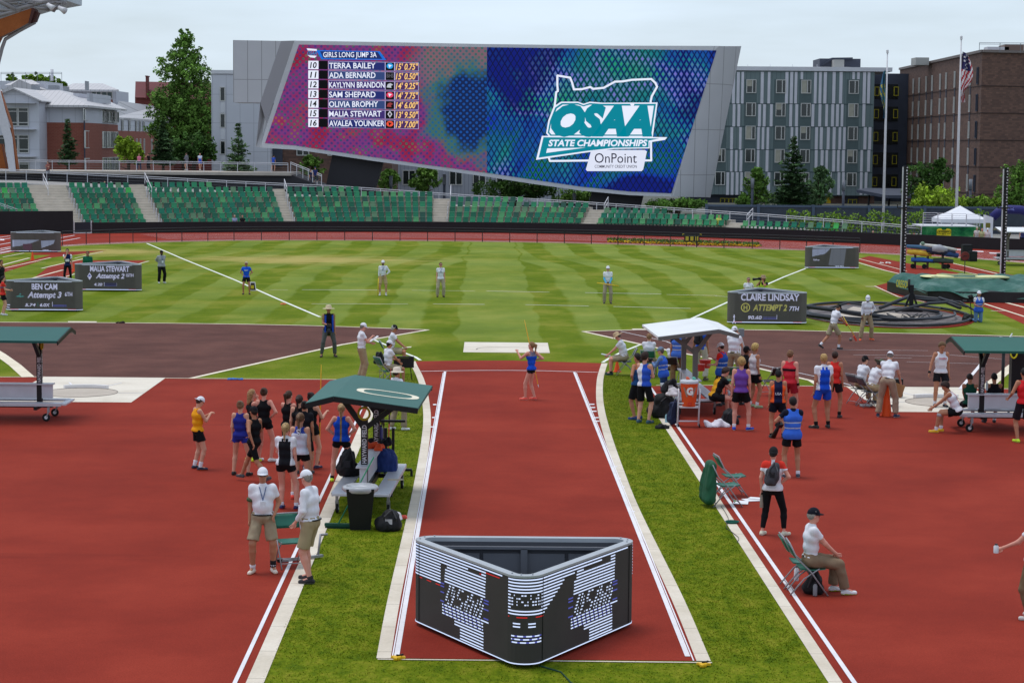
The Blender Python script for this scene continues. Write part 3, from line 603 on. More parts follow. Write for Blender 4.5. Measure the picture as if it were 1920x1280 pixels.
def pic_mat(which):
 m, t, b = node_mat('screen_picture_'+which); L = t.links; tc = N(t, 'TexCoord')
 mp = N(t, 'Mapping'); L.new(tc.outputs['Object'], mp.inputs['Vector'])
 sp = N(t, 'SeparateXYZ'); L.new(mp.outputs[0], sp.inputs[0]); X, Z = sp.outputs[0], sp.outputs[2]
 def noise(sc, det=3, dist=0):
  n = N(t, 'TexNoise'); n.inputs['Scale'].default_value = sc; n.inputs['Detail'].default_value = det; n.inputs['Distortion'].default_value = dist; L.new(tc.outputs['Object'], n.inputs['Vector']); return n.outputs['Fac']
 warp = mth(t, 'MULTIPLY', mth(t, 'SUBTRACT', noise(.12, 1), .5), 2.0)
 def lattice(px, pz, sx=0.0):
  a = mth(t, 'ADD', mth(t, 'DIVIDE', X, px), mth(t, 'ADD', mth(t, 'DIVIDE', Z, pz), warp)); b2 = mth(t, 'SUBTRACT', mth(t, 'DIVIDE', X, px), mth(t, 'SUBTRACT', mth(t, 'DIVIDE', Z, pz), mth(t, 'MULTIPLY', warp, .6)))
  fa = mth(t, 'ABSOLUTE', mth(t, 'SUBTRACT', mth(t, 'FRACT', a), .5)); fb = mth(t, 'ABSOLUTE', mth(t, 'SUBTRACT', mth(t, 'FRACT', b2), .5))
  return fa, fb
 if which == 'left':
  fa, fb = lattice(.6, .6)
  d = mth(t, 'SQRT', mth(t, 'ADD', mth(t, 'POWER', fa, 2), mth(t, 'POWER', fb, 2)))
  def hump(cx, cz, rx, rz):
   return mth(t, 'SUBTRACT', 1, mth(t, 'SQRT', mth(t, 'ADD', mth(t, 'POWER', mth(t, 'DIVIDE', mth(t, 'SUBTRACT', X, cx), rx), 2), mth(t, 'POWER', mth(t, 'DIVIDE', mth(t, 'SUBTRACT', Z, cz), rz), 2))))
  o_ = S(850, 155)-SX.location; blue = hump(o_.x, o_.z, 4.6, 4.2)
  o2 = S(870, 110)-SX.location; tan_ = hump(o2.x+1, o2.z+2, 9, 5)
  nz_ = noise(.35, 4)
  r = ramp(t, [(.3, (170, 34, 74)), (.42, (172, 46, 104)), (.5, (140, 66, 150)), (.58, (160, 56, 126)), (.7, (176, 76, 74))]); L.new(nz_, r.inputs['Fac'])
  dots = ramp(t, [(.36, (20, 110, 124)), (.45, (90, 60, 150)), (.53, (24, 60, 140)), (.6, (30, 130, 110)), (.7, (190, 110, 60))]); L.new(noise(.5, 2), dots.inputs['Fac'])
  dm = N(t, 'MapRange', interpolation_type='SMOOTHSTEP'); dm.inputs[1].default_value = .34; dm.inputs[2].default_value = .26; L.new(d, dm.inputs[0])
  c = mixc(t, mth(t, 'MULTIPLY', dm.outputs[0], .8), r.outputs[0], dots.outputs[0])
  tm = N(t, 'MapRange', interpolation_type='SMOOTHSTEP'); tm.inputs[1].default_value = -.1; tm.inputs[2].default_value = .25; L.new(tan_, tm.inputs[0])
  c = mixc(t, mth(t, 'MULTIPLY', tm.outputs[0], .75), c, mixc(t, dm.outputs[0], (150, 128, 130), (70, 130, 120)))
  gm = N(t, 'MapRange', interpolation_type='SMOOTHSTEP'); gm.inputs[1].default_value = -.35; gm.inputs[2].default_value = .1; L.new(mth(t, 'ADD', blue, mth(t, 'MULTIPLY', mth(t, 'SUBTRACT', noise(.45, 4), .5), 1.5)), gm.inputs[0])
  c = mixc(t, mth(t, 'MULTIPLY', gm.outputs[0], .9), c, mixc(t, dm.outputs[0], (60, 130, 120), (30, 120, 170)))
  bm = N(t, 'MapRange', interpolation_type='SMOOTHSTEP'); bm.inputs[1].default_value = .0; bm.inputs[2].default_value = .35; L.new(mth(t, 'ADD', blue, mth(t, 'MULTIPLY', mth(t, 'SUBTRACT', noise(.5, 3), .5), 1.0)), bm.inputs[0])
  c = mixc(t, bm.outputs[0], c, mixc(t, dm.outputs[0], (20, 44, 100), (30, 96, 190)))
 else:
  fa, fb = lattice(.57, .97); g = mth(t, 'MINIMUM', mth(t, 'SUBTRACT', .5, fa), mth(t, 'SUBTRACT', .5, fb))
  core = mth(t, 'MULTIPLY', mth(t, 'LESS_THAN', fa, .27), mth(t, 'LESS_THAN', fb, .27)); mid = mth(t, 'GREATER_THAN', g, .07)
  nz_ = noise(.085, 3, 1.2); nz2 = noise(.13, 2, .8)
  base = ramp(t, [(.40, (8, 14, 48)), (.5, (8, 34, 140)), (.56, (14, 62, 150)), (.64, (14, 96, 120)), (.74, (16, 116, 80))]); L.new(nz_, base.inputs['Fac'])
  pet = ramp(t, [(.38, (14, 44, 170)), (.48, (20, 90, 150)), (.56, (28, 130, 130)), (.62, (120, 110, 200)), (.7, (36, 150, 110))]); L.new(nz2, pet.inputs['Fac'])
  fade = N(t, 'MapRange'); fade.inputs[1].default_value = .38; fade.inputs[2].default_value = .56; L.new(nz_, fade.inputs[0])
  c = mixc(t, mth(t, 'MULTIPLY', mid, fade.outputs[0]), (6, 12, 36), base.outputs[0])
  c = mixc(t, mth(t, 'MULTIPLY', mth(t, 'SUBTRACT', 1, fade.outputs[0]), .9), c, mixc(t, mid, (8, 12, 50), (10, 26, 124)))
  c = mixc(t, mth(t, 'MULTIPLY', core, fade.outputs[0]), c, pet.outputs[0])
 b.inputs['Base Color'].default_value = (.01, .01, .01, 1); b.inputs['Roughness'].default_value = .6; b.inputs['Specular IOR Level'].default_value = .05
 L.new(c, b.inputs['Emission Color']); b.inputs['Emission Strength'].default_value = .62 if which == 'left' else .95; return m
def face(pts, name, m, dd, parent=None, extr=.02):
 mb = MB(); mb.prism([S(x, y, dd) for x, y in pts], (0, extr, 0)); return spart(mb, name, m, parent)
bot = DIS[2:]
DL = [(560.5, 84), (913, 89), (913, 324), (800, 309), (700, 294.5), (620, 283), (555, 273), (497, 268.5)]
DR = [(913, 89), (1343.5, 95), (1259, 362.5), (1180, 359), (1090, 350), (1000, 337), (913, 324)]
PL = face(DL, 'results_picture', pic_mat('left'), -.06); PR = face(DR, 'emblem_picture', pic_mat('right'), -.06)
def E(name, rgb, s=1.0): return mat(name, rgb, .6, emit=s)
EW = E('lit_white', (232, 238, 255)); EK = E('lit_black', (6, 6, 10), .6); ET = E('lit_teal', (0, 132, 152)); EG = E('lit_gold', (255, 206, 122)); ED = E('lit_navy', (30, 44, 104)); EB = E('lit_blue', (24, 110, 214)); EP = E('lit_lilac', (178, 170, 214))
UX, UZ = (S(1000, 200)-S(900, 200))/100, (S(900, 100)-S(900, 200))/100       # metres per photo pixel along / up
ux, uz = UX.normalized(), UZ.normalized(); kx, kz = UX.length, UZ.length
def stext(s, x, y, hpx, wpx, m, dd=-.12, bold=.015, shear=0, align='L', name='lettering', parent=None):
 mb = MB(); text_on(mb, s, S(x, y, dd), ux, uz, hpx*kz, wpx*kx if wpx else None, bold, shear, align); return spart(mb, name, m, parent)
tagx = lambda o, s: tag(o, s)
face([(592, 94.5), (712, 96.5), (724, 113), (603, 111.5)], 'heading_bar', EB, -.08)
face([(600, 96.5), (708, 98), (717, 111), (606, 109.5)], 'heading_fill', ED, -.1)
stext('GIRLS LONG JUMP 3A', 606, 107.6, 9.6, 100, EW, -.13, .012)
face([(575, 91), (594, 92.5), (594, 96), (577, 95)], 'heading_emblem', EW, -.1); face([(577, 104), (594, 105), (590, 109), (582, 108)], 'heading_emblem', EW, -.1)
stext('OSAA', 576, 103.5, 7, 18, E('lit_teal2', (40, 130, 190)), -.1, .02, .3)
rows = [('10', 'TERRA BAILEY', "15' 0.75\"", (40, 160, 230)), ('11', 'ADA BERNARD', "15' 0.50\"", (60, 60, 70)), ('12', 'KAYLYNN BRANDON', "14' 9.25\"", (190, 196, 206)), ('13', 'SAM SHEPARD', "14' 7.75\"", (226, 60, 100)), ('14', 'OLIVIA BROPHY', "14' 6.00\"", (150, 60, 60)), ('15', 'MALIA STEWART', "13' 9.50\"", (196, 196, 210)), ('16', 'AVALEA YOUNKER', "13' 7.00\"", (236, 84, 60))]
for i, (nm, who, res, lc) in enumerate(rows):
 y = 114.3+18.05*i; sk = .013; y2 = y+15.8
 face([(578, y), (597, y+.2), (597, y2+.2), (578, y2)], 'number_box', EW, -.08); face([(598, y), (614.5, y+.3), (614.5, y2+.3), (598, y2)], 'dark_box', EK, -.08)
 face([(615.5, y+.4), (785, y+3.6), (785, y2+4), (615.5, y2+.6)], 'row_border', EP, -.075); face([(616.5, y+1.3), (721.5, y+3.2), (721.5, y2+2.4), (616.5, y2-.2)], 'row_fill', E('row_fill', [(34, 44, 110), (50, 70, 120), (60, 44, 110)][i % 3]), -.085)
 face([(723, y+3.2), (739, y+3.5), (739, y2+2.7), (723, y2+2.4)], 'logo_box', EK, -.085); face([(741, y+3.5), (784, y+4.4), (784, y2+3.1), (741, y2+2.6)], 'result_fill', E('result_fill', (74, 44, 96)), -.085)
 stext(nm, 587.5, y2-2.4, 10.6, 12.6, EK, -.13, .025, .15, 'C'); wd = {0: 87, 1: 87, 2: 104, 3: 87, 4: 92, 5: 98, 6: 104}[i]
 stext(who, 617, y2-1.6, 10.4, wd, EW, -.13, .018); stext(res, 742, y2+1.0, 11.4, 42, EG, -.13, .02, .22)
 cxx, cyy = 731, y+9.8; c = E('logo', lc)
 if i in (0, 3, 6): face([(cxx+6.6*math.cos(a)*(1 if i else .95), cyy+5.4*math.sin(a)) for a in np.linspace(0, 6.28, 13)[:-1]], 'logo', c, -.11); face([(cxx-3, cyy-3), (cxx+4, cyy-1), (cxx+1, cyy+1), (cxx-1, cyy+4)], 'logo_mark', EW if i != 6 else EK, -.12)
 elif i == 5: face([(cxx, cyy-6.6), (cxx+4.5, cyy), (cxx, cyy+6.6), (cxx-4.5, cyy)], 'logo', c, -.11); face([(cxx, cyy-3.5), (cxx+2.2, cyy), (cxx, cyy+3.5), (cxx-2.2, cyy)], 'logo_mark', EK, -.12)
 elif i == 1: stext('BHS', 725, cyy+3.5, 7, 13, E('logo_grey', (86, 86, 96)), -.12, .03)
 else: face([(cxx-6, cyy+4), (cxx-4, cyy-2), (cxx+1, cyy-4), (cxx+6, cyy-1), (cxx+2, cyy+1), (cxx+3, cyy+5)], 'logo', c, -.11)
ORE = [(1045, 142), (1069, 146), (1073, 156), (1076, 168), (1091, 167.5), (1107, 163.5), (1112, 167), (1132, 165), (1153, 153.5), (1167, 153), (1185, 150), (1221, 148.5), (1229, 156), (1232, 163), (1222, 181), (1220, 190), (1221, 301), (1120, 301), (1031, 302), (1029, 296), (1030, 240), (1040, 200), (1043, 173), (1046, 171), (1045, 160)]
mb = MB(); pp = [S(x, y, -.14) for x, y in ORE]
for i in range(len(pp)): mb.bar(pp[i]-(pp[(i+1) % len(pp)]-pp[i]).normalized()*.05, pp[(i+1) % len(pp)]+(pp[(i+1) % len(pp)]-pp[i]).normalized()*.05, .06, .19, up=(pp[(i+1) % len(pp)]-pp[i]).cross(Vector((0, 1, 0))))
spart(mb, 'state_outline', EW)
def poly_outline(pts, name, m, grow, dd):
 face(pts, name, m, dd)
face([(1016, 255), (1251, 257.5), (1247, 262.5), (1218, 267), (1218, 278.5), (1152, 279.5), (1100, 286), (1005, 300)], 'banner_edge', EW, -.17)
face([(1019, 257.5), (1215, 259.5), (1236, 260), (1216, 264), (1216, 276.5), (1150, 277.5), (1098, 283.5), (1010, 296)], 'banner', ET, -.19)
face([(1026, 278.5), (1098, 277), (1024, 287)], 'banner_notch', EW, -.2)
OUT = [(1036, 199), (1048, 192), (1220, 192.5), (1233, 193), (1222, 258), (1020, 256), (1024, 236), (1030, 212)]
for (off, m_, dd, nm) in [(.105, EW, -.16, 'letter_border'), (.07, ET, -.18, 'letter_border'), (.045, EW, -.2, 'letter_border')]:
 pass
face([(1052, 191), (1084, 191), (1094, 195), (1106, 191), (1130, 193), (1233, 192.5), (1224, 257), (1030, 257), (1024, 250), (1028, 226), (1038, 200)], 'letter_border', EW, -.165)
face([(1053, 193.5), (1084, 193.5), (1094, 197.5), (1106, 193.5), (1128, 195), (1230, 195), (1221, 255), (1032, 255), (1027, 249), (1031, 227), (1041, 202)], 'letter_fill', ET, -.175)
face([(1055, 196.5), (1084, 196.5), (1094, 200), (1106, 196.5), (1126, 198.5), (1182, 198.5), (1186, 200), (1190, 198.5), (1226, 198.5), (1218, 252.5), (1034, 252.5), (1030, 248), (1034, 228), (1044, 204)], 'letter_ground', EW, -.185)
face([(1181, 193.5), (1190, 193.5), (1186, 206)], 'letter_ground', EW, -.183)
v, f, wd = text_polys('OSAA', .075, .28)
mb = MB(); text_on(mb, 'OSAA', S(1033, 251, -.205), ux, uz, 51*kz, 190*kx, .075, .28); spart(mb, 'emblem_letters', ET)
stext('STATE CHAMPIONSHIPS', 1028, 274, 11.6, 186, EW, -.22, .035, .2)
face([(1112, 281.5), (1209, 281.5), (1213, 284), (1206, 318), (1203, 321), (1101, 321), (1098.5, 318), (1108, 284)], 'sponsor_plate', E('plate', (222, 228, 246)), -.24)
stext('OnPoint', 1115, 305.5, 18.5, 79, E('lit_ink', (30, 26, 50)), -.27, .0)
stext('COMMUNITY CREDIT UNION', 1115, 315, 5.6, 79, E('lit_ink', (30, 26, 50)), -.27, .004)
mb = MB(); mb.add([(-300, 176, .05), (300, 176, .05), (300, 700, .05), (-300, 700, .05)], [(0, 1, 2, 3)])
o = mb.build('plaza_paving', make_surface('paving', [(.3, (84, 86, 80)), (.7, (104, 104, 98))], .1, 3, .06)); o['kind'] = 'structure'
sheet('plaza_paving', [xy(wall_pt(x, .3)) for x in np.linspace(-60, 60, 40)]+[(300, 120), (300, 176), (-300, 176), (-300, 120)], .03, mat('outer_paving', (140, 138, 134), .9, .1, .5), px=False)
def brick_mat(name, a, b_, mortar, sc=1.0, rough=.9):
 m, t, b = node_mat(name); L = t.links; tc = N(t, 'TexCoord'); sp = N(t, 'SeparateXYZ'); L.new(tc.outputs['Object'], sp.inputs[0])
 cb = N(t, 'CombineXYZ'); L.new(mth(t, 'ADD', sp.outputs[0], sp.outputs[1]), cb.inputs[0]); L.new(sp.outputs[2], cb.inputs[1])
 br = N(t, 'TexBrick'); L.new(cb.outputs[0], br.inputs['Vector']); br.inputs['Scale'].default_value = sc
 br.inputs['Color1'].default_value = (*lin(a), 1); br.inputs['Color2'].default_value = (*lin(b_), 1); br.inputs['Mortar'].default_value = (*lin(mortar), 1)
 br.inputs['Mortar Size'].default_value = .012; br.inputs['Brick Width'].default_value = .42; br.inputs['Row Height'].default_value = .17; br.inputs['Bias'].default_value = -.1
 n = N(t, 'TexNoise'); n.inputs['Scale'].default_value = .6; n.inputs['Detail'].default_value = 6; L.new(tc.outputs['Object'], n.inputs['Vector'])
 L.new(mixc(t, mth(t, 'MULTIPLY', n.outputs['Fac'], .5), br.outputs[0], a), b.inputs['Base Color']); b.inputs['Roughness'].default_value = rough; return m
M_BRICK = brick_mat('orange_brick', (134, 70, 56), (146, 82, 66), (150, 110, 96))
M_BBRICK = brick_mat('brown_brick', (92, 68, 60), (124, 92, 78), (94, 76, 70), .8)
M_DBRICK = brick_mat('dark_red_brick', (100, 44, 40), (112, 52, 46), (104, 60, 54))
M_PALE = panel_mat('pale_panels', (190, 190, 198), 1.5, 3.1, (164, 164, 172), .7, 0)
M_SIDING = panel_mat('grey_siding', (150, 152, 162), .45, 30, (122, 124, 134), .7, 0)
M_TEALP = panel_mat('grey_green_panels', (98, 113, 114), .55, 30, (78, 92, 94), .6, 0)
M_STRIP = mat('light_strips', (204, 202, 210), .6, .05, 1)
M_ROOF = panel_mat('seam_metal_roof', (186, 182, 184), .6, 60, (150, 146, 148), .5, .1)
M_GLASS = mat('window_glass', (28, 36, 38), .12, .4, .35, spec=.6)
M_GLASS2 = mat('tinted_glass', (50, 72, 72), .15, .3, .5, spec=.6)
M_FRAME = mat('window_frame', (196, 194, 190), .5)
M_BLIND = mat('window_blind', (168, 164, 150), .8, .1, 2)
M_SLATE = mat('slate_panel', (66, 70, 84), .6, .1, .8)
def bldg(name, label, cat='building'): return empty(name, (0, 0, 0), 0, label, cat)
def wallbox(B, name, A, Bp, z0, z1, depth, m, off=0.0):
 """vertical wall slab between two ground points, extruded away from the viewer"""
 A, Bp = Vector((A[0], A[1], 0)), Vector((Bp[0], Bp[1], 0)); d = (Bp-A).normalized(); n = Vector((-d.y, d.x, 0))
 if n.dot((A+Bp)/2) < 0: n = -n
 mb = MB(); A2, B2 = A+n*off, Bp+n*off
 mb.prism([A2+Vector((0, 0, z0)), B2+Vector((0, 0, z0)), B2+Vector((0, 0, z1)), A2+Vector((0, 0, z1))], n*depth); return mb.build(name, m, B)
def px_wall(x0, D0, x1, D1): a, b_ = W(x0, 300, D0), W(x1, 300, D1); return (a.x, a.y), (b_.x, b_.y)
def zat(x, y, D): return W(x, y, D).z
_win = {}
def window(B, P, z0, z1, wd, ang, sash=.5, frame=None, glass=None, blind=0, parent_group=None):
 """P: ground point of the window's middle on the wall face"""
 frame = frame or M_FRAME; glass = glass or M_GLASS; h = z1-z0; k = (round(wd, 2), round(h, 2), sash, frame.name, glass.name, blind)
 if k not in _win:
  mb = MB(); t = .09
  mb.box((0, -.05, t/2), (wd, .12, t)); mb.box((0, -.05, h-t/2), (wd, .12, t)); mb.box((-wd/2+t/2, -.05, h/2), (t, .12, h-2*t)); mb.box((wd/2-t/2, -.05, h/2), (t, .12, h-2*t))
  if sash: mb.box((-wd/2+wd*sash, -.04, h/2), (t*1.2, .1, h-2*t))
  f = mb.build('window', frame, B); mb = MB(); mb.box((0, .0, h/2), (wd-2*t, .04, h-2*t)); g = mb.build('pane', glass, f)
  b_ = None
  if blind:
   mb = MB(); mb.box((wd*(sash/2-.5) if sash else 0, -.03, h*(1-blind/2)-t), ((wd*sash if sash else wd)-2*t, .02, h*blind)); b_ = mb.build('blind', M_BLIND, f)
  _win[k] = (f.data, g.data, b_.data if b_ else None)
  for q in [b_, g, f]:
   if q: bpy.data.objects.remove(q)
 fd, gd, bd = _win[k]
 f = link('window', fd, B, (P[0], P[1], z0)); f.rotation_euler = (0, 0, ang); link('pane', gd, f)
 if bd: link('blind', bd, f)
 return f
def on_wall(A, Bp, x):
 """point of wall A-B seen in photo column x"""
 d = ray(x, 300); ax, ay = A; bx, by = Bp; dx, dy = d.x, d.y
 ex, ey = bx-ax, by-ay; det = ex*(-dy)+dx*ey
 s = ((-ax)*(-dy)+dx*(-ay))/det if abs(det) > 1e-9 else 0
 return (ax+ex*s, ay+ey*s), math.atan2(ey, ex)
B = bldg('gabled_building', 'pale grey gabled building with large square windows at the far left edge')
A_, B_ = px_wall(-45, 236, 74.5, 236); zt = zat(73, 188, 236)
mb = MB(); mb.prism([Vector((A_[0], 236, 0)), Vector((B_[0], 236, 0)), Vector((B_[0], 236, zt)), W(24, 165.5, 236), Vector((A_[0], 236, zt))], (0, 14, 0)); mb.build('wall', M_PALE, B)
mb = MB(); g = W(24, 164, 235.4);
mb.prism([g, W(78, 189, 235.4), W(78, 191, 235.4), W(24, 167, 235.4)], (0, 15, 0)); mb.prism([g, W(-40, 190, 235.4), W(-40, 192, 235.4), W(24, 167, 235.4)], (0, 15, 0)); mb.build('roof', M_ROOF, B)
for y0, y1 in [(202, 237), (253, 287), (304, 322)]:
 for x0, x1 in [(15, 34.5), (35.5, 55), (-8, 12)]:
  P, an = on_wall(A_, B_, (x0+x1)/2); z0, z1 = zat(30, y1, 236), zat(30, y0, 236)
  f = window(B, (P[0], P[1]-.04), z0, z1, (x1-x0)*236/3850, an, 0)
  for q in (.8, .2): mb = MB(); mb.box((0, -.06, (z1-z0)*q), ((x1-x0)*236/3850, .08, .08)); mb.build('transom', M_FRAME, f)
for y in (193, 242, 293):
 mb = MB(); mb.box2(W(4, y, 234.8), W(68, y+1.4, 236)); mb.build('sunshade', M_FRM, B)
B = bldg('brick_dormitory', 'orange brick building with grey upper storey and pale metal hip roof')
A_, B_ = px_wall(74, 240, 160, 240); C_, D_ = px_wall(160, 240, 222, 266)
zb, ze = zat(120, 230, 240), zat(120, 197.5, 240)
wallbox(B, 'brick_wall', A_, B_, 0, zb, 10, M_BRICK); wallbox(B, 'upper_wall', A_, B_, zb, ze, 10, M_PALE, .1)
wallbox(B, 'brick_wall', C_, D_, 0, zb, 8, M_BRICK, .02); wallbox(B, 'upper_wall', C_, D_, zb, ze, 8, M_PALE, .1)
mb = MB()
e0, e1, e2 = W(72, 197, 239), W(166, 197, 239), W(238, 208.5, 266); r0, r1, r2 = W(50, 169.5, 246), W(113, 169.5, 246), W(196, 186, 268)
e0.z = e1.z = e2.z = ze;
mb.add([e0, e1, r1, r0], [(0, 1, 2, 3)]); mb.add([e1, e2, r2, r1], [(0, 1, 2, 3)]); dz = Vector((0, 0, -.25)); mb.add([e0, e1, e1+dz, e0+dz], [(3, 2, 1, 0)]); mb.add([e1, e2, e2+dz, e1+dz], [(3, 2, 1, 0)])
mb.add([e0+dz, e1+dz, e1+Vector((0, 2, -.25)), e0+Vector((0, 2, -.25))], [(0, 1, 2, 3)]); mb.build('roof', M_ROOF, B)
mb = MB(); mb.box2(W(137, 175, 247), W(163, 194, 252)); mb.prism([W(163, 174.5, 247), W(196, 179, 256), W(196, 194, 256), W(163, 194, 247)], (0, 4, 0)); mb.build('roof_screen', M_PALE, B)
for xa, xb in [(162.5, 168), (174, 181), (187.5, 195), (201, 208), (213, 218)]:
 P, an = on_wall(C_, D_, (xa+xb)/2); D = P[1]; wd = (xb-xa)/math.cos(an)*D/3850*.8
 window(B, P, ze-1.75, ze-.35, wd, an, .5, glass=M_GLASS2); window(B, P, zb-2.95, zb-.9, wd*.8, an, .5, glass=M_GLASS2); window(B, P, zb-6.2, zb-4.1, wd*.8, an, .5, glass=M_GLASS2)
mb = MB(); mb.tube([Vector((B_[0], 239.7, 0)), Vector((B_[0], 239.7, ze))], .09, 5); mb.build('downpipe', M_SLATE, B)
B = bldg('brick_annex', 'long low brick annex with pale roof receding behind the brick building')
A_, B_ = px_wall(218, 268, 331, 312); ze2 = zat(223, 220, 268); zb2 = zat(223, 245, 268)
wallbox(B, 'brick_wall', A_, B_, 0, zb2, 8, M_BRICK); wallbox(B, 'upper_wall', A_, B_, zb2, ze2, 8, M_PALE, .1)
mb = MB(); e1, e2 = W(214, 220, 267), W(328, 228, 311); r1, r2 = W(222, 189, 276), W(296, 200, 312); e1.z = e2.z = ze2; mb.add([e1, e2, r2, r1], [(0, 1, 2, 3)]); mb.add([e1, e2, e2+dz, e1+dz], [(3, 2, 1, 0)]); mb.build('roof', M_ROOF, B)
for xa in (230, 243, 256, 263, 270, 284, 299, 312): P, an = on_wall(A_, B_, xa); window(B, P, ze2-1.75, ze2-.3, .7, an, 0, glass=M_GLASS2); window(B, P, zb2-3, zb2-1, .6, an, 0, glass=M_GLASS2)
B = bldg('rooftop_penthouse', 'pale penthouse with glazed corner and hip roof above the brick building')
A_, B_ = px_wall(120, 280, 219, 280); wallbox(B, 'wall', A_, B_, 8, zat(150, 170, 280), 9, M_PALE)
mb = MB(); q = [W(112, 168, 278), W(223, 168.5, 278), W(192, 156.5, 284), W(138, 156.5, 284)]; mb.add(q, [(0, 1, 2, 3)]); mb.add([q[0], q[1], q[1]+dz, q[0]+dz], [(3, 2, 1, 0)]); mb.build('roof', M_ROOF, B)
P, an = on_wall(A_, B_, 202); window(B, P, zat(200, 185, 280), zat(200, 172, 280), 1.5, an, .5, glass=M_GLASS2); P, an = on_wall(A_, B_, 182); window(B, P, zat(200, 184, 280), zat(200, 172, 280), 1.3, an, .5, glass=M_GLASS2)
mb = MB(); mb.box2(W(196, 187, 279.9), W(222, 196, 284)); mb.build('brick_band', M_BRICK, B)
B = bldg('rear_roofs', 'low pale rooftops and roof plant behind the gabled building')
mb = MB(); mb.box2(W(-10, 152, 265), W(118, 172, 275)); mb.build('wall', M_PALE, B)
mb = MB(); q = [W(8, 160, 262), W(75, 158, 262), W(60, 150, 266), W(35, 149, 266)]; mb.add(q, [(0, 1, 2, 3)]); mb.prism([W(0, 172, 262), W(36, 149, 262), W(80, 168, 262)], (0, 5, 0)); mb.build('roof', M_ROOF, B)
mb = MB(); mb.tube([W(97.5, 152, 270), W(97.5, 130, 270)], .2, 8); mb.build('flue', M_WHT, B)
for a, b_, y0, y1 in [(59, 75, 160, 170), (90, 112, 160, 168), (159, 167, 152, 170), (118, 130, 162, 172)]:
 mb = MB(); mb.box2(W(a, y0, 255), W(b_, y1, 257)); mb.build('roof_plant', mat('plant_grey', (150, 152, 158), .6), B)
railing('thin grey railing on the roof at the upper left', [W(2, 154, 261), W(60, 154, 261), W(116, 154, 261)], 1.2, mat('thin_grey', (120, 124, 130), .6), gap=1.3, wires=1)
B = bldg('dark_brick_house', 'dark red brick house with chimney behind the tall tree')
mb = MB(); mb.box2(W(253, 182, 310), W(420, 330, 322)); mb.build('wall', M_DBRICK, B)
mb = MB(); mb.prism([W(253, 183, 309), W(430, 186, 309), W(420, 156, 313), W(254, 153, 313)], (0, 8, 0)); mb.build('roof', mat('maroon_roof', (96, 28, 38), .6, .1, .5), B)
mb = MB(); mb.box2(W(273, 144, 309), W(280, 186, 311)); mb.box2(W(272, 142, 308.8), W(281, 145, 311.2)); mb.build('chimney', M_DBRICK, B)
B = bldg('panelled_hall', 'pale grey panelled hall with a narrow window column left of the screen')
A_, B_ = px_wall(397, 226, 507, 226); wallbox(B, 'wall', A_, B_, 0, zat(430, 140, 226), 14, M_PALE)
mb = MB(); mb.box2(W(396, 138.6, 225.9), W(508, 140.5, 240)); mb.build('coping', M_FRM, B)
for y0, y1 in [(163, 190), (213, 240), (264, 290)]:
 P, an = on_wall(A_, B_, 418); window(B, P, zat(418, y1, 226), zat(418, y0, 226), .6, an, 0)
 mb = MB(); mb.box2(W(413.5, y1+1, 225.9), W(422.5, y1+22, 226.1)); mb.build('panel', M_FRM, B)
B = bldg('brown_brick_block', 'brown brick block with dark entrance seen under the left of the screen')
A_, B_ = px_wall(505, 228, 735, 228); wallbox(B, 'wall', A_, B_, 0, zat(600, 235, 228), 12, M_BBRICK, .05)
mb = MB(); mb.box2(W(507, 279, 227.9), W(530, 312, 228)); mb.build('entrance', M_SLATE, B)
for x in (568, 626): P, an = on_wall(A_, B_, x); window(B, P, zat(x, 292, 228), zat(x, 278, 228), 1.4, an, .5)
B = bldg('siding_block', 'grey block with vertical siding and paired windows seen under the screen')
A_, B_ = px_wall(700, 246, 1140, 246); wallbox(B, 'wall', A_, B_, 0, zat(800, 262, 246), 12, M_SIDING)
for x in (722, 767, 810, 855, 899, 943, 1010, 1060): P, an = on_wall(A_, B_, x); window(B, P, zat(x, 347, 246), zat(x, 319, 246), 1.55, an, .5); window(B, P, zat(x, 305, 246), zat(x, 277, 246), 1.55, an, .5)
B = bldg('striped_building', 'grey green panelled building with random light vertical strips right of the screen')
GD = 265; A_, B_ = px_wall(1290, GD, 1636, GD); z_ = lambda y: zat(1500, y, GD)
wallbox(B, 'wall', A_, B_, z_(366), z_(134), 14, M_TEALP); wallbox(B, 'ground_floor', A_, B_, 0, z_(366)-.02, 10, M_SLATE, 1.2)
mb = MB(); mb.box2(W(1300, 131.5, GD-.25), W(1637, 134.5, GD+14)); mb.build('coping', M_FRM, B)
fl = [134.5, 195, 238, 281, 322.5, 366]; wins = [1350.5, 1406, 1461.5, 1508.5, 1597.5]
mb = MB()
for i in range(5):
 x = 1322+random.uniform(0, 6)
 while x < 1632:
  wpx = random.choice([3.6, 4.2, 4.2]); c = x+wpx/2
  yy = fl[i]+.8
  if all(abs(c-wx) > 13.5 for wx in wins): mb.box2(W(x, fl[i]+.6, GD-.06), W(x+wpx, fl[i+1]-.6, GD+.03))
  elif i == 0 and random.random() < .5: mb.box2(W(x, fl[i]+.6, GD-.06), W(x+wpx, 149, GD+.03))
  x += random.choice([8.5, 9, 13, 16.5, 9, 11])
mb.build('light_strips', M_STRIP, B)
mb = MB()
for y in fl[1:-1]: mb.box2(W(1322, y-.4, GD-.03), W(1636, y+.4, GD+.05))
mb.build('floor_joints', mat('joint_grey', (66, 80, 84), .7), B)
for wi, wx in enumerate(wins):
 mb = MB(); mb.box2(W(wx-9.6, 149, GD-.02), W(wx+9.6, 349, GD+.04)); mb.build('window_bay', mat('bay_panel', (84, 98, 99), .6, .08, 1), B)
 for i, y in enumerate((150, 193.5, 237, 280, 323)):
  if wi == 0 and i < 3: continue
  P, an = on_wall(A_, B_, wx); window(B, (P[0], P[1]-.02), z_(y+25.5), z_(y), 1.28, an, .62, blind=[0, .45, 0, .9][(i*3+wi) % 4])
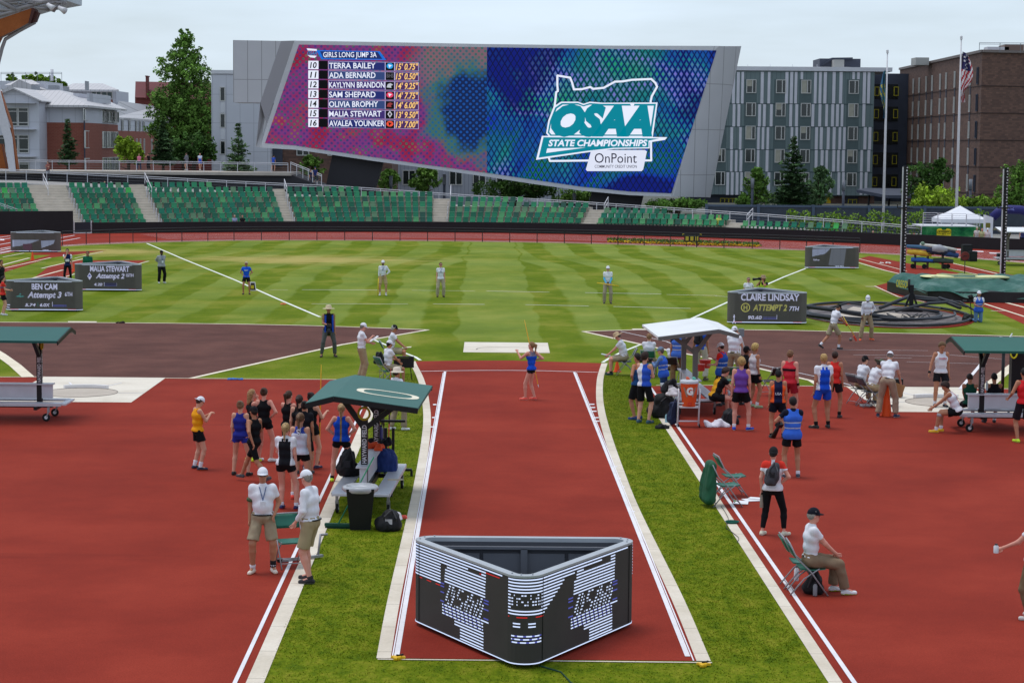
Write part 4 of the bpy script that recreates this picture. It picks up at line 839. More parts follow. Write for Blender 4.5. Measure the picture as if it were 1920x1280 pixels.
for a, b_ in [(1556, 1582), (1610, 1636)]:
 mb = MB(); mb.box2(W(a, 368, GD+1.0), W(b_, 400, GD+2)); mb.build('brick_pier', M_BBRICK, B)
mb = MB(); mb.box2(W(1549.5, 368, GD+.9), W(1555, 396, GD+1.9)); mb.build('yellow_panel', mat('yellow_panel', (212, 176, 20), .5), B)
for x in (1600, 1360, 1375): P, an = on_wall((A_[0], A_[1]+1.2), (B_[0], B_[1]+1.2), x); window(B, (P[0], P[1]-.05), z_(396), z_(373), 1.2, an, .5, frame=mat('yellow_frame', (190, 176, 40), .5))
mb = MB(); mb.box2(W(1537, 110, GD+3), W(1599, 133, GD+9)); mb.build('penthouse', M_SLATE, B)
mb = MB(); mb.prism([W(1537, 126, GD+2.8), W(1560, 108.5, GD+2.8), W(1599, 108, GD+2.8), W(1599, 112, GD+2.8), W(1562, 112, GD+2.8)], (0, 7, 0)); mb.build('penthouse_roof', M_SLATE, B)
mb = MB(); mb.box2(W(1564, 112, GD+1), W(1578, 131, GD+3)); mb.build('roof_unit', mat('unit_grey', (170, 168, 164), .6), B)
mb = MB(); mb.tube([W(1385, 128, GD+2), W(1560, 129, GD+2)], .22, 6); mb.tube([W(1580, 129, GD+2), W(1614, 130, GD+2), W(1616, 134, GD+2)], .22, 6); mb.build('roof_pipe', M_WHT, B)
mb = MB()
for x in (1402, 1444, 1486, 1532, 1582): mb.tube([W(x, 134, GD+1), W(x, 121, GD+1)], .03, 4)
mb.build('roof_masts', M_FRM, B)
B = bldg('link_block', 'dark recessed link block with yellow framed windows between two buildings')
A_, B_ = px_wall(1628, 279, 1700, 279); wallbox(B, 'wall', A_, B_, 0, zat(1650, 138, 279), 8, M_SLATE)
for i, y in enumerate((159, 201, 244, 287, 328)):
 mb = MB(); mb.box2(W(1637, y-1, 278.9), W(1683, y+27, 279)); mb.build('glazing', M_GLASS, B)
 for x in (1640.5, 1676.5): P, an = on_wall(A_, B_, x); window(B, (P[0], P[1]-.15), zat(x, y+21, 279), zat(x, y+4, 279), .65, an, 0, frame=mat('yellow_frame', (190, 176, 40), .5))
B = bldg('brown_brick_building', 'large brown brick building with rows of tall narrow windows at the right')
A_, B_ = px_wall(1683, 286, 1836, 232); C_, D_ = px_wall(1836, 232, 2060, 236); zt = zat(1836, 98, 232)
mb = MB(); ap, bp_, dp = Vector((A_[0], A_[1], 0)), Vector((B_[0], B_[1], 0)), Vector((D_[0], D_[1], 0))
mb.prism([ap, bp_, dp, dp+Vector((0, 40, 0)), ap+Vector((4, 12, 0))], (0, 0, zt)); mb.build('wall', M_BBRICK, B)
mb = MB(); off = Vector((0, -.12, 0)); mb.bar(ap+off+Vector((0, 0, zt+.12)), bp_+off+Vector((0, 0, zt+.12)), .4, .3); mb.bar(bp_+off+Vector((0, 0, zt+.121)), dp+off+Vector((0, 0, zt+.121)), .4, .3); mb.build('coping', mat('dark_coping', (120, 108, 104), .6), B)
mb = MB(); cols = [1686.5, 1697.5, 1710, 1721, 1734, 1745, 1760, 1771, 1787, 1816, 1829.5]
for k in range(5):
 zz = 17.0-k*3.03-2.75
 for p, q in ((ap, bp_), (bp_, dp)): mb.bar(p+Vector((0, -.03, zz)), q+Vector((0, -.03, zz)), .08, .09)
mb.build('string_course', mat('joint_brown', (60, 46, 44), .8), B)
for cx_ in cols:
 P, an = on_wall(A_, B_, cx_); wd = .55 if cx_ != 1829.5 else .75
 for k in range(5):
  z1 = 16.4-k*3.03
  window(B, (P[0]-.05, P[1]-.03), z1-1.95, z1, wd, an, 0 if cx_ == 1829.5 else .62, frame=M_FRAME if cx_ != 1829.5 else M_SLATE)
  if cx_ not in (1829.5,): mb = MB(); mb.box((0, 0, 0), (wd*.8, .1, .95)); o = mb.build('spandrel', mat('spandrel_grey', (84, 84, 94), .6), B, (P[0]-.03, P[1], z1-2.5)); o.rotation_euler = (0, 0, an)
mb = MB(); mb.box2(W(1884, 84, 240), W(1908, 100, 243)); mb.build('roof_unit', mat('unit_brown', (120, 100, 92), .7), B); mb = MB(); mb.box2(W(1852, 88, 240), W(1884, 100, 242)); mb.build('roof_unit', M_FRM, B)
mb = MB(); mb.box2(W(1717, 108, 262), W(1733, 124, 265)); mb.build('roof_unit', mat('unit_grey', (170, 168, 164), .6), B)
railing('thin railing on the brown brick roof at the upper right', [W(1836, 99, 231.5), W(1990, 100, 233)], 1.1, mat('thin_grey', (120, 124, 130), .6), gap=2, wires=1)
e = empty('entrance_canopy', (0, 0, 0), 0, 'low dark entrance canopy before the brown brick building', 'canopy')
mb = MB(); mb.prism([W(1606, 361, 240), W(1626, 358, 246), W(1735, 360, 246), W(1735, 372, 238), W(1664, 372, 236)], (0, 0, .35)); mb.build('roof', M_SLATE, e)
mb = MB(); mb.box2(W(1640, 358.5, 246.5), W(1720, 362.5, 247.5)); mb.build('fascia', M_FRM, e)
for x in (1630, 1668, 1715): mb = MB(); mb.tube([Vector((W(x, 300, 241).x, 241, 0)), W(x, 366, 241)], .12, 6); mb.build('column', M_DK, e)
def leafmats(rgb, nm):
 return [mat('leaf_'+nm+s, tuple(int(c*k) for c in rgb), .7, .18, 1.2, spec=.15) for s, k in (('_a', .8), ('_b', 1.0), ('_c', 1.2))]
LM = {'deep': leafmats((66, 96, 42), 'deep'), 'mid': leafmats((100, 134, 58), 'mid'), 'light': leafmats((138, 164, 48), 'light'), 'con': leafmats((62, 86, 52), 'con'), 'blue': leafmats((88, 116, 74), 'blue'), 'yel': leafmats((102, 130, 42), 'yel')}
M_BARK = mat('bark', (78, 64, 52), .95, .2, 3, bump=.5)
def quad(mb, c, s, nrm=None, asp=1.0):
 n = Vector((random.gauss(0, 1), random.gauss(0, 1), random.gauss(0, 1)+.6)).normalized() if nrm is None else nrm
 u = n.orthogonal().normalized(); a = random.uniform(0, 6.28); u = (Matrix.Rotation(a, 3, n) @ u); v = n.cross(u)
 mb.add([c-u*s*asp, c-v*s*.5, c+u*s*asp, c+v*s*.5], [(0, 1, 2, 3)])
def broad_tree(px, ytop, ybot, wpx, D, kind, label, blobs=None, dens=1.0, ls=.16, group='trees beyond the stand', name='broadleaf_tree', trunk_y=None):
 base = W(px, 300, D); base.z = 0; e = empty(name, base, 0, label, 'tree', group)
 zt, zb = zat(px, ytop, D), max(.2, zat(px, ybot, D)); wm = wpx*D/3850
 mb = MB(); H = zt; tr = .05*wm+.08; pts = [Vector((0, 0, 0)), Vector((.03*wm, 0, zb+.2*(H-zb))), Vector((-.02*wm, 0, zb+.55*(H-zb))), Vector((0, 0, H*.93))]
 mb.tube(pts, [tr, tr*.8, tr*.45, tr*.1], 7)
 for k in range(7):
  t = .25+.6*k/7; a = k*2.4; p = pts[0].lerp(pts[3], t*.9+.05); mb.tube([p, p+Vector((math.cos(a)*wm*.2, math.sin(a)*wm*.15, (H-zb)*.08)), p+Vector((math.cos(a)*wm*.38, math.sin(a)*wm*.3, (H-zb)*.12))], [tr*.35, tr*.2, tr*.05], 5)
 mb.build('trunk', M_BARK, e)
 mb = MB(); blobs = blobs or [(0, .5, .5, .5)]
 for bx, bz, rx, rz in blobs:
  cx_, cz_ = bx*wm, zb+bz*(H-zb); RX, RZ = rx*wm*1.34, rz*(H-zb)*1.1
  nc = int(54*dens*max(.7, RX*RZ/3))
  for _ in range(nc):
   a, c_, r_ = random.uniform(0, 6.28), random.uniform(-1, 1), random.random()**.45; s_ = math.sqrt(1-c_*c_)
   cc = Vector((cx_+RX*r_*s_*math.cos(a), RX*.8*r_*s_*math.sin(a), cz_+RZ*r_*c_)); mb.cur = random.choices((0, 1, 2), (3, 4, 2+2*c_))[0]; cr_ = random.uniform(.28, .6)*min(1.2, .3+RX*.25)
   for _k in range(26):
    d = Vector((random.gauss(0, 1), random.gauss(0, 1), random.gauss(0, .8))); d = d.normalized()*cr_*random.random()**.4
    quad(mb, cc+d, ls*random.uniform(.7, 1.5))
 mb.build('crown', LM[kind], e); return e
def conifer(px, ytop, ybot, wpx, D, kind, label, tiers=14, dens=1.0, droop=.25, name='conifer', group='conifers beyond the stand', open_=0.0, low=None):
 base = W(px, 300, D); base.z = 0; e = empty(name, base, 0, label, 'tree', group); zt = zat(px, ytop, D); zb = max(.3, zat(px, ybot, D)); wm = wpx*D/3850/2
 mb = MB(); mb.tube([(0, 0, 0), (0, 0, zt*.6), (0, 0, zt)], [.16+.02*zt, .1, .015], 6); mb.build('trunk', M_BARK, e)
 mb = MB(); n = 0
 for i in range(tiers):
  t = i/(tiers-1); z = zt-(zt-zb)*(.04+.96*t); R = wm*(.07+.93*t**.85)*random.uniform(.8, 1.12)
  nb = int(7+9*t)
  for k in range(nb):
   a = random.uniform(0, 6.28); Lb = R*random.uniform(.6, 1.12); m_ = max(3, int(Lb/.12*dens)); mb.cur = random.choice((0, 1, 1, 2)); zz = z+random.uniform(-.5, .5)*(zt-zb)/tiers
   for j in range(m_):
    s_ = (j+.5)/m_; c = Vector((math.cos(a)*Lb*s_, math.sin(a)*Lb*s_, zz-droop*Lb*s_+.12*Lb*s_*s_))
    wdt = .2+.16*(1-s_)*min(1.5, Lb)
    for q in range(3):
     quad(mb, c+Vector((random.uniform(-1, 1)*wdt, random.uniform(-1, 1)*wdt, random.uniform(-.12, .05))), random.uniform(.1, .2)*(1+.15*Lb), Vector((random.gauss(0, .5), random.gauss(0, .5), 1)).normalized(), 1.2)
 mb.build('crown', LM[kind], e); return e
broad_tree(345, 58, 300, 116, 256, 'mid', 'very tall green tree with a pointed crown between the brick house and the pale hall',
 [(.03, .93, .1, .08), (.03, .84, .2, .1), (.0, .74, .3, .1), (.02, .66, .36, .09), (.1, .56, .3, .08), (.02, .48, .42, .1), (-.1, .38, .38, .1), (.18, .36, .34, .1), (0, .26, .46, .11), (-.25, .2, .25, .1), (.25, .16, .25, .12), (0, .1, .45, .1)], dens=.88, ls=.17, name='tall_tree')
conifer(127, 224, 304, 42, 206, 'con', 'dark young conifer with a thin bare tip before the orange brick wall', 11, 1.1, .1)
broad_tree(240, 254, 303, 46, 216, 'light', 'bright yellow green bushy tree beside the brick annex', [(0, .45, .42, .5), (-.2, .7, .25, .25), (.3, .25, .25, .3)], 1.6, ls=.15)
conifer(306, 226, 304, 56, 214, 'con', 'dark dense conifer in front of the brick annex', 13, 1.3, .15)
broad_tree(362, 250, 304, 66, 222, 'deep', 'dark shrubby tree at the foot of the tall tree', [(0, .5, .5, .45), (-.3, .35, .3, .35), (.3, .3, .3, .3)], 1.5)
conifer(447, 232, 322, 64, 204, 'blue', 'pale green layered conifer in front of the pale hall', 10, .9, -.02)
broad_tree(585, 292, 336, 44, 216, 'mid', 'small thin tree in front of the brown brick under the screen', [(0, .5, .4, .45), (-.1, .8, .2, .2)], 1.2, ls=.13)
broad_tree(728, 318, 356, 36, 214, 'mid', 'small tree right of the dark screen pier', [(0, .5, .45, .45), (.1, .8, .25, .2)], 1.8, ls=.12)
broad_tree(800, 313, 360, 56, 210, 'mid', 'rounded green tree before the grey siding under the screen', [(0, .45, .42, .42), (.02, .78, .25, .22), (-.25, .3, .25, .25)], 1.6, ls=.13)
broad_tree(968, 334, 378, 130, 205, 'deep', 'wide dark tree under the middle of the screen', [(-.22, .55, .3, .4), (.05, .6, .3, .38), (.3, .45, .22, .35)], 1.6, ls=.14)
broad_tree(1085, 356, 384, 80, 205, 'mid', 'low tree with yellow leaves under the right half of the screen', [(-.2, .5, .3, .5), (.2, .5, .3, .5)], 1.4, ls=.13)
broad_tree(1270, 372, 394, 100, 200, 'mid', 'low shrubs below the right end of the screen', [(-.25, .5, .25, .5), (.0, .5, .25, .4), (.3, .5, .2, .4)], 1.4, ls=.13, name='shrub')
broad_tree(1419, 318, 388, 56, 205, 'mid', 'light green broadleaf tree left of the tall conifer by the striped building', [(0, .3, .45, .3), (.05, .62, .35, .25), (.05, .88, .15, .15), (-.3, .15, .3, .2)], 1.3, ls=.13)
conifer(1487, 254, 392, 100, 200, 'con', 'tall dark green conifer in front of the striped building', 17, 1.2, .12)
broad_tree(1536, 315, 390, 50, 206, 'blue', 'grey green broadleaf tree right of the tall conifer', [(0, .3, .45, .3), (.1, .62, .35, .25), (.1, .9, .2, .12)], 1.4, ls=.13)
broad_tree(1741, 300, 392, 84, 190, 'deep', 'dark green tree behind the vault uprights before the brown brick', [(-.1, .65, .32, .3), (.2, .6, .3, .3), (.25, .9, .12, .14), (-.25, .35, .25, .3)], 1.3, ls=.13)
broad_tree(1760, 348, 394, 90, 184, 'light', 'bright green leafy tree low before the brown brick building', [(0, .5, .45, .5), (-.3, .2, .25, .2), (.35, .15, .2, .2)], 1.4, ls=.13)
broad_tree(1850, 366, 396, 90, 186, 'yel', 'low yellowish shrubs behind the white tent', [(-.3, .4, .25, .4), (0, .45, .3, .4), (.3, .5, .25, .4)], 1.4, ls=.12, name='shrub')
broad_tree(1912, 300, 396, 66, 186, 'mid', 'green tree at the right edge of the picture', [(0, .6, .4, .4), (-.25, .3, .3, .3), (.2, .2, .4, .2)], 1.3, ls=.13)
for x, y0, w_ in [(25, 140, 16), (52, 142, 20), (72, 137, 22), (96, 143, 26), (118, 150, 14)]:
 broad_tree(x, y0, y0+24, w_, 330, 'yel', 'distant treetop above the roofs, %s' % {25: 'behind the left end of the roof railing', 52: 'second from the left behind the roof railing', 72: 'left of the white flue', 96: 'right at the white flue', 118: 'at the right end of the roof railing'}[x], [(0, .5, .5, .5)], 1.0, ls=.25, group='distant treetops')
def hedge(x0, x1, y0, y1, D, kind, label, name='hedge'):
 A, B_ = W(x0, y0, D), W(x1, y0, D); e = empty(name, (A.x, D, 0), 0, label, 'hedge'); Lh = B_.x-A.x; H = (A.z+B_.z)/2
 mb = MB()
 for k in range(int(Lh/.9)): mb.tube([(.45+.9*k, 0, 0), (.45+.9*k, 0, H*.8)], .03, 4)
 mb.build('stems', M_BARK, e); mb = MB()
 for _ in range(int(Lh*170)):
  x = random.uniform(0, Lh); h = H+.22*math.sin(x*1.9)+.14*math.sin(x*4.7); z = random.uniform(.05, 1)**.7*h; mb.cur = random.choice((0, 1, 1, 2)); quad(mb, Vector((x, random.uniform(-.7, .7), z)), random.uniform(.08, .19))
 mb.build('foliage', LM[kind], e)
hedge(1474, 1732, 399, 430, 166, 'yel', 'bright green hedge between the grey fence and the sloping railing')
hedge(1826, 1850, 398, 430, 164, 'yel', 'short green hedge between the tent and the inflatable arch')
e = empty('screen_fence', G(1330, 430), 0, 'long dark blue grey mesh fence behind the hedge at the right', 'fence'); e.location = (0, 0, 0)
FDp = 172; zt0 = zat(1340, 386, FDp); zt1 = zat(1890, 393, FDp); xs = [1325, 1422, 1525, 1630, 1734, 1838, 1942, 2046]
mesh_m = mat('fence_mesh', (58, 64, 74), .8, .12, 2.5)
for i in range(7):
 a, b_ = W(xs[i], 386, FDp), W(xs[i+1], 386, FDp); mb = MB(); mb.box2((a.x+.1, FDp+.02, .1), (b_.x-.1, FDp+.05, 2.2)); mb.build('mesh_panel', mesh_m, e)
 mb = MB(); mb.box2((a.x+.08, FDp-.05, 2.2), (b_.x-.08, FDp+.08, 2.38)); mb.build('top_rail', mat('fence_blue', (70, 82, 100), .6), e)
for i in range(8): a = W(xs[i], 386, FDp); mb = MB(); mb.box((0, 0, 1.21), (.24, .24, 2.42)); mb.build('post', mat('fence_blue', (70, 82, 100), .6), e, (a.x, FDp, 0))
def flagpole(px, ytop, D, lab, kind):
 top = W(px, ytop, D); base = Vector((top.x, D, 0)); e = empty('flagpole', base, 0, lab, 'flagpole'); H = top.z
 mb = MB(); mb.tube([(0, 0, 0), (0, 0, H*.6), (0, 0, H)], [.13, .1, .05], 10); mb.build('pole', M_WHT, e)
 mb = MB(); mb.blob((0, 0, H+.1), .11, 8); mb.tube([(0, 0, H-.1), (0, 0, H+.02)], .1, 8); mb.build('finial', M_FRM, e)
 return e, H
def flag(e, zt, zb, wd, stripes, off, name):
 """limp hanging cloth: stripes across the hoist folded into narrow pleats"""
 mb = MB(); n = 26; m_ = 14; vs = []
 for i in range(n+1):
  t = i/n; z = zt-(zt-zb)*t
  for j in range(m_+1):
   s = j/m_; wv = wd*(.35+.65*math.sin(math.pi*min(1, t*1.25+.08))**.7)
   vs.append(Vector((off*(.1+s*wv+.05*math.sin(t*9+s*4)), .13*math.sin(s*13+t*3.5), z-s*.45*(1-t)*wd)))
 for i in range(n):
  for j in range(m_):
   mb.cur = stripes(i/n, j/m_); a = i*(m_+1)+j; mb.add([vs[a], vs[a+1], vs[a+m_+2], vs[a+m_+1]], [(0, 1, 2, 3)])
 return mb
e, H = flagpole(1802.5, 72, 164, 'tall white flagpole with a limp red white and blue striped flag', 'us')
fr_, fw_, fn_ = mat('flag_red', (178, 40, 52), .8), mat('flag_white', (222, 218, 222), .8), mat('flag_navy', (46, 44, 92), .8)
def us(t, s):
 if t < .34 and s < .75: return 2 if (int(t*60)+int(s*9)) % 5 else 1
 return (int((t*.9+s*.55)*13)) % 2
mb = flag(e, zat(1802, 96, 164), zat(1802, 192, 164), .9, us, 1, 'flag'); mb.build('flag', [fr_, fw_, fn_], e)
o = e
e, H = flagpole(1664, 98, 172, 'tall white flagpole with a limp blue green and yellow flag', 'or')
mb = flag(e, zat(1664, 132, 172), zat(1664, 222, 172), .4, lambda t, s: 1 if (.25 < t < .8 and int(t*17+s*6) % 3 == 0) else (2 if s > .6 else 0), -1, 'flag'); mb.build('flag', [mat('flag_slate', (64, 118, 132), .8), mat('flag_yellow', (178, 168, 70), .8), mat('flag_blue', (52, 96, 130), .8)], e)
for px, yt, D, n in [(1411, 334, 200, 'before the light green tree left of the tall conifer'), (1582, 338, 200, 'before the right end of the striped building'), (1820, 336, 196, 'before the brown brick building near the flagpole'), (733, 330, 203, 'just right of the dark screen pier'), (833, 327, 203, 'before the grey siding block'), (1077, 362, 203, 'under the right half of the screen')]:
 t_ = W(px, yt, D); e = empty('lamp_post', (t_.x, D, 0), 0, 'plain grey lamp post '+n, 'lamp post', 'grey lamp posts behind the stand'); mb = MB(); mb.tube([(0, 0, 0), (0, 0, t_.z-1)], .13, 8); mb.build('post', M_SLATE, e); mb = MB(); mb.tube([(0, 0, t_.z-1), (0, 0, t_.z)], .17, 8); mb.build('lamp_head', mat('lamp_grey', (120, 122, 130), .5), e)
TD = 158; pk = W(1800, 385.5, TD); l_, r_ = W(1757, 409, TD), W(1844, 409, TD); hw = (r_.x-l_.x)/2
e = empty('canopy_tent', (pk.x, TD, 0), 0, 'white pop up tent behind the grey metal barriers', 'tent'); ez = l_.z; pz = pk.z
mb = MB(); q = [Vector((-hw, -hw, ez)), Vector((hw, -hw, ez)), Vector((hw, hw, ez)), Vector((-hw, hw, ez))]; ap_ = Vector((0, 0, pz))
for i in range(4):
 a, b_ = q[i], q[(i+1) % 4]; m1 = (a+b_)/2*.5+ap_*.5-Vector((0, 0, .08)); mb.add([a, b_, m1+(b_-a)*.25, ap_, m1-(b_-a)*.25], [(0, 1, 2, 3, 4)]); mb.add([a, b_, b_-Vector((0, 0, .3)), a-Vector((0, 0, .3))], [(0, 3, 2, 1)])
mb.build('canopy', mat('tent_white', (226, 226, 232), .8), e)
for a in q: mb = MB(); mb.tube([(a.x*.97, a.y*.97, 0), (a.x*.97, a.y*.97, ez)], .035, 5); mb.build('leg', M_WHT, e)
BD = 152
for i, (xa, xb, n) in enumerate([(1730.5, 1757, 'leftmost of the row before the tent'), (1758.5, 1784, 'second of the row before the tent'), (1785.5, 1811, 'third of the row before the tent'), (1812, 1837, 'rightmost of the row before the tent')]):
 a, b_ = W(xa, 425, BD), W(xb, 425, BD); z1 = zat(xa, 399+i, BD); z0 = zat(xa, 424, BD)
 e = empty('metal_barrier', (a.x, BD, z0), 0, 'grey multi bar metal barrier, '+n, 'barrier', 'grey metal barriers before the tent'); Lx = b_.x-a.x; h = z1-z0
 mb = MB(); mb.tube([(0, 0, 0), (0, 0, h), (Lx, 0, h), (Lx, 0, 0)], .03, 5); mb.build('frame', M_WHT, e); mb = MB()
 for k in range(6): mb.tube([(0, 0, h*k/6), (Lx, 0, h*k/6)], .022, 4)
 mb.build('bars', M_WHT, e)
a, b_ = W(1729, 443, BD-.6), W(1834, 443, BD-.6)
e = empty('banner_platform', (a.x, BD-.6, 0), 0, 'raised platform front with green leafy banner and yellow shield sign', 'banner'); z1 = zat(1740, 425, BD-.6); Lx = b_.x-a.x
ban = make_surface('leaf_banner', [(.36, (20, 74, 52)), (.48, (34, 110, 64)), (.58, (66, 138, 84)), (.68, (112, 170, 110))], .9, 6, .2)
mb = MB(); mb.box2((0, 0, 0), (Lx, .12, z1)); mb.build('banner', ban, e)
mb = MB(); mb.box2((0, .14, z1-.02), (Lx, 4, z1+.06)); mb.build('deck', M_FRM, e)
for k in range(8): mb = MB(); mb.tube([(Lx*k/7, .3, 0), (Lx*k/7, .3, z1-.02)], .05, 5); mb.build('leg', M_WHT, e)
s0, s1 = W(1756.5, 442.5, BD-.7), W(1783, 442.5, BD-.7); ysc = lambda y: zat(1770, y, BD-.7); cxs = (s0.x+s1.x)/2
sp_ = [(s0.x, 442.5), (s1.x, 442.5), (s1.x, 431), (s1.x-.12, 429.2), (s1.x-.3, 428.6), (cxs+.12, 431.4), (cxs-.12, 431.4), (s0.x+.3, 428.6), (s0.x+.12, 429.2), (s0.x, 431)]
mb = MB(); mb.prism([Vector((x, BD-.72, ysc(y))) for x, y in sp_], (0, .08, 0)); y_ = mb.build('yellow_sign', mat('sign_yellow', (232, 206, 34), .6), e); y_.location = (-a.x, -(BD-.6), 0)
mb = MB(); text_on(mb, 'BOWERMAN', Vector((cxs, BD-.74, ysc(436.2))), (1, 0, 0), (0, 0, 1), .11, .78, .02, 0, 'C'); text_on(mb, 'PIT', Vector((cxs, BD-.74, ysc(440.8))), (1, 0, 0), (0, 0, 1), .14, .3, .02, 0, 'C')
zz0, zz1 = ysc(437.4), ysc(432.6)
for p, q_ in [((-.47, zz1), (.47, zz1)), ((-.47, zz1), (-.47, zz0)), ((.47, zz1), (.47, zz0)), ((-.47, zz0), (-.2, zz0-.06)), ((.47, zz0), (.2, zz0-.06))]: mb.bar((cxs+p[0], BD-.735, p[1]), (cxs+q_[0], BD-.735, q_[1]), .01, .03)
t_ = mb.build('lettering', mat('sign_green', (40, 60, 24), .7), e); t_.location = y_.location
e = empty('inflatable_arch', G(1850, 446), 0, 'navy blue inflatable arch with white leg panels at the right edge', 'arch'); e.location = (0, 0, 0); AD = 150
mb = MB(); mb.tube([W(1861, 408, AD), W(1873, 397, AD), W(1889, 393, AD), W(1912, 393.5, AD), W(1930, 398, AD), W(1940, 410, AD), W(1940, 446, AD)], .33, 12); mb.build('tube', mat('navy_fabric', (40, 40, 104), .6, .08, 2), e)
mb = MB(); mb.prism([W(1848, 403, AD-.4), W(1862.5, 408, AD-.4), W(1861, 447, AD-.4), W(1847.5, 447, AD-.4)], (0, .7, 0)); mb.build('leg', mat('white_fabric', (222, 222, 230), .7), e)
mb = MB(); mb.box2(W(1848.5, 418, AD-.45), W(1856.5, 427, AD-.42)); mb.build('yellow_patch', mat('patch_olive', (120, 112, 50), .7), e)
mb = MB(); text_on(mb, 'ATHL', W(1889, 394.4, AD-.4), ux, uz, .2, .5, .02); mb.build('lettering', mat('pale_letter', (140, 146, 220), .6), e)
RD = 176
def R_(x, y, dd=0): return W(x, y, RD+dd)
e = empty('stadium_roof', (0, 0, 0), 0, 'timber and steel stadium roof arch entering the picture at the top left', 'roof')
M_TIM = make_surface('laminated_timber', [(.3, (136, 74, 38)), (.7, (158, 90, 48))], .8, 8, .12, rough=.6); M_STL = mat('painted_steel', (138, 134, 138), .5, .08, 1)
mb = MB(); mb.prism([R_(-60, 50), R_(0, 36), R_(61, 15), R_(57, 41), R_(35, 53), R_(0, 70), R_(-10, 90), R_(-60, 95)], (0, 1.0, 0)); mb.build('timber_arch', M_TIM, e)
mb = MB(); mb.prism([R_(60, 15, -.1), R_(66, 18, -.1), R_(57, 43, -.1), R_(53, 43, -.1)], (0, 1.2, 0)); mb.prism([R_(66, 20, .2), R_(72, 25, .2), R_(66, 41, .2), R_(60, 44, .2)], (0, .8, 0)); mb.build('arch_end_plate', mat('dark_oxide', (74, 40, 38), .6), e)
mb = MB(); mb.tube([R_(66, 42, .5), R_(36, 58, .5), R_(10, 74, .5), R_(4, 90, .5), R_(-6, 130, .5), R_(-30, 170, .5)], .16, 8); mb.tube([R_(56, 42, .2), R_(34, 53.5, .2), R_(0, 70.5, .2)], .09, 6); mb.build('lower_chord', M_STL, e)
mb = MB(); mb.prism([R_(-60, -20, 1), R_(126, -20, 1), R_(126, 2, 1), R_(70, 12, 1), R_(30, 24, 1), R_(-60, 44, 1)], (0, 6, 0)); mb.build('roof_skin', mat('translucent_skin', (176, 184, 192), .5, .08, .4), e)
mb = MB()
for a, b_, r in [((-20, -8), (30, 18), .22), ((30, 18), (62, 9), .2), ((-20, 18), (30, 20), .17), ((-20, 34), (40, 18), .17), ((60, 9), (124, -6), .2), ((40, 2), (124, 5), .15), ((5, 2), (50, 12), .12), ((66, 14), (92, 18), .16), ((92, 18), (124, 6), .12), ((-20, 4), (60, -4), .2)]: mb.tube([R_(*a), R_(*b_)], r, 7)
for x in (28, 42, 58, 74, 96, 112): mb.box(R_(x, 5, -.1), (.5, .3, .12))
mb.build('roof_truss', M_STL, e)
def horn(px, py, a, lab):
 c = R_(px, py, -.3); e2 = empty('loudspeaker', c, 0, lab, 'loudspeaker'); d = Vector((math.cos(a), -.3, math.sin(a))).normalized(); mb = MB(); mb.tube([d*-.3, d*.1, d*.42], [.16, .22, .30], 12); mb.build('horn', M_WHT, e2); mb = MB(); mb.tube([(0, 0, 0), (0, 0, .55)], .04, 5); mb.build('bracket', M_STL, e2)
horn(94, 12, -.6, 'left white horn loudspeaker under the roof edge'); horn(115, 17, -.5, 'right white horn loudspeaker under the roof edge')
mb = MB(); mb.prism([R_(102, 12, -.4), R_(107, 14, -.4), R_(101, 23.5, -.4), R_(95, 21.5, -.4)], (0, .3, 0)); o = mb.build('floodlight', mat('flood_grey', (110, 98, 100), .5)); tag(o, 'flat grey floodlight between the two white loudspeakers', 'floodlight')
e = empty('roof_support', (0, 0, 0), 0, 'slanting timber and white steel roof leg standing at the far left edge', 'roof support'); RD2 = 190
def Q_(x, y, dd=0): return W(x, y, RD2+dd)
mb = MB(); mb.prism([Q_(-6, 165), Q_(0, 172), Q_(20, 232), Q_(33, 320), Q_(26, 320), Q_(10, 240), Q_(-6, 195)], (0, .8, 0)); mb.build('timber', M_TIM, e)
mb = MB(); mb.prism([Q_(-2, 175, -.3), Q_(2, 180, -.3), Q_(22, 258, -.3), Q_(29, 322, -.3), Q_(17, 322, -.3), Q_(8, 262, -.3), Q_(-8, 210, -.3)], (0, .25, 0)); mb.tube([Q_(-4, 150), Q_(2, 190), Q_(19, 240)], .12, 6); mb.build('white_steel', M_WHT, e)
mb = MB(); mb.prism([Q_(-10, 270), Q_(2, 270), Q_(12, 318), Q_(-10, 318)], (0, 1, 0)); mb.build('timber_foot', M_TIM, e)
e = empty('flower_bed', G(1150, 455), 0, 'low bed of yellow flowers and green leaves beside the red track', 'flower bed'); e.location = (0, 0, 0)
P_ = [G(1140, 455), G(1428, 463.5)]; mb = MB(); d_ = P_[1]-P_[0]
for _ in range(3800):
 t = random.random(); u = random.uniform(0, 2.2); p = P_[0]+d_*t+Vector((0, u, 0)); mb.cur = random.choice((0, 0, 0, 2)) if u > .7 else random.choice((1, 0, 1)); quad(mb, p+Vector((0, 0, random.uniform(.03, .3 if u > .7 else .16))), .08)
mb.build('flowers', [LM['deep'][1], mat('petal_yellow', (220, 178, 20), .7), LM['mid'][2]], e)
p = G(1297, 461.5); e = empty('scoreboard_sign', p, 0, 'small dark stand with yellow number panels beside the flower bed', 'sign'); mb = MB(); mb.box((0, 0, .55), (1.1, .1, .4)); mb.tube([(-.4, 0, 0), (-.4, 0, .5)], .03, 5); mb.tube([(.4, 0, 0), (.4, 0, .5)], .03, 5); mb.box((0, 0, .82), (1.3, .12, .08)); mb.build('stand', M_DK, e)
mb = MB()
for x in (-.35, 0, .35): mb.box((x, -.06, .55), (.22, .02, .3))
for x in (-.62, .62): mb.box((x, 0, .84), (.12, .12, .1))
mb.build('number_panel', mat('dull_yellow', (190, 170, 60), .6), e)
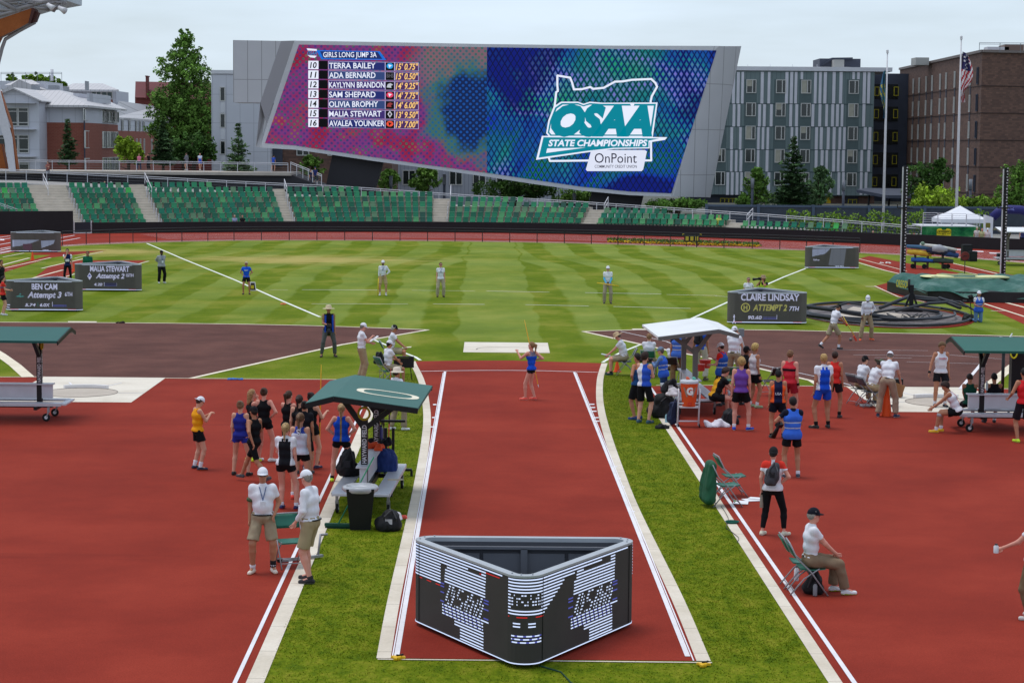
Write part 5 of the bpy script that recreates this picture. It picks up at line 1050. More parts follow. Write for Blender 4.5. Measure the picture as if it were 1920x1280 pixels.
def smin(a, b, k):
 h = np.maximum(k-np.abs(a-b), 0)/k; return np.minimum(a, b)-h*h*k*.25
class SDF:
 def __init__(s, lo, hi, h):
  s.lo = np.array(lo, float); s.h = h; n = np.ceil((np.array(hi)-s.lo)/h).astype(int)+1; s.n = n
  s.F = np.full(n, .4, np.float32); s.ax = [s.lo[i]+h*np.arange(n[i]) for i in range(3)]
 def sub(s, lo, hi):
  a = np.clip(np.floor((np.array(lo)-s.lo)/s.h).astype(int), 0, s.n); b = np.clip(np.ceil((np.array(hi)-s.lo)/s.h).astype(int)+1, 0, s.n)
  sl = tuple(slice(a[i], b[i]) for i in range(3)); g = np.meshgrid(*[s.ax[i][sl[i]] for i in range(3)], indexing='ij'); return sl, g
 def cone(s, a, b, ra, rb=None, k=.03, cut=None, flat=None):
  """tapered capsule; cut: (point, normal) removes the side the normal points to; flat:(axis,scale)"""
  rb = ra if rb is None else rb; a = np.array(a, float); b = np.array(b, float); R = max(ra, rb)+k+.03
  sl, g = s.sub(np.minimum(a, b)-R, np.maximum(a, b)+R)
  if 0 in s.F[sl].shape: return
  P = np.stack(g, -1)-a; ba = b-a; L2 = max(1e-9, (ba**2).sum())
  t = np.clip((P@ba)/L2, 0, 1); Q = P-t[..., None]*ba
  if flat is not None:
   ax = np.array(flat[0], float); ax /= np.linalg.norm(ax); c = Q@ax; Q = Q+c[..., None]*ax*(1/flat[1]-1)
  d = np.sqrt((Q**2).sum(-1))-(ra+(rb-ra)*t)
  if cut is not None:
   for cp, cn in (cut if isinstance(cut, list) else [cut]):
    cn = np.array(cn, float); cn /= np.linalg.norm(cn); d = np.maximum(d, (np.stack(g, -1)-np.array(cp))@cn)
  s.F[sl] = smin(s.F[sl], d, k) if k else np.minimum(s.F[sl], d)
 def ell(s, c, r, R=None, k=.02):
  c = np.array(c, float); r = np.array(r, float); m = r.max()+k+.02; sl, g = s.sub(c-m, c+m)
  if 0 in s.F[sl].shape: return
  P = np.stack(g, -1)-c
  if R is not None: P = P@np.array(R)
  q = np.sqrt(((P/r)**2).sum(-1)); d = (q-1)*r.min()*(1.0)
  s.F[sl] = smin(s.F[sl], d, k) if k else np.minimum(s.F[sl], d)
 def cutplane(s, p, n):
  g = np.meshgrid(*s.ax, indexing='ij'); n = np.array(n, float); n /= np.linalg.norm(n); s.F = np.maximum(s.F, sum((g[i]-p[i])*n[i] for i in range(3))).astype(np.float32)
 def carve(s, a, b, r):
  t = SDF.__new__(SDF); t.lo, t.h, t.n, t.ax = s.lo, s.h, s.n, s.ax; t.F = np.full(s.n, .4, np.float32); t.cone(a, b, r, k=0); s.F = np.maximum(s.F, -t.F)
 def wrinkle(s, amp, seed):
  rs = np.random.RandomState(seed); g = np.meshgrid(*s.ax, indexing='ij'); w_ = 0
  for _ in range(5):
   q = rs.normal(0, 1, 3)*np.array([34, 34, 17]); w_ = w_+np.sin(g[0]*q[0]+g[1]*q[1]+g[2]*q[2]+rs.uniform(0, 6))
  s.F = (s.F+amp*w_/2.2).astype(np.float32)
 def mesh(s):
  F = s.F; ins = F < 0
  if not ins.any(): return np.zeros((0, 3)), []
  F = np.pad(F, 1, constant_values=.4); ins = F < 0; nx, ny, nz = np.array(F.shape)-1
  acc = np.zeros((nx, ny, nz, 3), np.float32); cnt = np.zeros((nx, ny, nz), np.float32)
  for ax in range(3):
   o1, o2 = [i for i in range(3) if i != ax]
   for u in (0, 1):
    for v in (0, 1):
     st = [0, 0, 0]; st[o1] = u; st[o2] = v; st2 = list(st); st2[ax] = 1
     A = F[st[0]:st[0]+nx, st[1]:st[1]+ny, st[2]:st[2]+nz]; B = F[st2[0]:st2[0]+nx, st2[1]:st2[1]+ny, st2[2]:st2[2]+nz]
     m = (A < 0) != (B < 0); t = np.where(m, A/np.where(m, A-B, 1), 0)
     for i in range(3): acc[..., i] += np.where(m, t if i == ax else float(st[i]), 0)
     cnt += m
  act = cnt > 0; idx = np.full(act.shape, -1, np.int64); idx[act] = np.arange(act.sum())
  ijk = np.argwhere(act); V = (ijk+acc[act]/cnt[act][:, None]-1)*s.h+s.lo
  faces = []
  for ax in range(3):
   o1, o2 = [(1, 2), (2, 0), (0, 1)][ax]
   sl0 = [slice(1, -1)]*3; sl1 = [slice(1, -1)]*3; sl0[ax] = slice(0, -1); sl1[ax] = slice(1, None)
   A, B = ins[tuple(sl0)], ins[tuple(sl1)]; m = A != B; P = np.argwhere(m)
   if len(P) == 0: continue
   off = np.ones(3, int); off[ax] = 0; P = P+off; sgn = A[m]
   def cell(d1, d2):
    q = P.copy(); q[:, o1] += d1; q[:, o2] += d2; return idx[q[:, 0], q[:, 1], q[:, 2]]
   q = np.stack([cell(-1, -1), cell(0, -1), cell(0, 0), cell(-1, 0)], 1); q[~sgn] = q[~sgn][:, ::-1]; faces.append(q)
  return V, np.concatenate(faces)
def np_mesh(name, V, Fq, mats, parent, mi=None, extra=None):
 me = bpy.data.meshes.new(name); V = np.asarray(V, np.float32); Fq = np.asarray(Fq)
 if extra is not None and len(extra.v):
  ev = np.array([tuple(v) for v in extra.v], np.float32); n0 = len(V); verts = np.concatenate([V, ev]) if n0 else ev
  me.from_pydata(verts.tolist(), [], Fq.tolist()+[[i+n0 for i in f] for f in extra.f]); mi = list(mi if mi is not None else [0]*len(Fq))+list(extra.mi)
 else:
  me.vertices.add(len(V)); me.vertices.foreach_set('co', V.ravel()); me.loops.add(Fq.size); me.loops.foreach_set('vertex_index', Fq.ravel().astype(np.int32))
  me.polygons.add(len(Fq)); me.polygons.foreach_set('loop_start', np.arange(0, Fq.size, 4, dtype=np.int32)); me.update(calc_edges=True)
 for m in (mats if isinstance(mats, (list, tuple)) else [mats]): me.materials.append(m)
 if mi is not None: me.polygons.foreach_set('material_index', np.array(mi, np.int32))
 me.polygons.foreach_set('use_smooth', np.ones(len(me.polygons), bool)); me.update(); return link(name, me, parent)
def V3(*a): return np.array(a, float)
def nrm(v): v = np.array(v, float); return v/max(1e-9, np.linalg.norm(v))
def ik(a, t, l1, l2, pole):
 a, t = np.array(a, float), np.array(t, float); d = t-a; L = np.linalg.norm(d); Lm = (l1+l2)*.995
 if L > Lm: t = a+d/L*Lm; d = t-a; L = Lm
 c = (l1*l1-l2*l2+L*L)/(2*L); h = math.sqrt(max(0, l1*l1-c*c)); u = d/L; p = np.array(pole, float); p = p-u*(p@u); p = nrm(p) if np.linalg.norm(p) > 1e-6 else V3(0, 1, 0)
 return a+u*c+p*h, t
SKIN = {'fair': (206, 152, 128), 'tan': (176, 120, 92), 'brown': (126, 82, 60), 'pink': (214, 150, 132)}
def cloth(c, k='cloth'): return mat('%s_fabric' % k, c, .85, .07, 9, bump=.35, spec=.15)
def skinm(c): return mat('skin', SKIN.get(c, c), .55, .05, 8, spec=.3)
HAND = {'down': ((.05, .03, -.53), (.2, -1, 0)), 'downf': ((.04, .10, -.52), (.3, -1, 0)), 'hips': ((-.02, .05, -.40), (1, -.5, .1)), 'front': ((-.10, .30, -.30), (.5, -.3, -1)), 'phone': ((-.13, .30, -.12), (.6, -.2, -1)), 'back': ((-.12, -.15, -.38), (.7, -1, 0)),
  'cross': ((-.22, .20, -.20), (.6, 0, -1)), 'mouth': ((-.13, .15, .08), (.6, .1, -1)), 'lap': ((-.08, .38, -.40), (.6, -.3, -.8)), 'knee': ((-.02, .48, -.44), (.6, -.3, -.6)), 'cam': ((-.12, .20, .12), (.7, 0, -1)), 'hold': ((.02, .34, -.16), (.4, -.4, -1)), 'pole': ((.10, .22, -.34), (.6, -.4, -.6))}
PEOPLE = []; _pseed = [0]
def person(label, at, face=0, h=1.75, build=1.0, fem=False, skin='fair', hair=(70, 50, 36), hstyle='short', top=('tee', (220, 220, 226)), bottom=('shorts', (22, 22, 26)), shoes=(40, 40, 46), sole=None, socks=None, cap=None, hat=None,
  pose='stand', hips=None, lean=0, side=0, twist=0, head=(0, 0), R='down', L='down', feet=None, extra=(), vest=None, bib=None, panel=None, group=None, lift=0.0, letters=None, backpack=None, hz=None):
 """at: photo pixel of the ground point between the feet, or a Vector. face: degrees, 0 away from the viewer, 90 to the right, 180 to the viewer"""
 _pseed[0] += 1; seed = _pseed[0]; rs = random.Random(seed*13)
 P0 = at if isinstance(at, Vector) else G(at[0], at[1]); dist = (P0-Vector((0, 0, CAM_Z))).length
 root = empty('person', P0+Vector((0, 0, lift)), -math.radians(face), label, 'person', group)
 s = h/1.76; hres = (.013 if dist < 46 else .017 if dist < 70 else .024 if dist < 120 else .04)
 fine = dist < 125
 sw = (.155 if fem else .163)*s*(.85+.15*build); hw = (.098 if fem else .092)*s
 if hips is None: hips = {'stand': .93*s, 'sit': .56, 'kneel': .50, 'squat': .45, 'stride': .90*s}[pose]
 Pv = V3(0, 0, hips) if hz is None else V3(hz[0], hz[1], hips)
 la, sa = math.radians(lean), math.radians(side); U = nrm([math.sin(sa), math.sin(la), math.cos(la)*math.cos(sa)])
 Rt = nrm(np.cross(nrm(np.cross(U, [1, 0, 0])), U)); Fw = nrm(np.cross(U, Rt))      # right, forward of the chest
 if Rt[0] < 0: Rt = -Rt; Fw = -Fw
 tw = math.radians(twist); Rt2 = Rt*math.cos(tw)-Fw*math.sin(tw); Fw2 = nrm(np.cross(U, Rt2))
 if Fw2@Fw < 0: Fw2 = -Fw2
 W_ = Pv+U*.20*s; Ch = Pv+U*.36*s; Sh = Pv+U*.495*s; Nk = Pv+U*.545*s
 hy, hp = math.radians(head[0]), math.radians(head[1])        # yaw right+, pitch down+
 hf = Fw2*math.cos(hy)+Rt2*math.sin(hy); hu = nrm(U*.5+V3(0, 0, 1)*.5) if pose != 'lie' else U
 hf = nrm(hf-hu*(hf@hu)); hf, hu = hf*math.cos(hp)-hu*math.sin(hp), hu*math.cos(hp)+hf*math.sin(hp); hr = nrm(np.cross(hf, hu))
 Hc = Nk+nrm(U+hu)*.105*s+hf*.02+hu*.045*s
 SR, SL = Sh+Rt2*sw, Sh-Rt2*sw; HR, HL = Pv+V3(hw, 0, -.01), Pv-V3(hw, 0, .01)
 if feet is None:
  feet = {'stand': ((.145, .0, 10), (-.145, -.03, -10)), 'sit': ((.13, .44, 6), (-.13, .42, -6)), 'stride': ((.08, .32, 0), (-.08, -.34, 0)), 'kneel': ((.12, -.42, 0), (-.12, -.42, 0)), 'squat': ((.16, .08, 10), (-.16, .05, -10))}[pose]
 legs = []
 for sg, Hj, ft in ((1, HR, feet[0]), (-1, HL, feet[1])):
  fz = ft[3] if len(ft) > 3 else 0; fp = ft[4] if len(ft) > 4 else 0; A = V3(ft[0], ft[1], .085*s+fz)
  if pose == 'kneel': A = V3(ft[0], ft[1], .07)
  pole = V3(math.sin(math.radians(ft[2]))*.8+.15*sg, 1, .35 if pose in ('sit', 'squat') else 0) if pose != 'kneel' else V3(0, 1, -.6)
  K, A = ik(Hj, A, .44*s, .425*s, pole); tdir = V3(math.sin(math.radians(ft[2])), math.cos(math.radians(ft[2])), -math.sin(math.radians(fp)));
  if pose == 'kneel': tdir = V3(0, -.7, -.5)
  legs.append((Hj, K, A, nrm(tdir)))
 arms = []
 for sg, Sj, spec in ((1, SR, R), (-1, SL, L)):
  tgt, pole = HAND[spec] if isinstance(spec, str) else (spec[0], spec[1] if len(spec) > 1 else (.5, -.5, -.6))
  fr = V3(0, 0, 1) if lean < 60 else U
  rr, ff = (Rt2, Fw2); ffh = nrm([ff[0], ff[1], 0]); rrh = nrm([rr[0], rr[1], 0])
  if spec in ('hips', 'back', 'cross'): T = Sj+rr*tgt[0]*sg*s+ff*tgt[1]*s+U*tgt[2]*s*(.98 if spec != 'hips' else 1)
  else: T = Sj+rrh*tgt[0]*sg*s+ffh*tgt[1]*s+V3(0, 0, 1)*tgt[2]*s
  pl = rrh*pole[0]*sg+ffh*pole[1]+V3(0, 0, pole[2]); E_, T = ik(Sj, T, .285*s, .255*s, pl); arms.append((Sj, E_, T, nrm(T-E_), sg))
 b = build; tt, tcol = top; bt, bcol = bottom
 pts = [Pv, W_, Ch, Sh, Hc+hu*.2, Hc+hf*.15, Hc-hf*.25]+[q for l in legs for q in l[:3]]+[l[2]+l[3]*.2 for l in legs]+[q for a in arms for q in a[:3]]+[a[2]+a[3]*.12 for a in arms]
 lo = np.min(pts, 0)-.2; hi = np.max(pts, 0)+.17; lo[2] = max(lo[2], -.05)
 belly = .05 if build > 1.12 else 0
 def torso(S_, g, k=.05, low=True):
  S_.cone(Pv-Rt*.055*s*b, Pv+Rt*.055*s*b, (.108 if fem else .1)*s*b+g*1.5+(.006 if g > 0 else 0), k=k); S_.cone(W_-Rt*.04*s*b, W_+Rt*.04*s*b, (.092 if fem else .1)*s*b+g, k=k)
  if belly: S_.ell(W_+Fw*.06*s-U*.02, (.12*s+g, .11*s+g, .13*s+g), k=.06)
  S_.cone(Ch-Rt2*.07*s*b, Ch+Rt2*.07*s*b, (.098 if fem else .104)*s*(.6+.4*b)+g, k=k)
  if fem: S_.cone(Ch+Fw2*.055*s-Rt2*.06*s+U*.01, Ch+Fw2*.055*s+Rt2*.06*s+U*.01, .062*s+g, k=.03)
  S_.cone(Sh-Rt2*(sw-.06*s)-U*.018, Sh+Rt2*(sw-.06*s)-U*.018, .056*s+g*.8, k=k)
  S_.cone(SR-U*.025*s, SR-U*.03*s-Rt2*.02*s, .052*s*(.5+.5*b)+g*.7, k=.04); S_.cone(SL-U*.025*s, SL-U*.03*s+Rt2*.02*s, .052*s*(.5+.5*b)+g*.7, k=.04)
 def leg(S_, l, g, k=.03, upto=1.0, flare=0.0):
  Hj, K, A, td = l; th = .085*s*(.45+.55*b)
  if upto <= .5:
   t = upto/.5; E2 = Hj+(K-Hj)*t; r2 = th+(.056*s-th)*t; S_.cone(Hj, E2, th+(g*.3 if g > 0 else g), r2+g+flare, k=k, cut=(E2, K-Hj))
  else:
   S_.cone(Hj, K, th+g, .056*s*(.6+.4*b)+g, k=k); t = (upto-.5)/.5; E2 = K+(A-K)*t; Mc = K+(A-K)*min(.3, t)-nrm(np.cross(V3(1, 0, 0), K-A))*0; rc = .055*s*(.6+.4*b)
   S_.cone(K, Mc, .054*s*(.6+.4*b)+g, rc+g, k=.02)
   if t > .3: S_.cone(Mc, E2, rc+g, (.036*s if t > .95 else .04*s)+g+flare, k=.02, cut=(E2, A-K))
 def arm(S_, a, g, k=.025, upto=1.0, cutend=True):
  Sj, E_, T, d, sg = a; r0, r1, r2 = .05*s*(.5+.5*b), .038*s*(.6+.4*b), .025*s
  if upto <= .5:
   t = upto/.5; q = Sj+(E_-Sj)*t; S_.cone(Sj, q, r0+g, r0+(r1-r0)*t+g*1.25, k=k, cut=(q, E_-Sj))
  else:
   S_.cone(Sj, E_, r0+g, r1+g, k=k); t = (upto-.5)/.5; q = E_+(T-E_)*t; S_.cone(E_, q, r1+g, r2+(1-t)*.01+g, k=.02, cut=(q, T-E_) if cutend and t < .99 else None)
 B_ = SDF(lo, hi, hres); torso(B_, -.014 if tt != 'none' else 0)
 B_.cone(Nk-U*.03, Hc-hf*.012-hu*.04*s, .052*s*(.8+.2*b), .047*s, k=.03)
 hs_ = s*.97; B_.ell(Hc+hu*.025*s-hf*.008, (.077*hs_, .094*hs_, .1*hs_), np.stack([hr, hf, hu], 1), k=.02); B_.ell(Hc+hf*.018-hu*.055*s, (.056*hs_, .066*hs_, .062*hs_), np.stack([hr, hf, hu], 1), k=.03)
 lg_in = -.012 if bt in ('pants', 'tights', 'jeans') else 0
 for l in legs:
  leg(B_, l, lg_in, upto=1.0); B_.cone(l[2], l[2]+l[3]*.1*s-V3(0, 0, .035*s), .03*s, .03*s, k=.02)
 aup = {'tee': .27, 'long': .9, 'polo': .3, 'jacket': .92}.get(tt, 0)
 for a in arms:
  arm(B_, a, -.006 if tt in ('long', 'jacket') else 0); T, d, sg = a[2], a[3], a[4]
  B_.cone(T, T+d*.075*s, .024*s, .034*s, k=.02, flat=(nrm(np.cross(d, [.3, .8, .5])), .62))
 Vb, Fb = B_.mesh(); ex = MB(); ex.smooth = True
 for a in arms:                                   # five fingers each, curled a little
  if not fine: break
  T, d, sg = a[2], a[3], a[4]; side_ = nrm(np.cross(d, nrm(np.cross(d, [.3, .8, .5])))); pn = nrm(np.cross(d, side_)); base = T+d*.07*s
  if pn@V3(0, 1, 0) < 0 and abs(pn[1]) > .3: pn = -pn
  for q, L_ in zip((-1.5, -.5, .5, 1.5), (.062, .075, .072, .056)):
   f0 = base+side_*q*.017*s; f1 = f0+d*L_*.5*s+pn*.006; f2 = f1+d*L_*.32*s+pn*.022*s; f3 = f2+d*.01+pn*.02*s; ex.tube([f0-d*.02, f0, f1, f2, f3], [.008, .009, .008, .0075, .006], 5)
  t0 = T+d*.03*s-side_*.02*s*sg; ex.tube([t0, t0-side_*.022*sg*s+d*.02*s, t0-side_*.03*sg*s+d*.045*s+pn*.012, t0-side_*.028*sg*s+d*.062*s+pn*.022], [.011, .011, .009, .007], 5)
 if fine:
  nb = Hc+hf*.088*hs_-hu*.012*s; ex.add([nb+hu*.03, nb+hr*.014-hu*.012, nb-hr*.014-hu*.012, nb+hf*.022-hu*.008], [(0, 1, 3), (0, 3, 2), (1, 2, 3)])
  for q in (-1, 1):
   ex.blob(Vector(Hc+hr*q*.079*s-hf*.004-hu*.005), (.012, .02, .026), 6)
  ex.cur = 1
  for q in (-1, 1): ex.blob(Vector(Hc+hf*.080*hs_+hr*q*.030+hu*.012), (.012, .009, .006), 6)
  ex.cur = 2; m0 = Hc+hf*.080*hs_-hu*.052*s; ex.tube([m0-hr*.022-hf*.004, m0+hf*.005, m0+hr*.022-hf*.004], [.004, .006, .004], 5)
  ex.cur = 3
  for q in (-1, 1): c0 = Hc+hf*.083*hs_+hu*.028; ex.tube([c0+hr*q*.015, c0+hr*q*.045-hf*.006], .004, 4)
 np_mesh('body', Vb, Fb, [skinm(skin), mat('eye', (30, 24, 22), .3), mat('lips', (150, 84, 76), .6), mat('brow', tuple(int(c*.8) for c in hair), .9)], root, extra=ex)
 up = None
 def fmi(Vv, Ff, fn):
  c = Vv[Ff].mean(1); return [fn(q) for q in c]
 def plane_cut(S_, hem):
  S_.cutplane(Pv+U*hem*s, -U)
 if tt != 'none':
  T_ = SDF(lo, hi, hres); g = .014 if tt in ('tank', 'singlet') else .024 if tt == 'jacket' else .015
  torso(T_, g)
  if tt in ('tee', 'polo', 'long', 'jacket'):
   T_.cone(Nk-U*.06, Nk-U*.005, .07*s, .062*s, k=.03)
   for a in arms: arm(T_, a, .009 if tt != 'jacket' else .022, upto=aup)
   if tt == 'jacket': T_.cone(Nk-U*.02-Fw2*.03, Nk+U*.02-Fw2*.04, .075*s, k=.03)
  hem = {'tank': -.012, 'singlet': -.012, 'tee': -.02, 'polo': -.02, 'long': -.02, 'jacket': -.05}[tt]
  if bt == 'cargo' or (tt in ('polo', 'long') and bt in ('shorts', 'cargo', 'pants')): hem = .045
  T_.wrinkle(.004, seed); plane_cut(T_, hem)
  if tt in ('tank', 'singlet'):
   for Sj, sg in ((SR, 1), (SL, -1)):
    o_ = Sj+Rt2*sg*.02*s; T_.carve(o_+Fw2*.2, o_-Fw2*.2, .082*s if not fem else .088*s)
    if fem: T_.carve(Sh+Rt2*sg*.17*s-Fw2*.06+U*.01, Sh+Rt2*sg*.10*s-Fw2*.2-U*.06, .07*s)
   T_.carve(Nk+U*.03+Fw2*.02, Nk+Fw2*.16-U*.01, .068*s)
  Vt, Ft = T_.mesh(); mi = None; ms = [cloth(tcol)]
  if panel:          # (kind, colour[, colour2])
   kd = panel[0]; ms += [cloth(c) for c in panel[1:]]
   def fn(q):
    r = q-Ch; x = r@Rt2; z = r@U; y = r@Fw2
    if kd == 'sides': return 1 if abs(x) > .105*s else 0
    if kd == 'lower': return 1 if z < -.10*s else 0
    if kd == 'upper': return 1 if z > .04*s else 0
    if kd == 'half': return (1 if x < .0 else 0) if z > -.4 else 0
    if kd == 'spine': return 1 if abs(x) < .018 and y < 0 else 0
    if kd == 'belt': return 1 if -.06*s < z < .0 else 0
    if kd == 'yoke': return (1 if z > .06*s and abs(x) > .03 else 0)
    if kd == 'diag': return 1 if x*1.3+z > .03 else 0
    if kd == 'sleeves': return 1 if abs(x) > .15*s and z > -.2 else 0
    if kd == 'over': return 1 if (abs(x) < .12*s and z < .1*s) or (abs(x) < .07*s and z < .16*s and abs(x) > .02) else 0
    return 0
   mi = fmi(Vt, Ft, fn)
  nm = {'tank': 'tank_top', 'singlet': 'singlet', 'tee': 'tee_shirt', 'polo': 'polo_shirt', 'long': 'long_sleeved_shirt', 'jacket': 'jacket'}[tt]
  up = np_mesh(nm, Vt, Ft, ms, root, mi)
 if vest:
  T_ = SDF(lo, hi, hres); torso(T_, .034); T_.wrinkle(.003, seed+5); plane_cut(T_, -.09)
  for Sj, sg in ((SR, 1), (SL, -1)): T_.carve(Sj+Rt2*sg*.03*s+Fw2*.2, Sj+Rt2*sg*.03*s-Fw2*.2, .085*s)
  T_.carve(Nk+U*.04, Nk+Fw2*.2-U*.14, .06*s); T_.carve(Nk+U*.03, Nk-Fw2*.16+U*.02, .06*s); Vt, Ft = T_.mesh()
  np_mesh('vest', Vt, Ft, [cloth(vest), mat('reflective', (178, 188, 210), .4)], root, fmi(Vt, Ft, lambda q: 1 if (-.10*s < (q-Ch)@U < -.07*s) or (-.22*s < (q-Ch)@U < -.19*s) else 0))
 L_ = SDF(lo, hi, hres)
 g, upto, fl = {'shorts': (.018, .27, .016), 'short_shorts': (.008, .15, .010), 'cargo': (.022, .43, .018), 'long_shorts': (.02, .44, .016), 'pants': (.024, .97, .016), 'jeans': (.012, .97, .008), 'tights': (.007, .92, 0), 'half_tights': (.007, .44, 0), 'briefs': (.01, .1, .006)}[bt]
 kk = .018
 L_.cone(Pv-Rt*.055*s*b-U*.0, Pv+Rt*.055*s*b, (.108 if fem else .1)*s*b+min(g, .008), k=.05); L_.cone(Pv-Rt*.05*s*b+U*.07*s, Pv+Rt*.05*s*b+U*.07*s, .094*s*b+min(g, .008), k=.05, cut=(Pv+U*(.025 if tt not in ('polo', 'long') else .095)*s, U))
 if belly: L_.ell(Pv+U*.02*s+Fw*.02, (.125*s*b, .12*s*b, .09*s), k=.04)
 for l in legs: leg(L_, l, g, k=kk, upto=upto, flare=fl)
 if bt not in ('tights', 'half_tights'): L_.wrinkle(.0045, seed+9)
 Vl, Fl = L_.mesh(); nm = {'shorts': 'shorts', 'short_shorts': 'shorts', 'cargo': 'cargo_shorts', 'long_shorts': 'long_shorts', 'pants': 'trousers', 'jeans': 'jeans', 'tights': 'leggings', 'half_tights': 'tights', 'briefs': 'briefs'}[bt]
 lw = np_mesh(nm, Vl, Fl, cloth(bcol), root)
 if tt in ('polo', 'long') and bt in ('pants', 'cargo', 'shorts') and fine:
  mbx = MB(); ring = [Pv+U*.055*s+(Rt*math.cos(a)*(.148*s*b+.008)+Fw*math.sin(a)*(.104*s*b+.008+belly*.7)) for a in np.linspace(0, 2*math.pi, 17)]; mbx.smooth = True; mbx.tube(ring, .014, 5, False); mbx.build('belt', mat('belt_leather', (34, 28, 28), .6), root)
 hr2 = min(hres, .014) if fine else hres
 for l in legs:
  A, td = l[2], l[3]; c0 = A-V3(0, 0, 1)*.0; tdh = td; dn = V3(0, 0, -1) if pose != 'kneel' else nrm(np.cross(td, [1, 0, 0]))
  if abs(tdh[2]) > .05 and pose != 'kneel': dn = nrm(V3(0, 0, -1)-tdh*(V3(0, 0, -1)@tdh))
  hl = A-tdh*.035*s+dn*.045*s; to = A+tdh*.155*s+dn*.052*s; S_ = SDF(np.minimum(hl, to)-.1, np.maximum(hl, to)+.14, hr2)
  S_.cone(hl, to, .042*s, .036*s, k=.02); S_.cone(A+dn*.02*s, A+tdh*.05*s+dn*.04*s, .044*s, .04*s, k=.02, cut=(A-dn*.03*s, -dn)); S_.cutplane(A+dn*.083*s, dn); Vs, Fs = S_.mesh()
  sol = sole or tuple(min(255, int(c*.6+90)) for c in shoes)
  np_mesh('shoe', Vs, Fs, [mat('shoe_upper', shoes, .6), mat('shoe_sole', sol, .6)], root, fmi(Vs, Fs, lambda q: 1 if (q-A)@dn > .062*s else 0))
  if socks and bt not in ('pants', 'jeans'):
   K = l[1]; hgt = socks[1]; S_ = SDF(np.minimum(A, A+(K-A)*hgt)-.09, np.maximum(A, A+(K-A)*hgt)+.09, hr2); S_.cone(A+dn*.02, A+(K-A)*hgt, .041*s, (.042+.012*min(1, hgt/.5))*s*(.6+.4*b)+.004, k=0, cut=(A+(K-A)*hgt, K-A)); Vs, Fs = S_.mesh()
   if len(Vs): np_mesh('sock', Vs, Fs, cloth(socks[0], 'sock'), root)
 Rm = np.stack([hr, hf, hu], 1)
 if hstyle != 'bald':
  q = SDF(Hc-.34, Hc+.2, min(hres, .016) if fine else hres); vol = .012 if hstyle != 'curly' else .028
  q.ell(Hc+hu*.028*s-hf*.010, (.077*hs_+vol, .094*hs_+vol, .1*hs_+vol), Rm, k=0); q.cutplane(Hc+hf*.028*s+hu*.045*s, nrm(hf*.8-hu*.6)); q.cutplane(Hc-hu*(.075 if hstyle != 'bald' else 0)*s, -hu)
  if hstyle in ('pony', 'braid', 'long'):
   b0 = Hc-hf*.1*s+hu*.06*s;
   if hstyle == 'long': q.cone(Hc-hf*.05, Hc-hf*.08-V3(0, 0, .2)*s, .075*s, .06*s, k=.03)
   else: q.cone(b0, b0-hf*.05-hu*.02, .03, .034, k=.02); q.cone(b0-hf*.05-hu*.02, Hc-hf*.12*s-V3(0, 0, .22 if hstyle == 'pony' else .3)*s, .036 if hstyle == 'pony' else .028, .014, k=.02)
  if hstyle == 'bun': q.ell(Hc-hf*.085*s+hu*.095*s, (.045, .045, .045), k=.01)
  if hstyle == 'lowbun': q.ell(Hc-hf*.11*s-hu*.01*s, (.04, .04, .04), k=.01)
  q.wrinkle(.006 if hstyle == 'curly' else .003, seed+3); Vh, Fh = q.mesh()
  if len(Vh): np_mesh('hair', Vh, Fh, mat('hair', tuple(int(c*.7+sum(hair)/3*.13) for c in hair), .65, .4, 30, bump=.8, spec=.3), root)
 if cap:
  ccol, back = (cap[0], cap[1]) if isinstance(cap[0], tuple) else (cap, False); q = SDF(Hc-.15, Hc+.2, min(hres, .014) if fine else hres)
  q.ell(Hc+hu*.035*s-hf*.008, (.077*hs_+.014, .094*hs_+.014, .1*hs_+.012), Rm, k=0); q.cutplane(Hc+hu*.035*s, -hu); Vh, Fh = q.mesh(); co = np_mesh('cap', Vh, Fh, cloth(ccol, 'cap'), root)
  bd = -hf if back else hf; mbx = MB(); n = 8; vs = []
  for i in range(n+1):
   a = math.pi*(i/n-.5); r0 = bd*math.cos(a)*.085*s+hr*math.sin(a)*.085*s; r1 = bd*(math.cos(a)*.155+.01)*s+hr*math.sin(a)*.088*s
   vs += [Hc+hu*.05*s+r0, Hc+hu*(.05-.02*(1-0*math.cos(a)))*s+r1, Hc+hu*.042*s+r0, Hc+hu*.024*s+r1]
  fs = []
  for i in range(n): a = 4*i; fs += [(a, a+1, a+5, a+4), (a+2, a+6, a+7, a+3), (a+1, a+3, a+7, a+5)]
  mbx.smooth = True; mbx.add(vs, fs); mbx.build('cap_brim', cloth(ccol if not isinstance(cap[-1], tuple) else ccol, 'cap'), root)
 if hat:
  hc_, wd_ = hat; Rq = Matrix([[hr[i], hf[i], hu[i]] for i in range(3)]); mbx = MB(); mbx.lathe([(.205*wd_, .028), (.2*wd_, .036), (.105, .05), (.1, .12), (.075, .15), (.02, .16)], n=18); mbx.v = [tuple(Rq @ Vector(v)+Vector(Hc)) for v in mbx.v]; mbx.build('hat', cloth(hc_, 'hat'), root)
 def plate(nm, off, wd, ht, m, y=None, face_=1, roll=0):
  c = Ch+U*off*s+Fw2*face_*((.108*s*(.4+.6*b)+.034) if y is None else y); mbx = MB(); Rq = Matrix([[Rt2[i], Fw2[i], U[i]] for i in range(3)]); mbx.box(tuple(c), (wd, .006, ht), Rq); return mbx.build(nm, m, root), c
 if bib: plate('bib', -.1, .2, .13, mat('bib_paper', (228, 226, 230), .7), face_=bib)
 if letters:            # (text, colour, face, offset, height)
  txt, colr, fc, off, hh = letters; c = Ch+U*off*s+Fw2*fc*(.108*s*(.4+.6*b)+.04); mbx = MB(); text_on(mbx, txt, tuple(c), tuple(Rt2*(1 if fc < 0 else -1)), tuple(U), hh, None, .02, 0, 'C'); mbx.build('lettering', mat('print', colr, .7), root)
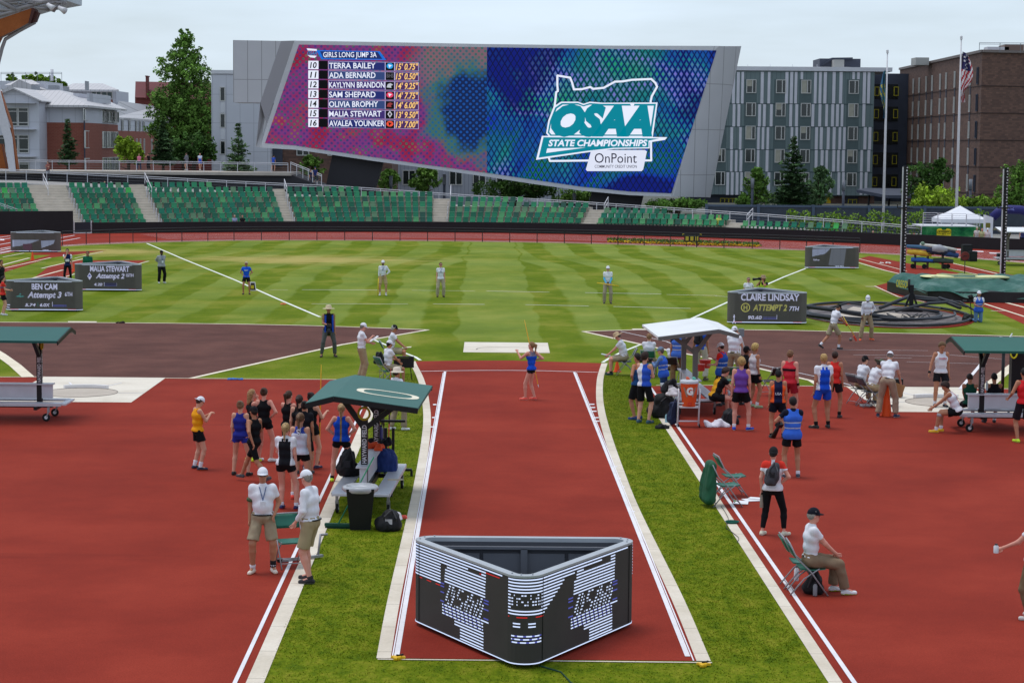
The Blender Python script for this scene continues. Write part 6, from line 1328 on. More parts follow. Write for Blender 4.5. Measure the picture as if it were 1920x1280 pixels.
 if 'lanyard' in extra:
  mbx = MB(); c = Ch+Fw2*(.108*s*b+.05)-U*.1; mbx.tube([Nk+Rt2*.07+U*.0, Nk+Fw2*.09+Rt2*.05-U*.05, c+U*.05], .008, 4); mbx.tube([Nk-Rt2*.07, Nk+Fw2*.09-Rt2*.05-U*.05, c+U*.05], .008, 4); mbx.build('lanyard', mat('lanyard_blue', (60, 84, 130), .7), root); plate('badge', -.13, .09, .12, mat('badge_white', (220, 224, 232), .5), y=.108*s*b+.055)
 if 'glasses' in extra and fine:
  mbx = MB();
  for q in (-1, 1): mbx.blob(Vector(Hc+hf*.098*s+hr*q*.032+hu*.012), (.024, .008, .016), 6)
  mbx.tube([Hc+hf*.098*s-hr*.06+hu*.016, Hc+hf*.103*s+hu*.016, Hc+hf*.098*s+hr*.06+hu*.016], .004, 4); mbx.build('glasses', mat('dark_glasses', (26, 20, 26), .2), root)
 if 'beard' in extra and fine:
  q = SDF(Hc-.15, Hc+.15, .014); q.ell(Hc+hf*.022-hu*.062*s, (.062, .074, .06), Rm, k=0); q.cutplane(Hc-hu*.038*s, hu); q.cutplane(Hc+hf*.02, -hf); Vh, Fh = q.mesh(); np_mesh('beard', Vh, Fh, mat('beard', tuple(int(c*.9) for c in hair), .8), root)
 if 'armband' in extra: a = arms[0] if face < 180 else arms[1]; mbx = MB(); q = np.array(a[0])+(np.array(a[1])-a[0])*.72; d_ = nrm(a[1]-a[0]); mbx.tube([q-d_*.025, q+d_*.025], .066*s*(.5+.5*b), 10); mbx.build('armband', mat('armband_green', (64, 88, 56), .7), root)
 if 'sleeve_blue' in extra:
  for a in arms:
   q = SDF(np.minimum(a[1], a[2])-.1, np.maximum(a[1], a[2])+.1, hres); arm(q, a, .006); q.cutplane(a[1]+(a[0]-a[1])*.35, nrm(a[0]-a[1])); Vh, Fh = q.mesh(); np_mesh('arm_sleeve', Vh, Fh, cloth((90, 180, 222)), root)
 if 'knee_brace' in extra: l = legs[1]; mbx = MB(); u_ = nrm(l[2]-l[1]); mbx.tube([l[1]-u_*.0, l[1]+u_*.07], .068*s, 10); mbx.build('knee_brace', mat('brace_grey', (168, 166, 172), .8), root)
 if 'ankle_brace' in extra: l = legs[1]; mbx = MB(); u_ = nrm(l[2]-l[1]); mbx.tube([l[2]-u_*.02, l[2]-u_*.14], .052*s, 10); mbx.build('ankle_brace', mat('brace_black', (24, 22, 26), .8), root)
 if 'wrist' in extra:
  a = arms[0]; mbx = MB(); mbx.tube([a[2]-a[3]*.05, a[2]+a[3]*.01], .038*s, 8); mbx.build('wristband', mat('band_black', (20, 20, 22), .8), root)
 if 'gloves' in extra:
  for a in arms: mbx = MB(); mbx.blob(Vector(a[2]+a[3]*.05), (.045, .045, .05), 8); mbx.build('glove', mat('glove_black', (24, 24, 26), .8), root)
 if 'gloves_red' in extra:
  for a in arms: mbx = MB(); mbx.blob(Vector(a[2]+a[3]*.05), (.045, .045, .05), 8); mbx.build('glove', mat('glove_red', (190, 44, 40), .8), root)
 M4 = Matrix.Translation(root.location) @ Matrix.Rotation(root.rotation_euler.z, 4, 'Z')
 wp = lambda v: M4 @ Vector(tuple(v))
 return dict(root=root, R=wp(arms[0][2]+arms[0][3]*.07), L=wp(arms[1][2]+arms[1][3]*.07), head=wp(Hc), hf=(M4.to_3x3() @ Vector(tuple(hf))), chest=wp(Ch), fwd=(M4.to_3x3() @ Vector(tuple(Fw2))), up=Vector(tuple(U)), pel=wp(Pv), rt=(M4.to_3x3() @ Vector(tuple(Rt2))), neck=wp(Nk), foot=wp(legs[0][2]), s=s)
M_ALU = mat('aluminium_bench', (196, 196, 204), .4, .05, 3, metal=.15); M_STEEL = mat('tube_steel', (150, 150, 156), .4, metal=.3)
M_RUB = mat('rubber', (26, 26, 28), .8); M_BLK = mat('black_paint', (22, 20, 24), .45, .1, 2); M_GRNP = mat('green_plastic', (40, 104, 88), .5, .08, 3)
M_CHW = EW; E_txt = mat('led_lavender', (196, 202, 236), .6, emit=.95); E_red = mat('led_red', (200, 40, 40), .6, emit=.9); E_teal = mat('led_teal', (70, 150, 150), .6, emit=.8); E_olive = mat('led_olive', (176, 176, 96), .6, emit=.85); E_blue = mat('led_blue', (90, 96, 190), .6, emit=.8); E_w = mat('led_white', (206, 222, 255), .6, emit=1.15)
M_LED = mat('led_panel', (98, 92, 90), .8, .06, 3); M_RIM = mat('rim_grey', (166, 170, 176), .45, .05, 3); M_INR = mat('cabinet_grey', (104, 106, 114), .55, .06, 2); M_INR2 = mat('cabinet_dark', (74, 75, 82), .55)
TB, TR = 2.69, .27
def tri_path(r, n=8):
 """outline points (x,y,s): back corners at y=0, apex towards -y; anticlockwise seen from above, s = length along it"""
 C3 = [(-TB/2, 0), (0, -TB*.866), (TB/2, 0)]; out = []; a0s = [90, 210, 330]
 for (cx_, cy_), a0 in zip(C3, a0s):
  for k in range(n+1):
   a = math.radians(a0+120*k/n); out.append((cx_+r*math.cos(a), cy_+r*math.sin(a)))
 return out
def path_s(P):
 L = [0]
 for i in range(1, len(P)+1): a, b_ = P[i-1], P[i % len(P)]; L.append(L[-1]+math.hypot(b_[0]-a[0], b_[1]-a[1]))
 return L
def led_board(label, at, yaw):
 e = empty('led_board', at, yaw, label, 'led board', 'triangular led boards'); Z0, Z1 = .07, 1.30; Po, Pi = tri_path(TR), tri_path(TR-.13); n = len(Po)
 def ring(P, z): return [Vector((p[0], p[1], z)) for p in P]
 mb = MB(); mb.smooth = False; vs = ring(Po, Z0)+ring(Po, Z1-.03); mb.add(vs, [(i, (i+1) % n, n+(i+1) % n, n+i) for i in range(n)]); mb.build('screen_skin', M_LED, e)
 mb = MB(); vs = ring(tri_path(TR+.004), Z1-.03)+ring(tri_path(TR+.004), Z1)+ring(Pi, Z1)+ring(Pi, Z1-.06)
 mb.add(vs, [(q*n+i, q*n+(i+1) % n, (q+1)*n+(i+1) % n, (q+1)*n+i) for q in range(3) for i in range(n)])
 for i in range(0, n, 3): mb.tube([Vector((*[(Po[i][k]+Pi[i][k])/2 for k in (0, 1)], Z1)), Vector((*[(Po[i][k]+Pi[i][k])/2 for k in (0, 1)], Z1+.018))], .012, 6)
 mb.build('top_rim', M_RIM, e)
 mb = MB(); vs = ring(Pi, Z0)+ring(Pi, Z1-.06); mb.add(vs, [((i+1) % n, i, n+i, n+(i+1) % n) for i in range(n)]); vs = ring(Pi, Z0+.02); mb.add(vs, [tuple(range(n))]); mb.build('inner_wall', M_INR2, e)
 Cc = [(-TB/2, 0), (0, -TB*.866), (TB/2, 0)]
 for k in range(3):                      # cabinet doors on the three inner sides
  a, b_ = Vector((*Cc[k], 0)), Vector((*Cc[(k+1) % 3], 0)); d = (b_-a).normalized(); nn = Vector((-d.y, d.x, 0)); cen = Vector((0, -TB*.29, 0)); nn = nn if (cen-a).dot(nn) > 0 else -nn
  base = a-nn*(TR-.13); Rq = Matrix((d, nn, Vector((0, 0, 1)))).transposed()
  for j in range(4):
   c = base+d*(TB*(.145+.237*j))+nn*.02; mb = MB(); mb.box(c+Vector((0, 0, .58)), (.58, .03, .98), Rq); mb.box(c+nn*.03+Vector((0, 0, .72)), (.27, .05, .17), Rq); mb.box(c+nn*.02+d*(.22 if j % 2 == 0 else -.22)+Vector((0, 0, .7)), (.03, .05, .05), Rq); mb.build('cabinet_door', M_INR, e)
  mb = MB(); mb.box(base+d*TB*.5+nn*.05+Vector((0, 0, 1.16)), (TB*.96, .08, .04), Rq); mb.box(base+d*TB*.5+nn*.05+Vector((0, 0, .6)), (.1, .08, 1.1), Rq); mb.build('inner_frame', M_INR, e)
 mb = MB(); vs = ring(tri_path(TR+.006), Z0)+ring(tri_path(TR+.006), Z0+.016); mb.add(vs, [(i, (i+1) % n, n+(i+1) % n, n+i) for i in range(n)]); mb.build('lower_light_line', E_w, e)
 for x, y in Cc: mb = MB(); mb.box((x*.95, y*.95-.0, .035), (.2, .2, .07)); mb.build('foot', M_RUB, e)
 return e
near = G(981.5, 1172)
M_LED, _ml = mat('led_panel_near', (64, 60, 58), .8, .06, 3), M_LED; eN = led_board('large triangular led board in the foreground, striped with broken white emblem rows', near, 0)
Po = tri_path(TR+.004, 8); n = len(Po); sarr = path_s(Po)
def at_s(s_):
 s_ %= sarr[-1]; i = int(np.searchsorted(sarr, s_, 'right'))-1; i = min(i, n-1); a, b_ = Po[i], Po[(i+1) % n]; t = (s_-sarr[i])/max(1e-9, sarr[i+1]-sarr[i]); return a[0]+(b_[0]-a[0])*t, a[1]+(b_[1]-a[1])*t
FONT = {'O': ['01110', '11011', '11011', '11011', '11011', '11011', '01110'], 'S': ['01111', '11000', '11000', '01110', '00011', '00011', '11110'], 'A': ['00110', '01110', '01111', '11011', '11111', '11011', '11011']}
def glyph_hit(txt, u, v):
 """u over the word 0..1, v 0 top..1 bottom"""
 if not (0 <= u < 1 and 0 <= v < 1): return False
 k = u*len(txt); ch = txt[int(k)]; f = (k-int(k))/.88; r = FONT[ch][min(6, int(v*7))]
 return f < 1 and r[min(4, int(f*5))] == '1'
s_l0 = sarr[8]; s_l1 = sarr[9]; s_r0 = sarr[17]; s_r1 = sarr[18]     # flat faces: left s_l0..s_l1, right s_r0..s_r1
def logo(u, v):
 """u across 0..1, v down 0..1 -> 0 off, 1 white, 2 blue, 3 red edge"""
 sh = .12*(1-v)
 if v < .14:
  if not (.02+sh < u < .16+sh or .88 < u+0 < .98 or (v > .08 and .16+sh <= u <= .88)): return 0
  return 1
 if v < .36: return 1 if sh*.6+.02 < u < .97 else 0
 if v < .66:
  if glyph_hit('OSAA', (u-.08-.06*(.66-v)/.3)/.84, (v-.37)/.28): return 1 if (math.sin(u*90+v*40) > -.1) else 0
  return 2 if (u < .06 or u > .93) and math.sin(v*90) > 0 else 0
 if v < .82:
  if .02 < u < .92: return 1 if math.sin(u*70+v*130) > -.55 else 2
  return 1 if v < .72 and .92 <= u < 1.05 else 0
 if v < .9: return 1 if .3 < u < .93 else 0
 return 1 if .42 < u < .93 else 0
def lit(s_, v):
 tot = s_r1
 if s_l0-.28 < s_ < s_l1:                       # left face and its rounded corner
  q = (s_-s_l0)/TB
  if q < .27: return (1 if v < .40+.04*q else (3 if v < .425+.04*q and math.sin(q*60) > 0 else 0)) if True else 0
  lo_ = logo((q-.28)/.50, (v-.06)/.86) if .27 <= q <= .8 else 0
  if lo_: return lo_
  if v < .2*(.94-q)+.02 and q < .94: return 1
  if v < .2*(.94-q)+.05 and q < .94 and q > .7: return 3
  return 0
 a0, a1 = s_l1, s_r0
 if a0-.06 < s_ < a1+.05 or (s_r0 <= s_ < s_r0+.62 and v < .46-.32*(s_-s_r0)/.62):
  if v < .45:
   if a0+.06 < s_ < a1-.02 and .2 < v < .36: return 1 if glyph_hit('OSAA', (s_-a0-.08)/(a1-a0-.12), (v-.2)/.15) and math.sin(s_*160) > -.3 else 0
   return 1
  if v < .475: return 3 if math.sin(s_*22) > -.2 else 0
  if a0+.08 < s_ < a1-.02:
   if .53 < v < .6: return 1 if math.sin(s_*28) > .1 else 0
   if .66 < v < .76: return 1 if math.sin(s_*50+v*60) > -.5 else 2
   if .8 < v < .83: return 2
  return 0
 if s_r0 <= s_ <= s_r1+.02:
  q = (s_-s_r0)/TB; lo_ = logo((q-.30)/.52, (v-.06)/.86) if .28 <= q <= .84 else 0
  if lo_: return lo_
  if v < .12*(.95-q)+.02: return 1
  return 0
 if s_r1+.10 < s_ < s_r1+.5: return 1 if v < .42 else (3 if v < .44 else 0)
 return 0
rowsN = 27; mb = MB(); Hh = 1.27-.095; ss = np.arange(s_l0-.28, s_r1+.5, .014)
for r in range(rowsN):
 v = (r+.5)/rowsN; zc = 1.27-Hh*v-.004; hh = Hh/rowsN*.21; run = None
 for s_ in list(ss)+[1e9]:
  c = lit(s_, v) if s_ < 1e8 else 0
  if run and (c != run[1] or s_-run[0] > (.14 if s_l0 < s_ < s_l1 or s_r0 < s_ < s_r1 else .026)):
   a, b_ = at_s(run[0]), at_s(min(s_, run[0]+.15)); hh2 = hh if run[1] != 3 else hh*.8; mb.cur = run[1]-1
   mb.add([(a[0], a[1], zc-hh2), (b_[0], b_[1], zc-hh2), (b_[0], b_[1], zc+hh2), (a[0], a[1], zc+hh2)], [(0, 1, 2, 3)]); run = None
  if c and not run: run = (s_, c)
mb.build('lit_rows', [E_w, E_blue, E_red], eN)
mb = MB()
for q in (8, 17): a = at_s(sarr[q]+.16);
for s_ in (s_l0+.05, s_r1-.05, s_r0+.02): a = at_s(s_); mb.box((a[0], a[1], .68), (.012, .012, 1.17))
mb.build('panel_seams', M_BLK, eN)
mb = MB(); mb.tube([near+Vector((.2, -2.4, .01)), near+Vector((.5, -2.75, .01)), near+Vector((.62, -3.3, .01)), near+Vector((.95, -3.9, .01)), near+Vector((1.2, -4.6, .01))], .012, 5); o = mb.build('cable', mat('green_cable', (30, 66, 52), .6)); tag(o, 'thin dark cable trailing over the grass from the foreground led board', 'cable')
M_LED = _ml
def front_board(label, px, py, yaw, texts, bars=(), extra_fn=None, pitch=.045):
 """apex away from the viewer: flat face towards us"""
 c = G(px, py); e = led_board(label, c+Vector((math.sin(yaw)*TR*-1, TR, 0)), math.pi+yaw); k = (py-(273+.0085*(px-960)))/7.14
 Y = TR+.006; o_ = lambda x, y: Vector((-(x-px)/k, Y, (py-y)/k))
 for (s, x, y, hpx, wpx, m, sh) in texts:
  mb = MB(); text_on(mb, s, o_(x, y), (-1, 0, 0), (0, 0, 1), hpx/k, wpx/k, .03, sh); mb.build('lettering', m, e)
 for (x0, y0, x1, y1, m) in bars:
  a, b_ = o_(x0, y0), o_(x1, y1); mb = MB(); mb.box2((a.x, Y-.003, a.z), (b_.x, Y, b_.z)); mb.build('graphic', m, e)
 if extra_fn: extra_fn(e, o_, Y, k)
 mb = MB(); z = .12
 while z < 1.25: mb.box((0, Y+.005, z), (TB, .003, pitch*.34)); z += pitch
 mb.build('dark_rows', M_LED, e)
 for x in (-.9, -.45, 0, .45, .9): mb = MB(); mb.box((x, Y+.001, .66), (.008, .003, 1.12)); mb.build('panel_seam', M_INR2, e)
 for z, m in ((1.255, E_w), (.09, E_w)): mb = MB(); mb.box((0, Y, z), (TB*.9, .004, .012)); mb.build('edge_light', m, e)
 mb = MB(); mb.box((-TB*.45, Y+.001, .095), (.35, .005, .014)); mb.box((TB*.45, Y+.001, .095), (.35, .005, .014)); mb.build('edge_light', E_red, e)
 return e
def poly_on(e, pts, m, Y, nm='logo'):
 mb = MB(); mb.prism([p+Vector((0, -.002, 0)) for p in pts], (0, .004, 0)); mb.build(nm, m, e)
def f_claire(e, o_, Y, k):
 mb = MB(); c = o_(1397, 576.5); mb.tube([c+Vector((math.cos(a)*.17, 0, math.sin(a)*.17)) for a in np.linspace(0, 6.283, 17)], .018, 4, False); mb.build('logo', E_olive, e)
 mb = MB(); text_on(mb, 'H', o_(1393.2, 580.5), (-1, 0, 0), (0, 0, 1), 8/k, 7.5/k, .04); mb.build('logo_letter', E_olive, e)
 mb = MB()
 for a, b_ in [((1374, 594), (1378, 594)), ((1376, 590), (1376, 600)), ((1376, 600), (1373.5, 607)), ((1376, 600), (1378.5, 607))]: mb.bar(o_(*a), o_(*b_), .004, .03, (0, 0, 1))
 mb.build('runner_mark', E_txt, e)
front_board('triangular led board naming Claire Lindsay in front of the hammer cage', 1439, 608, 0,
 [('CLAIRE LINDSAY', 1388, 563, 12, 110, E_txt, 0), ('ATTEMPT 2', 1411, 582, 11.5, 64, E_olive, .25), ('7TH', 1479, 582, 8, 19, E_txt, .2), ('90.60', 1402, 598.5, 6.5, 26, E_txt, .2)],
 [(1430, 597.2, 1456, 597.9, E_blue), (1430, 594.4, 1456, 595.1, E_blue), (1456, 590, 1456.8, 598, E_txt)], f_claire)
front_board('triangular led board reading Ben Cam at the far left', 81, 584, .02,
 [('BEN CAM', 60, 542.5, 11, 48, E_txt, 0), ('Attempt 3', 52, 557.5, 10.5, 64, E_txt, .25), ('6TH', 122, 554.5, 7, 14, E_txt, 0), ('5.74', 47, 574.5, 6, 20, E_txt, .2), ('6.0X', 75, 574.5, 6, 19, E_txt, .2)],
 [(99, 573.5, 125, 574.2, E_blue), (99, 571.4, 125, 572, E_blue), (98, 565.5, 98.8, 575, E_txt), (71, 566, 71.5, 575, E_teal)],
 lambda e, o_, Y, k: (poly_on(e, [o_(30, 556), o_(36, 553.5), o_(46, 555.5), o_(40, 557.5)], E_teal, Y), poly_on(e, [o_(36, 552.8), o_(38.5, 549.5), o_(41, 552.8)], E_teal, Y), poly_on(e, [o_(12.5, 571), o_(19, 571), o_(19, 572.4), o_(12.5, 572.4)], E_txt, Y), poly_on(e, [o_(13, 575), o_(18, 576), o_(18, 577.4), o_(13, 576.4)], E_txt, Y)))
front_board('triangular led board naming Malia Stewart behind the Ben Cam board', 201, 546, -.02,
 [('MALIA STEWART', 169, 508.5, 10, 74, E_txt, 0), ('Attempt 2', 180, 521.5, 9, 54, E_txt, .25), ('15TH', 237, 518, 5.5, 14, E_txt, 0), ('4.20', 176, 536, 5.5, 16, E_txt, .2)],
 [(196, 535.5, 219, 536.4, E_blue), (196, 530, 219, 535.3, mat('led_navy', (44, 46, 96), .6, emit=.6)), (195.3, 529, 196, 536.5, E_txt), (218.6, 530, 219.2, 536.4, E_txt)],
 lambda e, o_, Y, k: (poly_on(e, [o_(168, 511), o_(172.3, 518), o_(168, 525), o_(163.7, 518)], E_txt, Y), poly_on(e, [o_(168, 514)+Vector((0, .004, 0)), o_(170.6, 518.5)+Vector((0, .004, 0)), o_(165.4, 518.5)+Vector((0, .004, 0))], E_blue, Y, 'logo_mark')))
def pic(e, o_, Y, k, pts, m): poly_on(e, [o_(*p) for p in pts], m, Y, 'picture')
E_pale = mat('led_pale', (150, 162, 192), .6, emit=.8); E_mauve = mat('led_mauve', (96, 60, 84), .6, emit=.6)
def f_far(e, o_, Y, k):
 pic(e, o_, Y, k, [(24, 450), (74, 450), (50, 459), (24, 463)], E_pale); poly_on(e, [o_(x, y)+Vector((0, .003, 0)) for x, y in [(43, 457.5), (60, 456), (61, 467), (56, 471), (44, 467)]], E_mauve, Y, 'picture'); pic(e, o_, Y, k, [(77, 451), (103, 450), (100, 457), (78, 465)], E_pale)
front_board('small triangular led board with pale emblem picture beside the far left track', 66, 473, .06, [('OSAA', 44, 463.5, 5, 15, E_txt, .2), ('OSAA', 82, 458, 3, 8, M_LED, 0), ('OnPoint', 80, 470, 2.6, 11, E_txt, 0)], (), f_far, .07)
def f_right(e, o_, Y, k):
 pic(e, o_, Y, k, [(1522, 467), (1556, 466), (1546, 476), (1522, 481)], E_pale); pic(e, o_, Y, k, [(1558, 466), (1586, 466.5), (1582, 499), (1553, 497)], mat('led_grey', (110, 118, 132), .6, emit=.75))
front_board('triangular led board with the state emblem before the far right track', 1561, 504, .04, [('OSAA', 1556.5, 488, 9.5, 27, mat('led_ink', (30, 50, 62), .6, emit=.5), .2), ('STATE CHAMPIONSHIPS', 1555, 493.2, 2.6, 27, E_w, .1), ('OnPoint', 1566, 499.5, 3.4, 16, E_w, 0), ('OSAA', 1524, 477, 3.4, 13, E_w, 0), ('OnPoint', 1524, 489, 3.2, 12, E_txt, 0)], (), f_right, .06)
def make_chair():
 e = empty('folding_chair', (0, 0, 0)); m = M_STEEL
 mb = MB(); mb.smooth = True; q = []
 for i in range(7):
  t = i/6; q.append((.20-.0*t, .22-.42*t, .455-.02*math.sin(t*3.1)))
 vs = [(s_*x, y, z) for (x, y, z) in q for s_ in (-1, 1)]+[(s_*x, y, z-.022) for (x, y, z) in q for s_ in (-1, 1)]; N_ = 14
 mb.add(vs, [(2*i, 2*i+1, 2*i+3, 2*i+2) for i in range(6)]+[(N_+2*i+1, N_+2*i, N_+2*i+2, N_+2*i+3) for i in range(6)]+[(2*i+2, 2*i, N_+2*i, N_+2*i+2) for i in range(6)][::-1]+[(2*i+1, 2*i+3, N_+2*i+3, N_+2*i+1) for i in range(6)]+[(0, 1, N_+1, N_), (12, N_+12, N_+13, 13)]); mb.build('seat', M_GRNP, e)
 mb = MB(); mb.smooth = True; vs = []
 for i in range(5):
  z = .62+.055*i
  for x in np.linspace(-.21, .21, 5): vs.append((x, -.255-.03*i+.25*(.21**2-x*x)*-1.0, z))
 k0 = len(vs); vs += [(x, y-.02, z) for x, y, z in vs]
 fs = [(5*i+j, 5*i+j+1, 5*i+5+j+1, 5*i+5+j) for i in range(4) for j in range(4)]; fs += [tuple(k0+a for a in f[::-1]) for f in fs]
 edge = [0, 1, 2, 3, 4, 9, 14, 19, 24, 23, 22, 21, 20, 15, 10, 5]; fs += [(edge[i], k0+edge[i], k0+edge[(i+1) % 16], edge[(i+1) % 16]) for i in range(16)]; mb.add(vs, fs); mb.build('backrest', M_GRNP, e)
 for sx in (-1, 1):
  mb = MB(); mb.tube([(sx*.225, .26, .012), (sx*.225, -.02, .40), (sx*.225, -.25, .62), (sx*.222, -.37, .87)], .0125, 7); mb.build('front_leg', m, e)
  mb = MB(); mb.tube([(sx*.195, -.34, .012), (sx*.195, -.12, .28), (sx*.195, .12, .445)], .0125, 7); mb.build('rear_leg', m, e)
 mb = MB(); mb.tube([(-.225, .20, .1), (.225, .20, .1)], .009, 6); mb.tube([(-.195, -.28, .09), (.195, -.28, .09)], .009, 6); mb.tube([(-.225, -.365, .86), (.225, -.365, .86)], .0125, 6); mb.build('cross_tubes', m, e)
 return e
CH0 = make_chair(); _used = [False]
def chair(at, face, label, grp='folding chairs', rec=None):
 p = at if isinstance(at, Vector) else G(*at)
 if not _used[0]: c = CH0; _used[0] = True
 else: c = copy_tree(CH0)
 c.location = p; c.rotation_euler = (0, 0, -math.radians(face)); tag(c, label, 'chair', grp)
 if rec:
  for ch in c.children:
   if ch.name.split('.')[0] in ('seat', 'backrest'): ch.data = ch.data.copy(); ch.data.materials[0] = rec
 return c
def canopy_bench(label, at, yaw, roofc, postc, flip=1, over=0, big_o=None, name='canopy_bench', length=3.7, words=True):
 e = empty(name, at, yaw, label, 'bench', 'roofed team benches'); L2 = length/2; rm = mat('roof_panel', roofc, .55, .07, .8); pm = postc
 zr = 2.34; xr = -.52*flip; xl, xx = -1.06*flip, 1.1*flip; zl, zx = zr-.14, zr-.21
 def roof_prof(dz): return [(xl, zl+dz), (xr, zr+dz), (xx, zx+dz)]
 mb = MB(); P = [Vector((x, -L2, z)) for x, z in roof_prof(0)]+[Vector((x, -L2, z)) for x, z in roof_prof(-.06)[::-1]]; mb.prism(P if flip > 0 else P[::-1], (0, length, 0)); mb.build('roof', rm, e)
 for y in (-L2-.012, L2+.012):
  mb = MB()
  for a, b_ in (((xl, zl), (xr, zr)), ((xr, zr), (xx, zx))): mb.bar((a[0], y, a[1]-.06), (b_[0], y, b_[1]-.06), .025, .1)
  mb.build('roof_trim', pm, e)
 if big_o:                                      # painted letter on the long slope
  x0, x1 = (xr+xx)/2+.45*flip, (xr+xx)/2-.45*flip; slope = (zx-zr)/(xx-xr); mb = MB(); yc, lx, ly = big_o; cxm = (xr+xx)/2+.1*flip; nseg = 28
  pts = lambda k: [Vector((cxm+math.copysign(abs(math.cos(a))**.75, math.cos(a))*lx*k[0], yc+math.copysign(abs(math.sin(a))**.75, math.sin(a))*ly*k[1], 0)) for a in np.linspace(0, 2*math.pi, nseg+1)[:-1]]
  A, Bq = pts((1, 1)), pts((1-.14/lx, 1-.09/ly)); A = [Vector((p.x, p.y, zr+slope*(p.x-xr)+.006)) for p in A]; Bq = [Vector((p.x, p.y, zr+slope*(p.x-xr)+.006)) for p in Bq]
  mb.add(A+Bq, [(i, (i+1) % nseg, nseg+(i+1) % nseg, nseg+i) for i in range(nseg)]); mb.build('painted_letter', mat('cream_paint', (226, 218, 196), .6), e)
 for y in (-L2*.62, L2*.62):
  mb = MB(); mb.box((0, y, 1.05), (.13, .13, 1.5));
  for xe, ze in ((xr+.05*flip, zr-.08), (xx-.42*flip, zx-.0)): mb.bar((0, y, 1.62), (xe, y, ze), .09, .1)
  mb.build('post', pm, e)
  if words: mb = MB(); text_on(mb, 'HAYWARD FIELD', (.045, y-.067, .95), (0, 0, 1), (-1, 0, 0), .085, .75, .02); text_on(mb, 'HAYWARD FIELD', (-.067, y-.045, .95), (0, 0, 1), (0, -1, 0) if False else (0, 1, 0), .085, .75, .02); mb.build('post_lettering', M_WHT, e)
  if words: mb = MB(); mb.tube([(math.cos(a)*.11, y-.07, 1.93+math.sin(a)*.12) for a in np.linspace(0, 6.283, 15)], .025, 5, False); mb.build('yellow_ring', mat('ring_yellow', (176, 150, 30), .6), e)
 mb = MB(); mb.bar((0, -L2*.8, .36), (0, L2*.8, .36), .12, .12)
 for y in (-L2*.62, L2*.62): mb.bar((-.55, y, .33), (.55, y, .33), .08, .08)
 mb.build('chassis', pm, e)
 for x in (-.42, .42): mb = MB(); mb.box((x, 0, .45), (.3, length*.98, .045)); mb.box((x+.13*(1 if x > 0 else -1), 0, .43), (.03, length*.98, .07)); mb.build('seat_plank', M_ALU, e)
 mb = MB(); mb.box((0, 0, .72), (.12, length*.80, .36)); mb.box((0, 0, .91), (.26, length*.82, .03)); mb.build('backrest', M_ALU, e)
 for y in (-L2, L2): mb = MB(); mb.box((0, y, .44), (1.1, .16, .04)); mb.build('end_plank', M_ALU, e)
 for x in (-.5, .5):
  for y in (-L2*.8, L2*.8):
   mb = MB(); mb.box((x, y, .3), (.05, .06, .14)); mb.bar((x, y, .26), (x, y+.05, .11), .07, .03); w_ = mb.build('caster', M_STEEL, e); mb = MB(); mb.smooth = True; mb.lathe([(.10, -.025), (.105, 0), (.10, .025)], (0, 0, 0), 14); mb.v = [(v[2]+x, v[0]+y+.06, v[1]+.105) for v in mb.v]; mb.build('wheel', M_RUB, w_)
   mb = MB(); mb.smooth = True; mb.lathe([(.045, -.03), (.045, .03)], n=10); mb.v = [(v[2]+x, v[0]+y+.06, v[1]+.105) for v in mb.v]; mb.build('rim', M_FRM, w_)
 return e
bL = canopy_bench('green roofed bench on casters with a cream oval, beside the black bin', G(694, 940)+Vector((0, .1, 0)), math.radians(-2), (38, 92, 84), M_BLK, 1, big_o=(-.45, .62, .42))
canopy_bench('white roofed bench with grey posts behind the orange drinks cooler', G(1291, 764), math.radians(3), (222, 222, 224), mat('bench_grey', (104, 100, 98), .5), -1, words=False)
pr_ = G(1806, 806); canopy_bench('green roofed bench with a white oval at the right edge, athletes sitting on it', pr_+Vector((1.62, .15, 0)), math.radians(90), (22, 88, 76), M_BLK, -1, big_o=(-.62, .42, .6))
pl_ = G(88, 786); canopy_bench('empty green roofed bench on casters at the left edge', pl_+Vector((-1.35, .12, 0)), math.radians(90), (22, 84, 78), M_BLK, -1)
canopy_bench('small distant bench with white roof at the right edge of the far track', G(1905, 497)+Vector((.6, 0, 0)), math.radians(90), (226, 226, 230), mat('bench_grey', (104, 100, 98), .5), -1, words=False)
p = G(676, 990); e = empty('waste_bin', p, .05, 'black square waste bin with clear liner before the green roofed bench', 'bin'); mb = MB(); vs = []
for z, a in ((0, .19), (.78, .26)): vs += [(x*a, y*a, z) for x, y in ((-1, -1), (1, -1), (1, 1), (-1, 1))]
mb.add(vs, [(0, 3, 2, 1), (0, 1, 5, 4), (1, 2, 6, 5), (2, 3, 7, 6), (3, 0, 4, 7)]); mb.build('body', mat('bin_black', (20, 20, 22), .5, .15, 6), e)
mb = MB(); mb.smooth = True; mb.lathe([(.27, .70), (.305, .74), (.30, .80), (.265, .815), (.2, .76)], n=12); mb.v = [(v[0]*1.12+random.uniform(-.012, .012), v[1]*1.12, v[2]) for v in mb.v]; mb.build('liner', mat('clear_liner', (172, 174, 180), .25, .2, 7, bump=.6, spec=.6), e)
p = G(634, 990); e = empty('push_broom', p, 0, 'long green push broom leaning over the bench, bristles on the grass', 'broom'); mb = MB(); mb.tube([(0, 0, .08), (.62, .65, 1.25)], .014, 6); mb.build('handle', mat('broom_green', (24, 120, 84), .5), e); mb = MB(); mb.box((0, 0, .07), (.5, .09, .05), Matrix.Rotation(-.1, 3, 'Z')); mb.build('head', mat('broom_dark', (20, 70, 56), .6), e); mb = MB(); mb.box((0, 0, .025), (.48, .07, .06), Matrix.Rotation(-.1, 3, 'Z')); mb.build('bristles', mat('bristle_green', (14, 52, 40), .9), e)
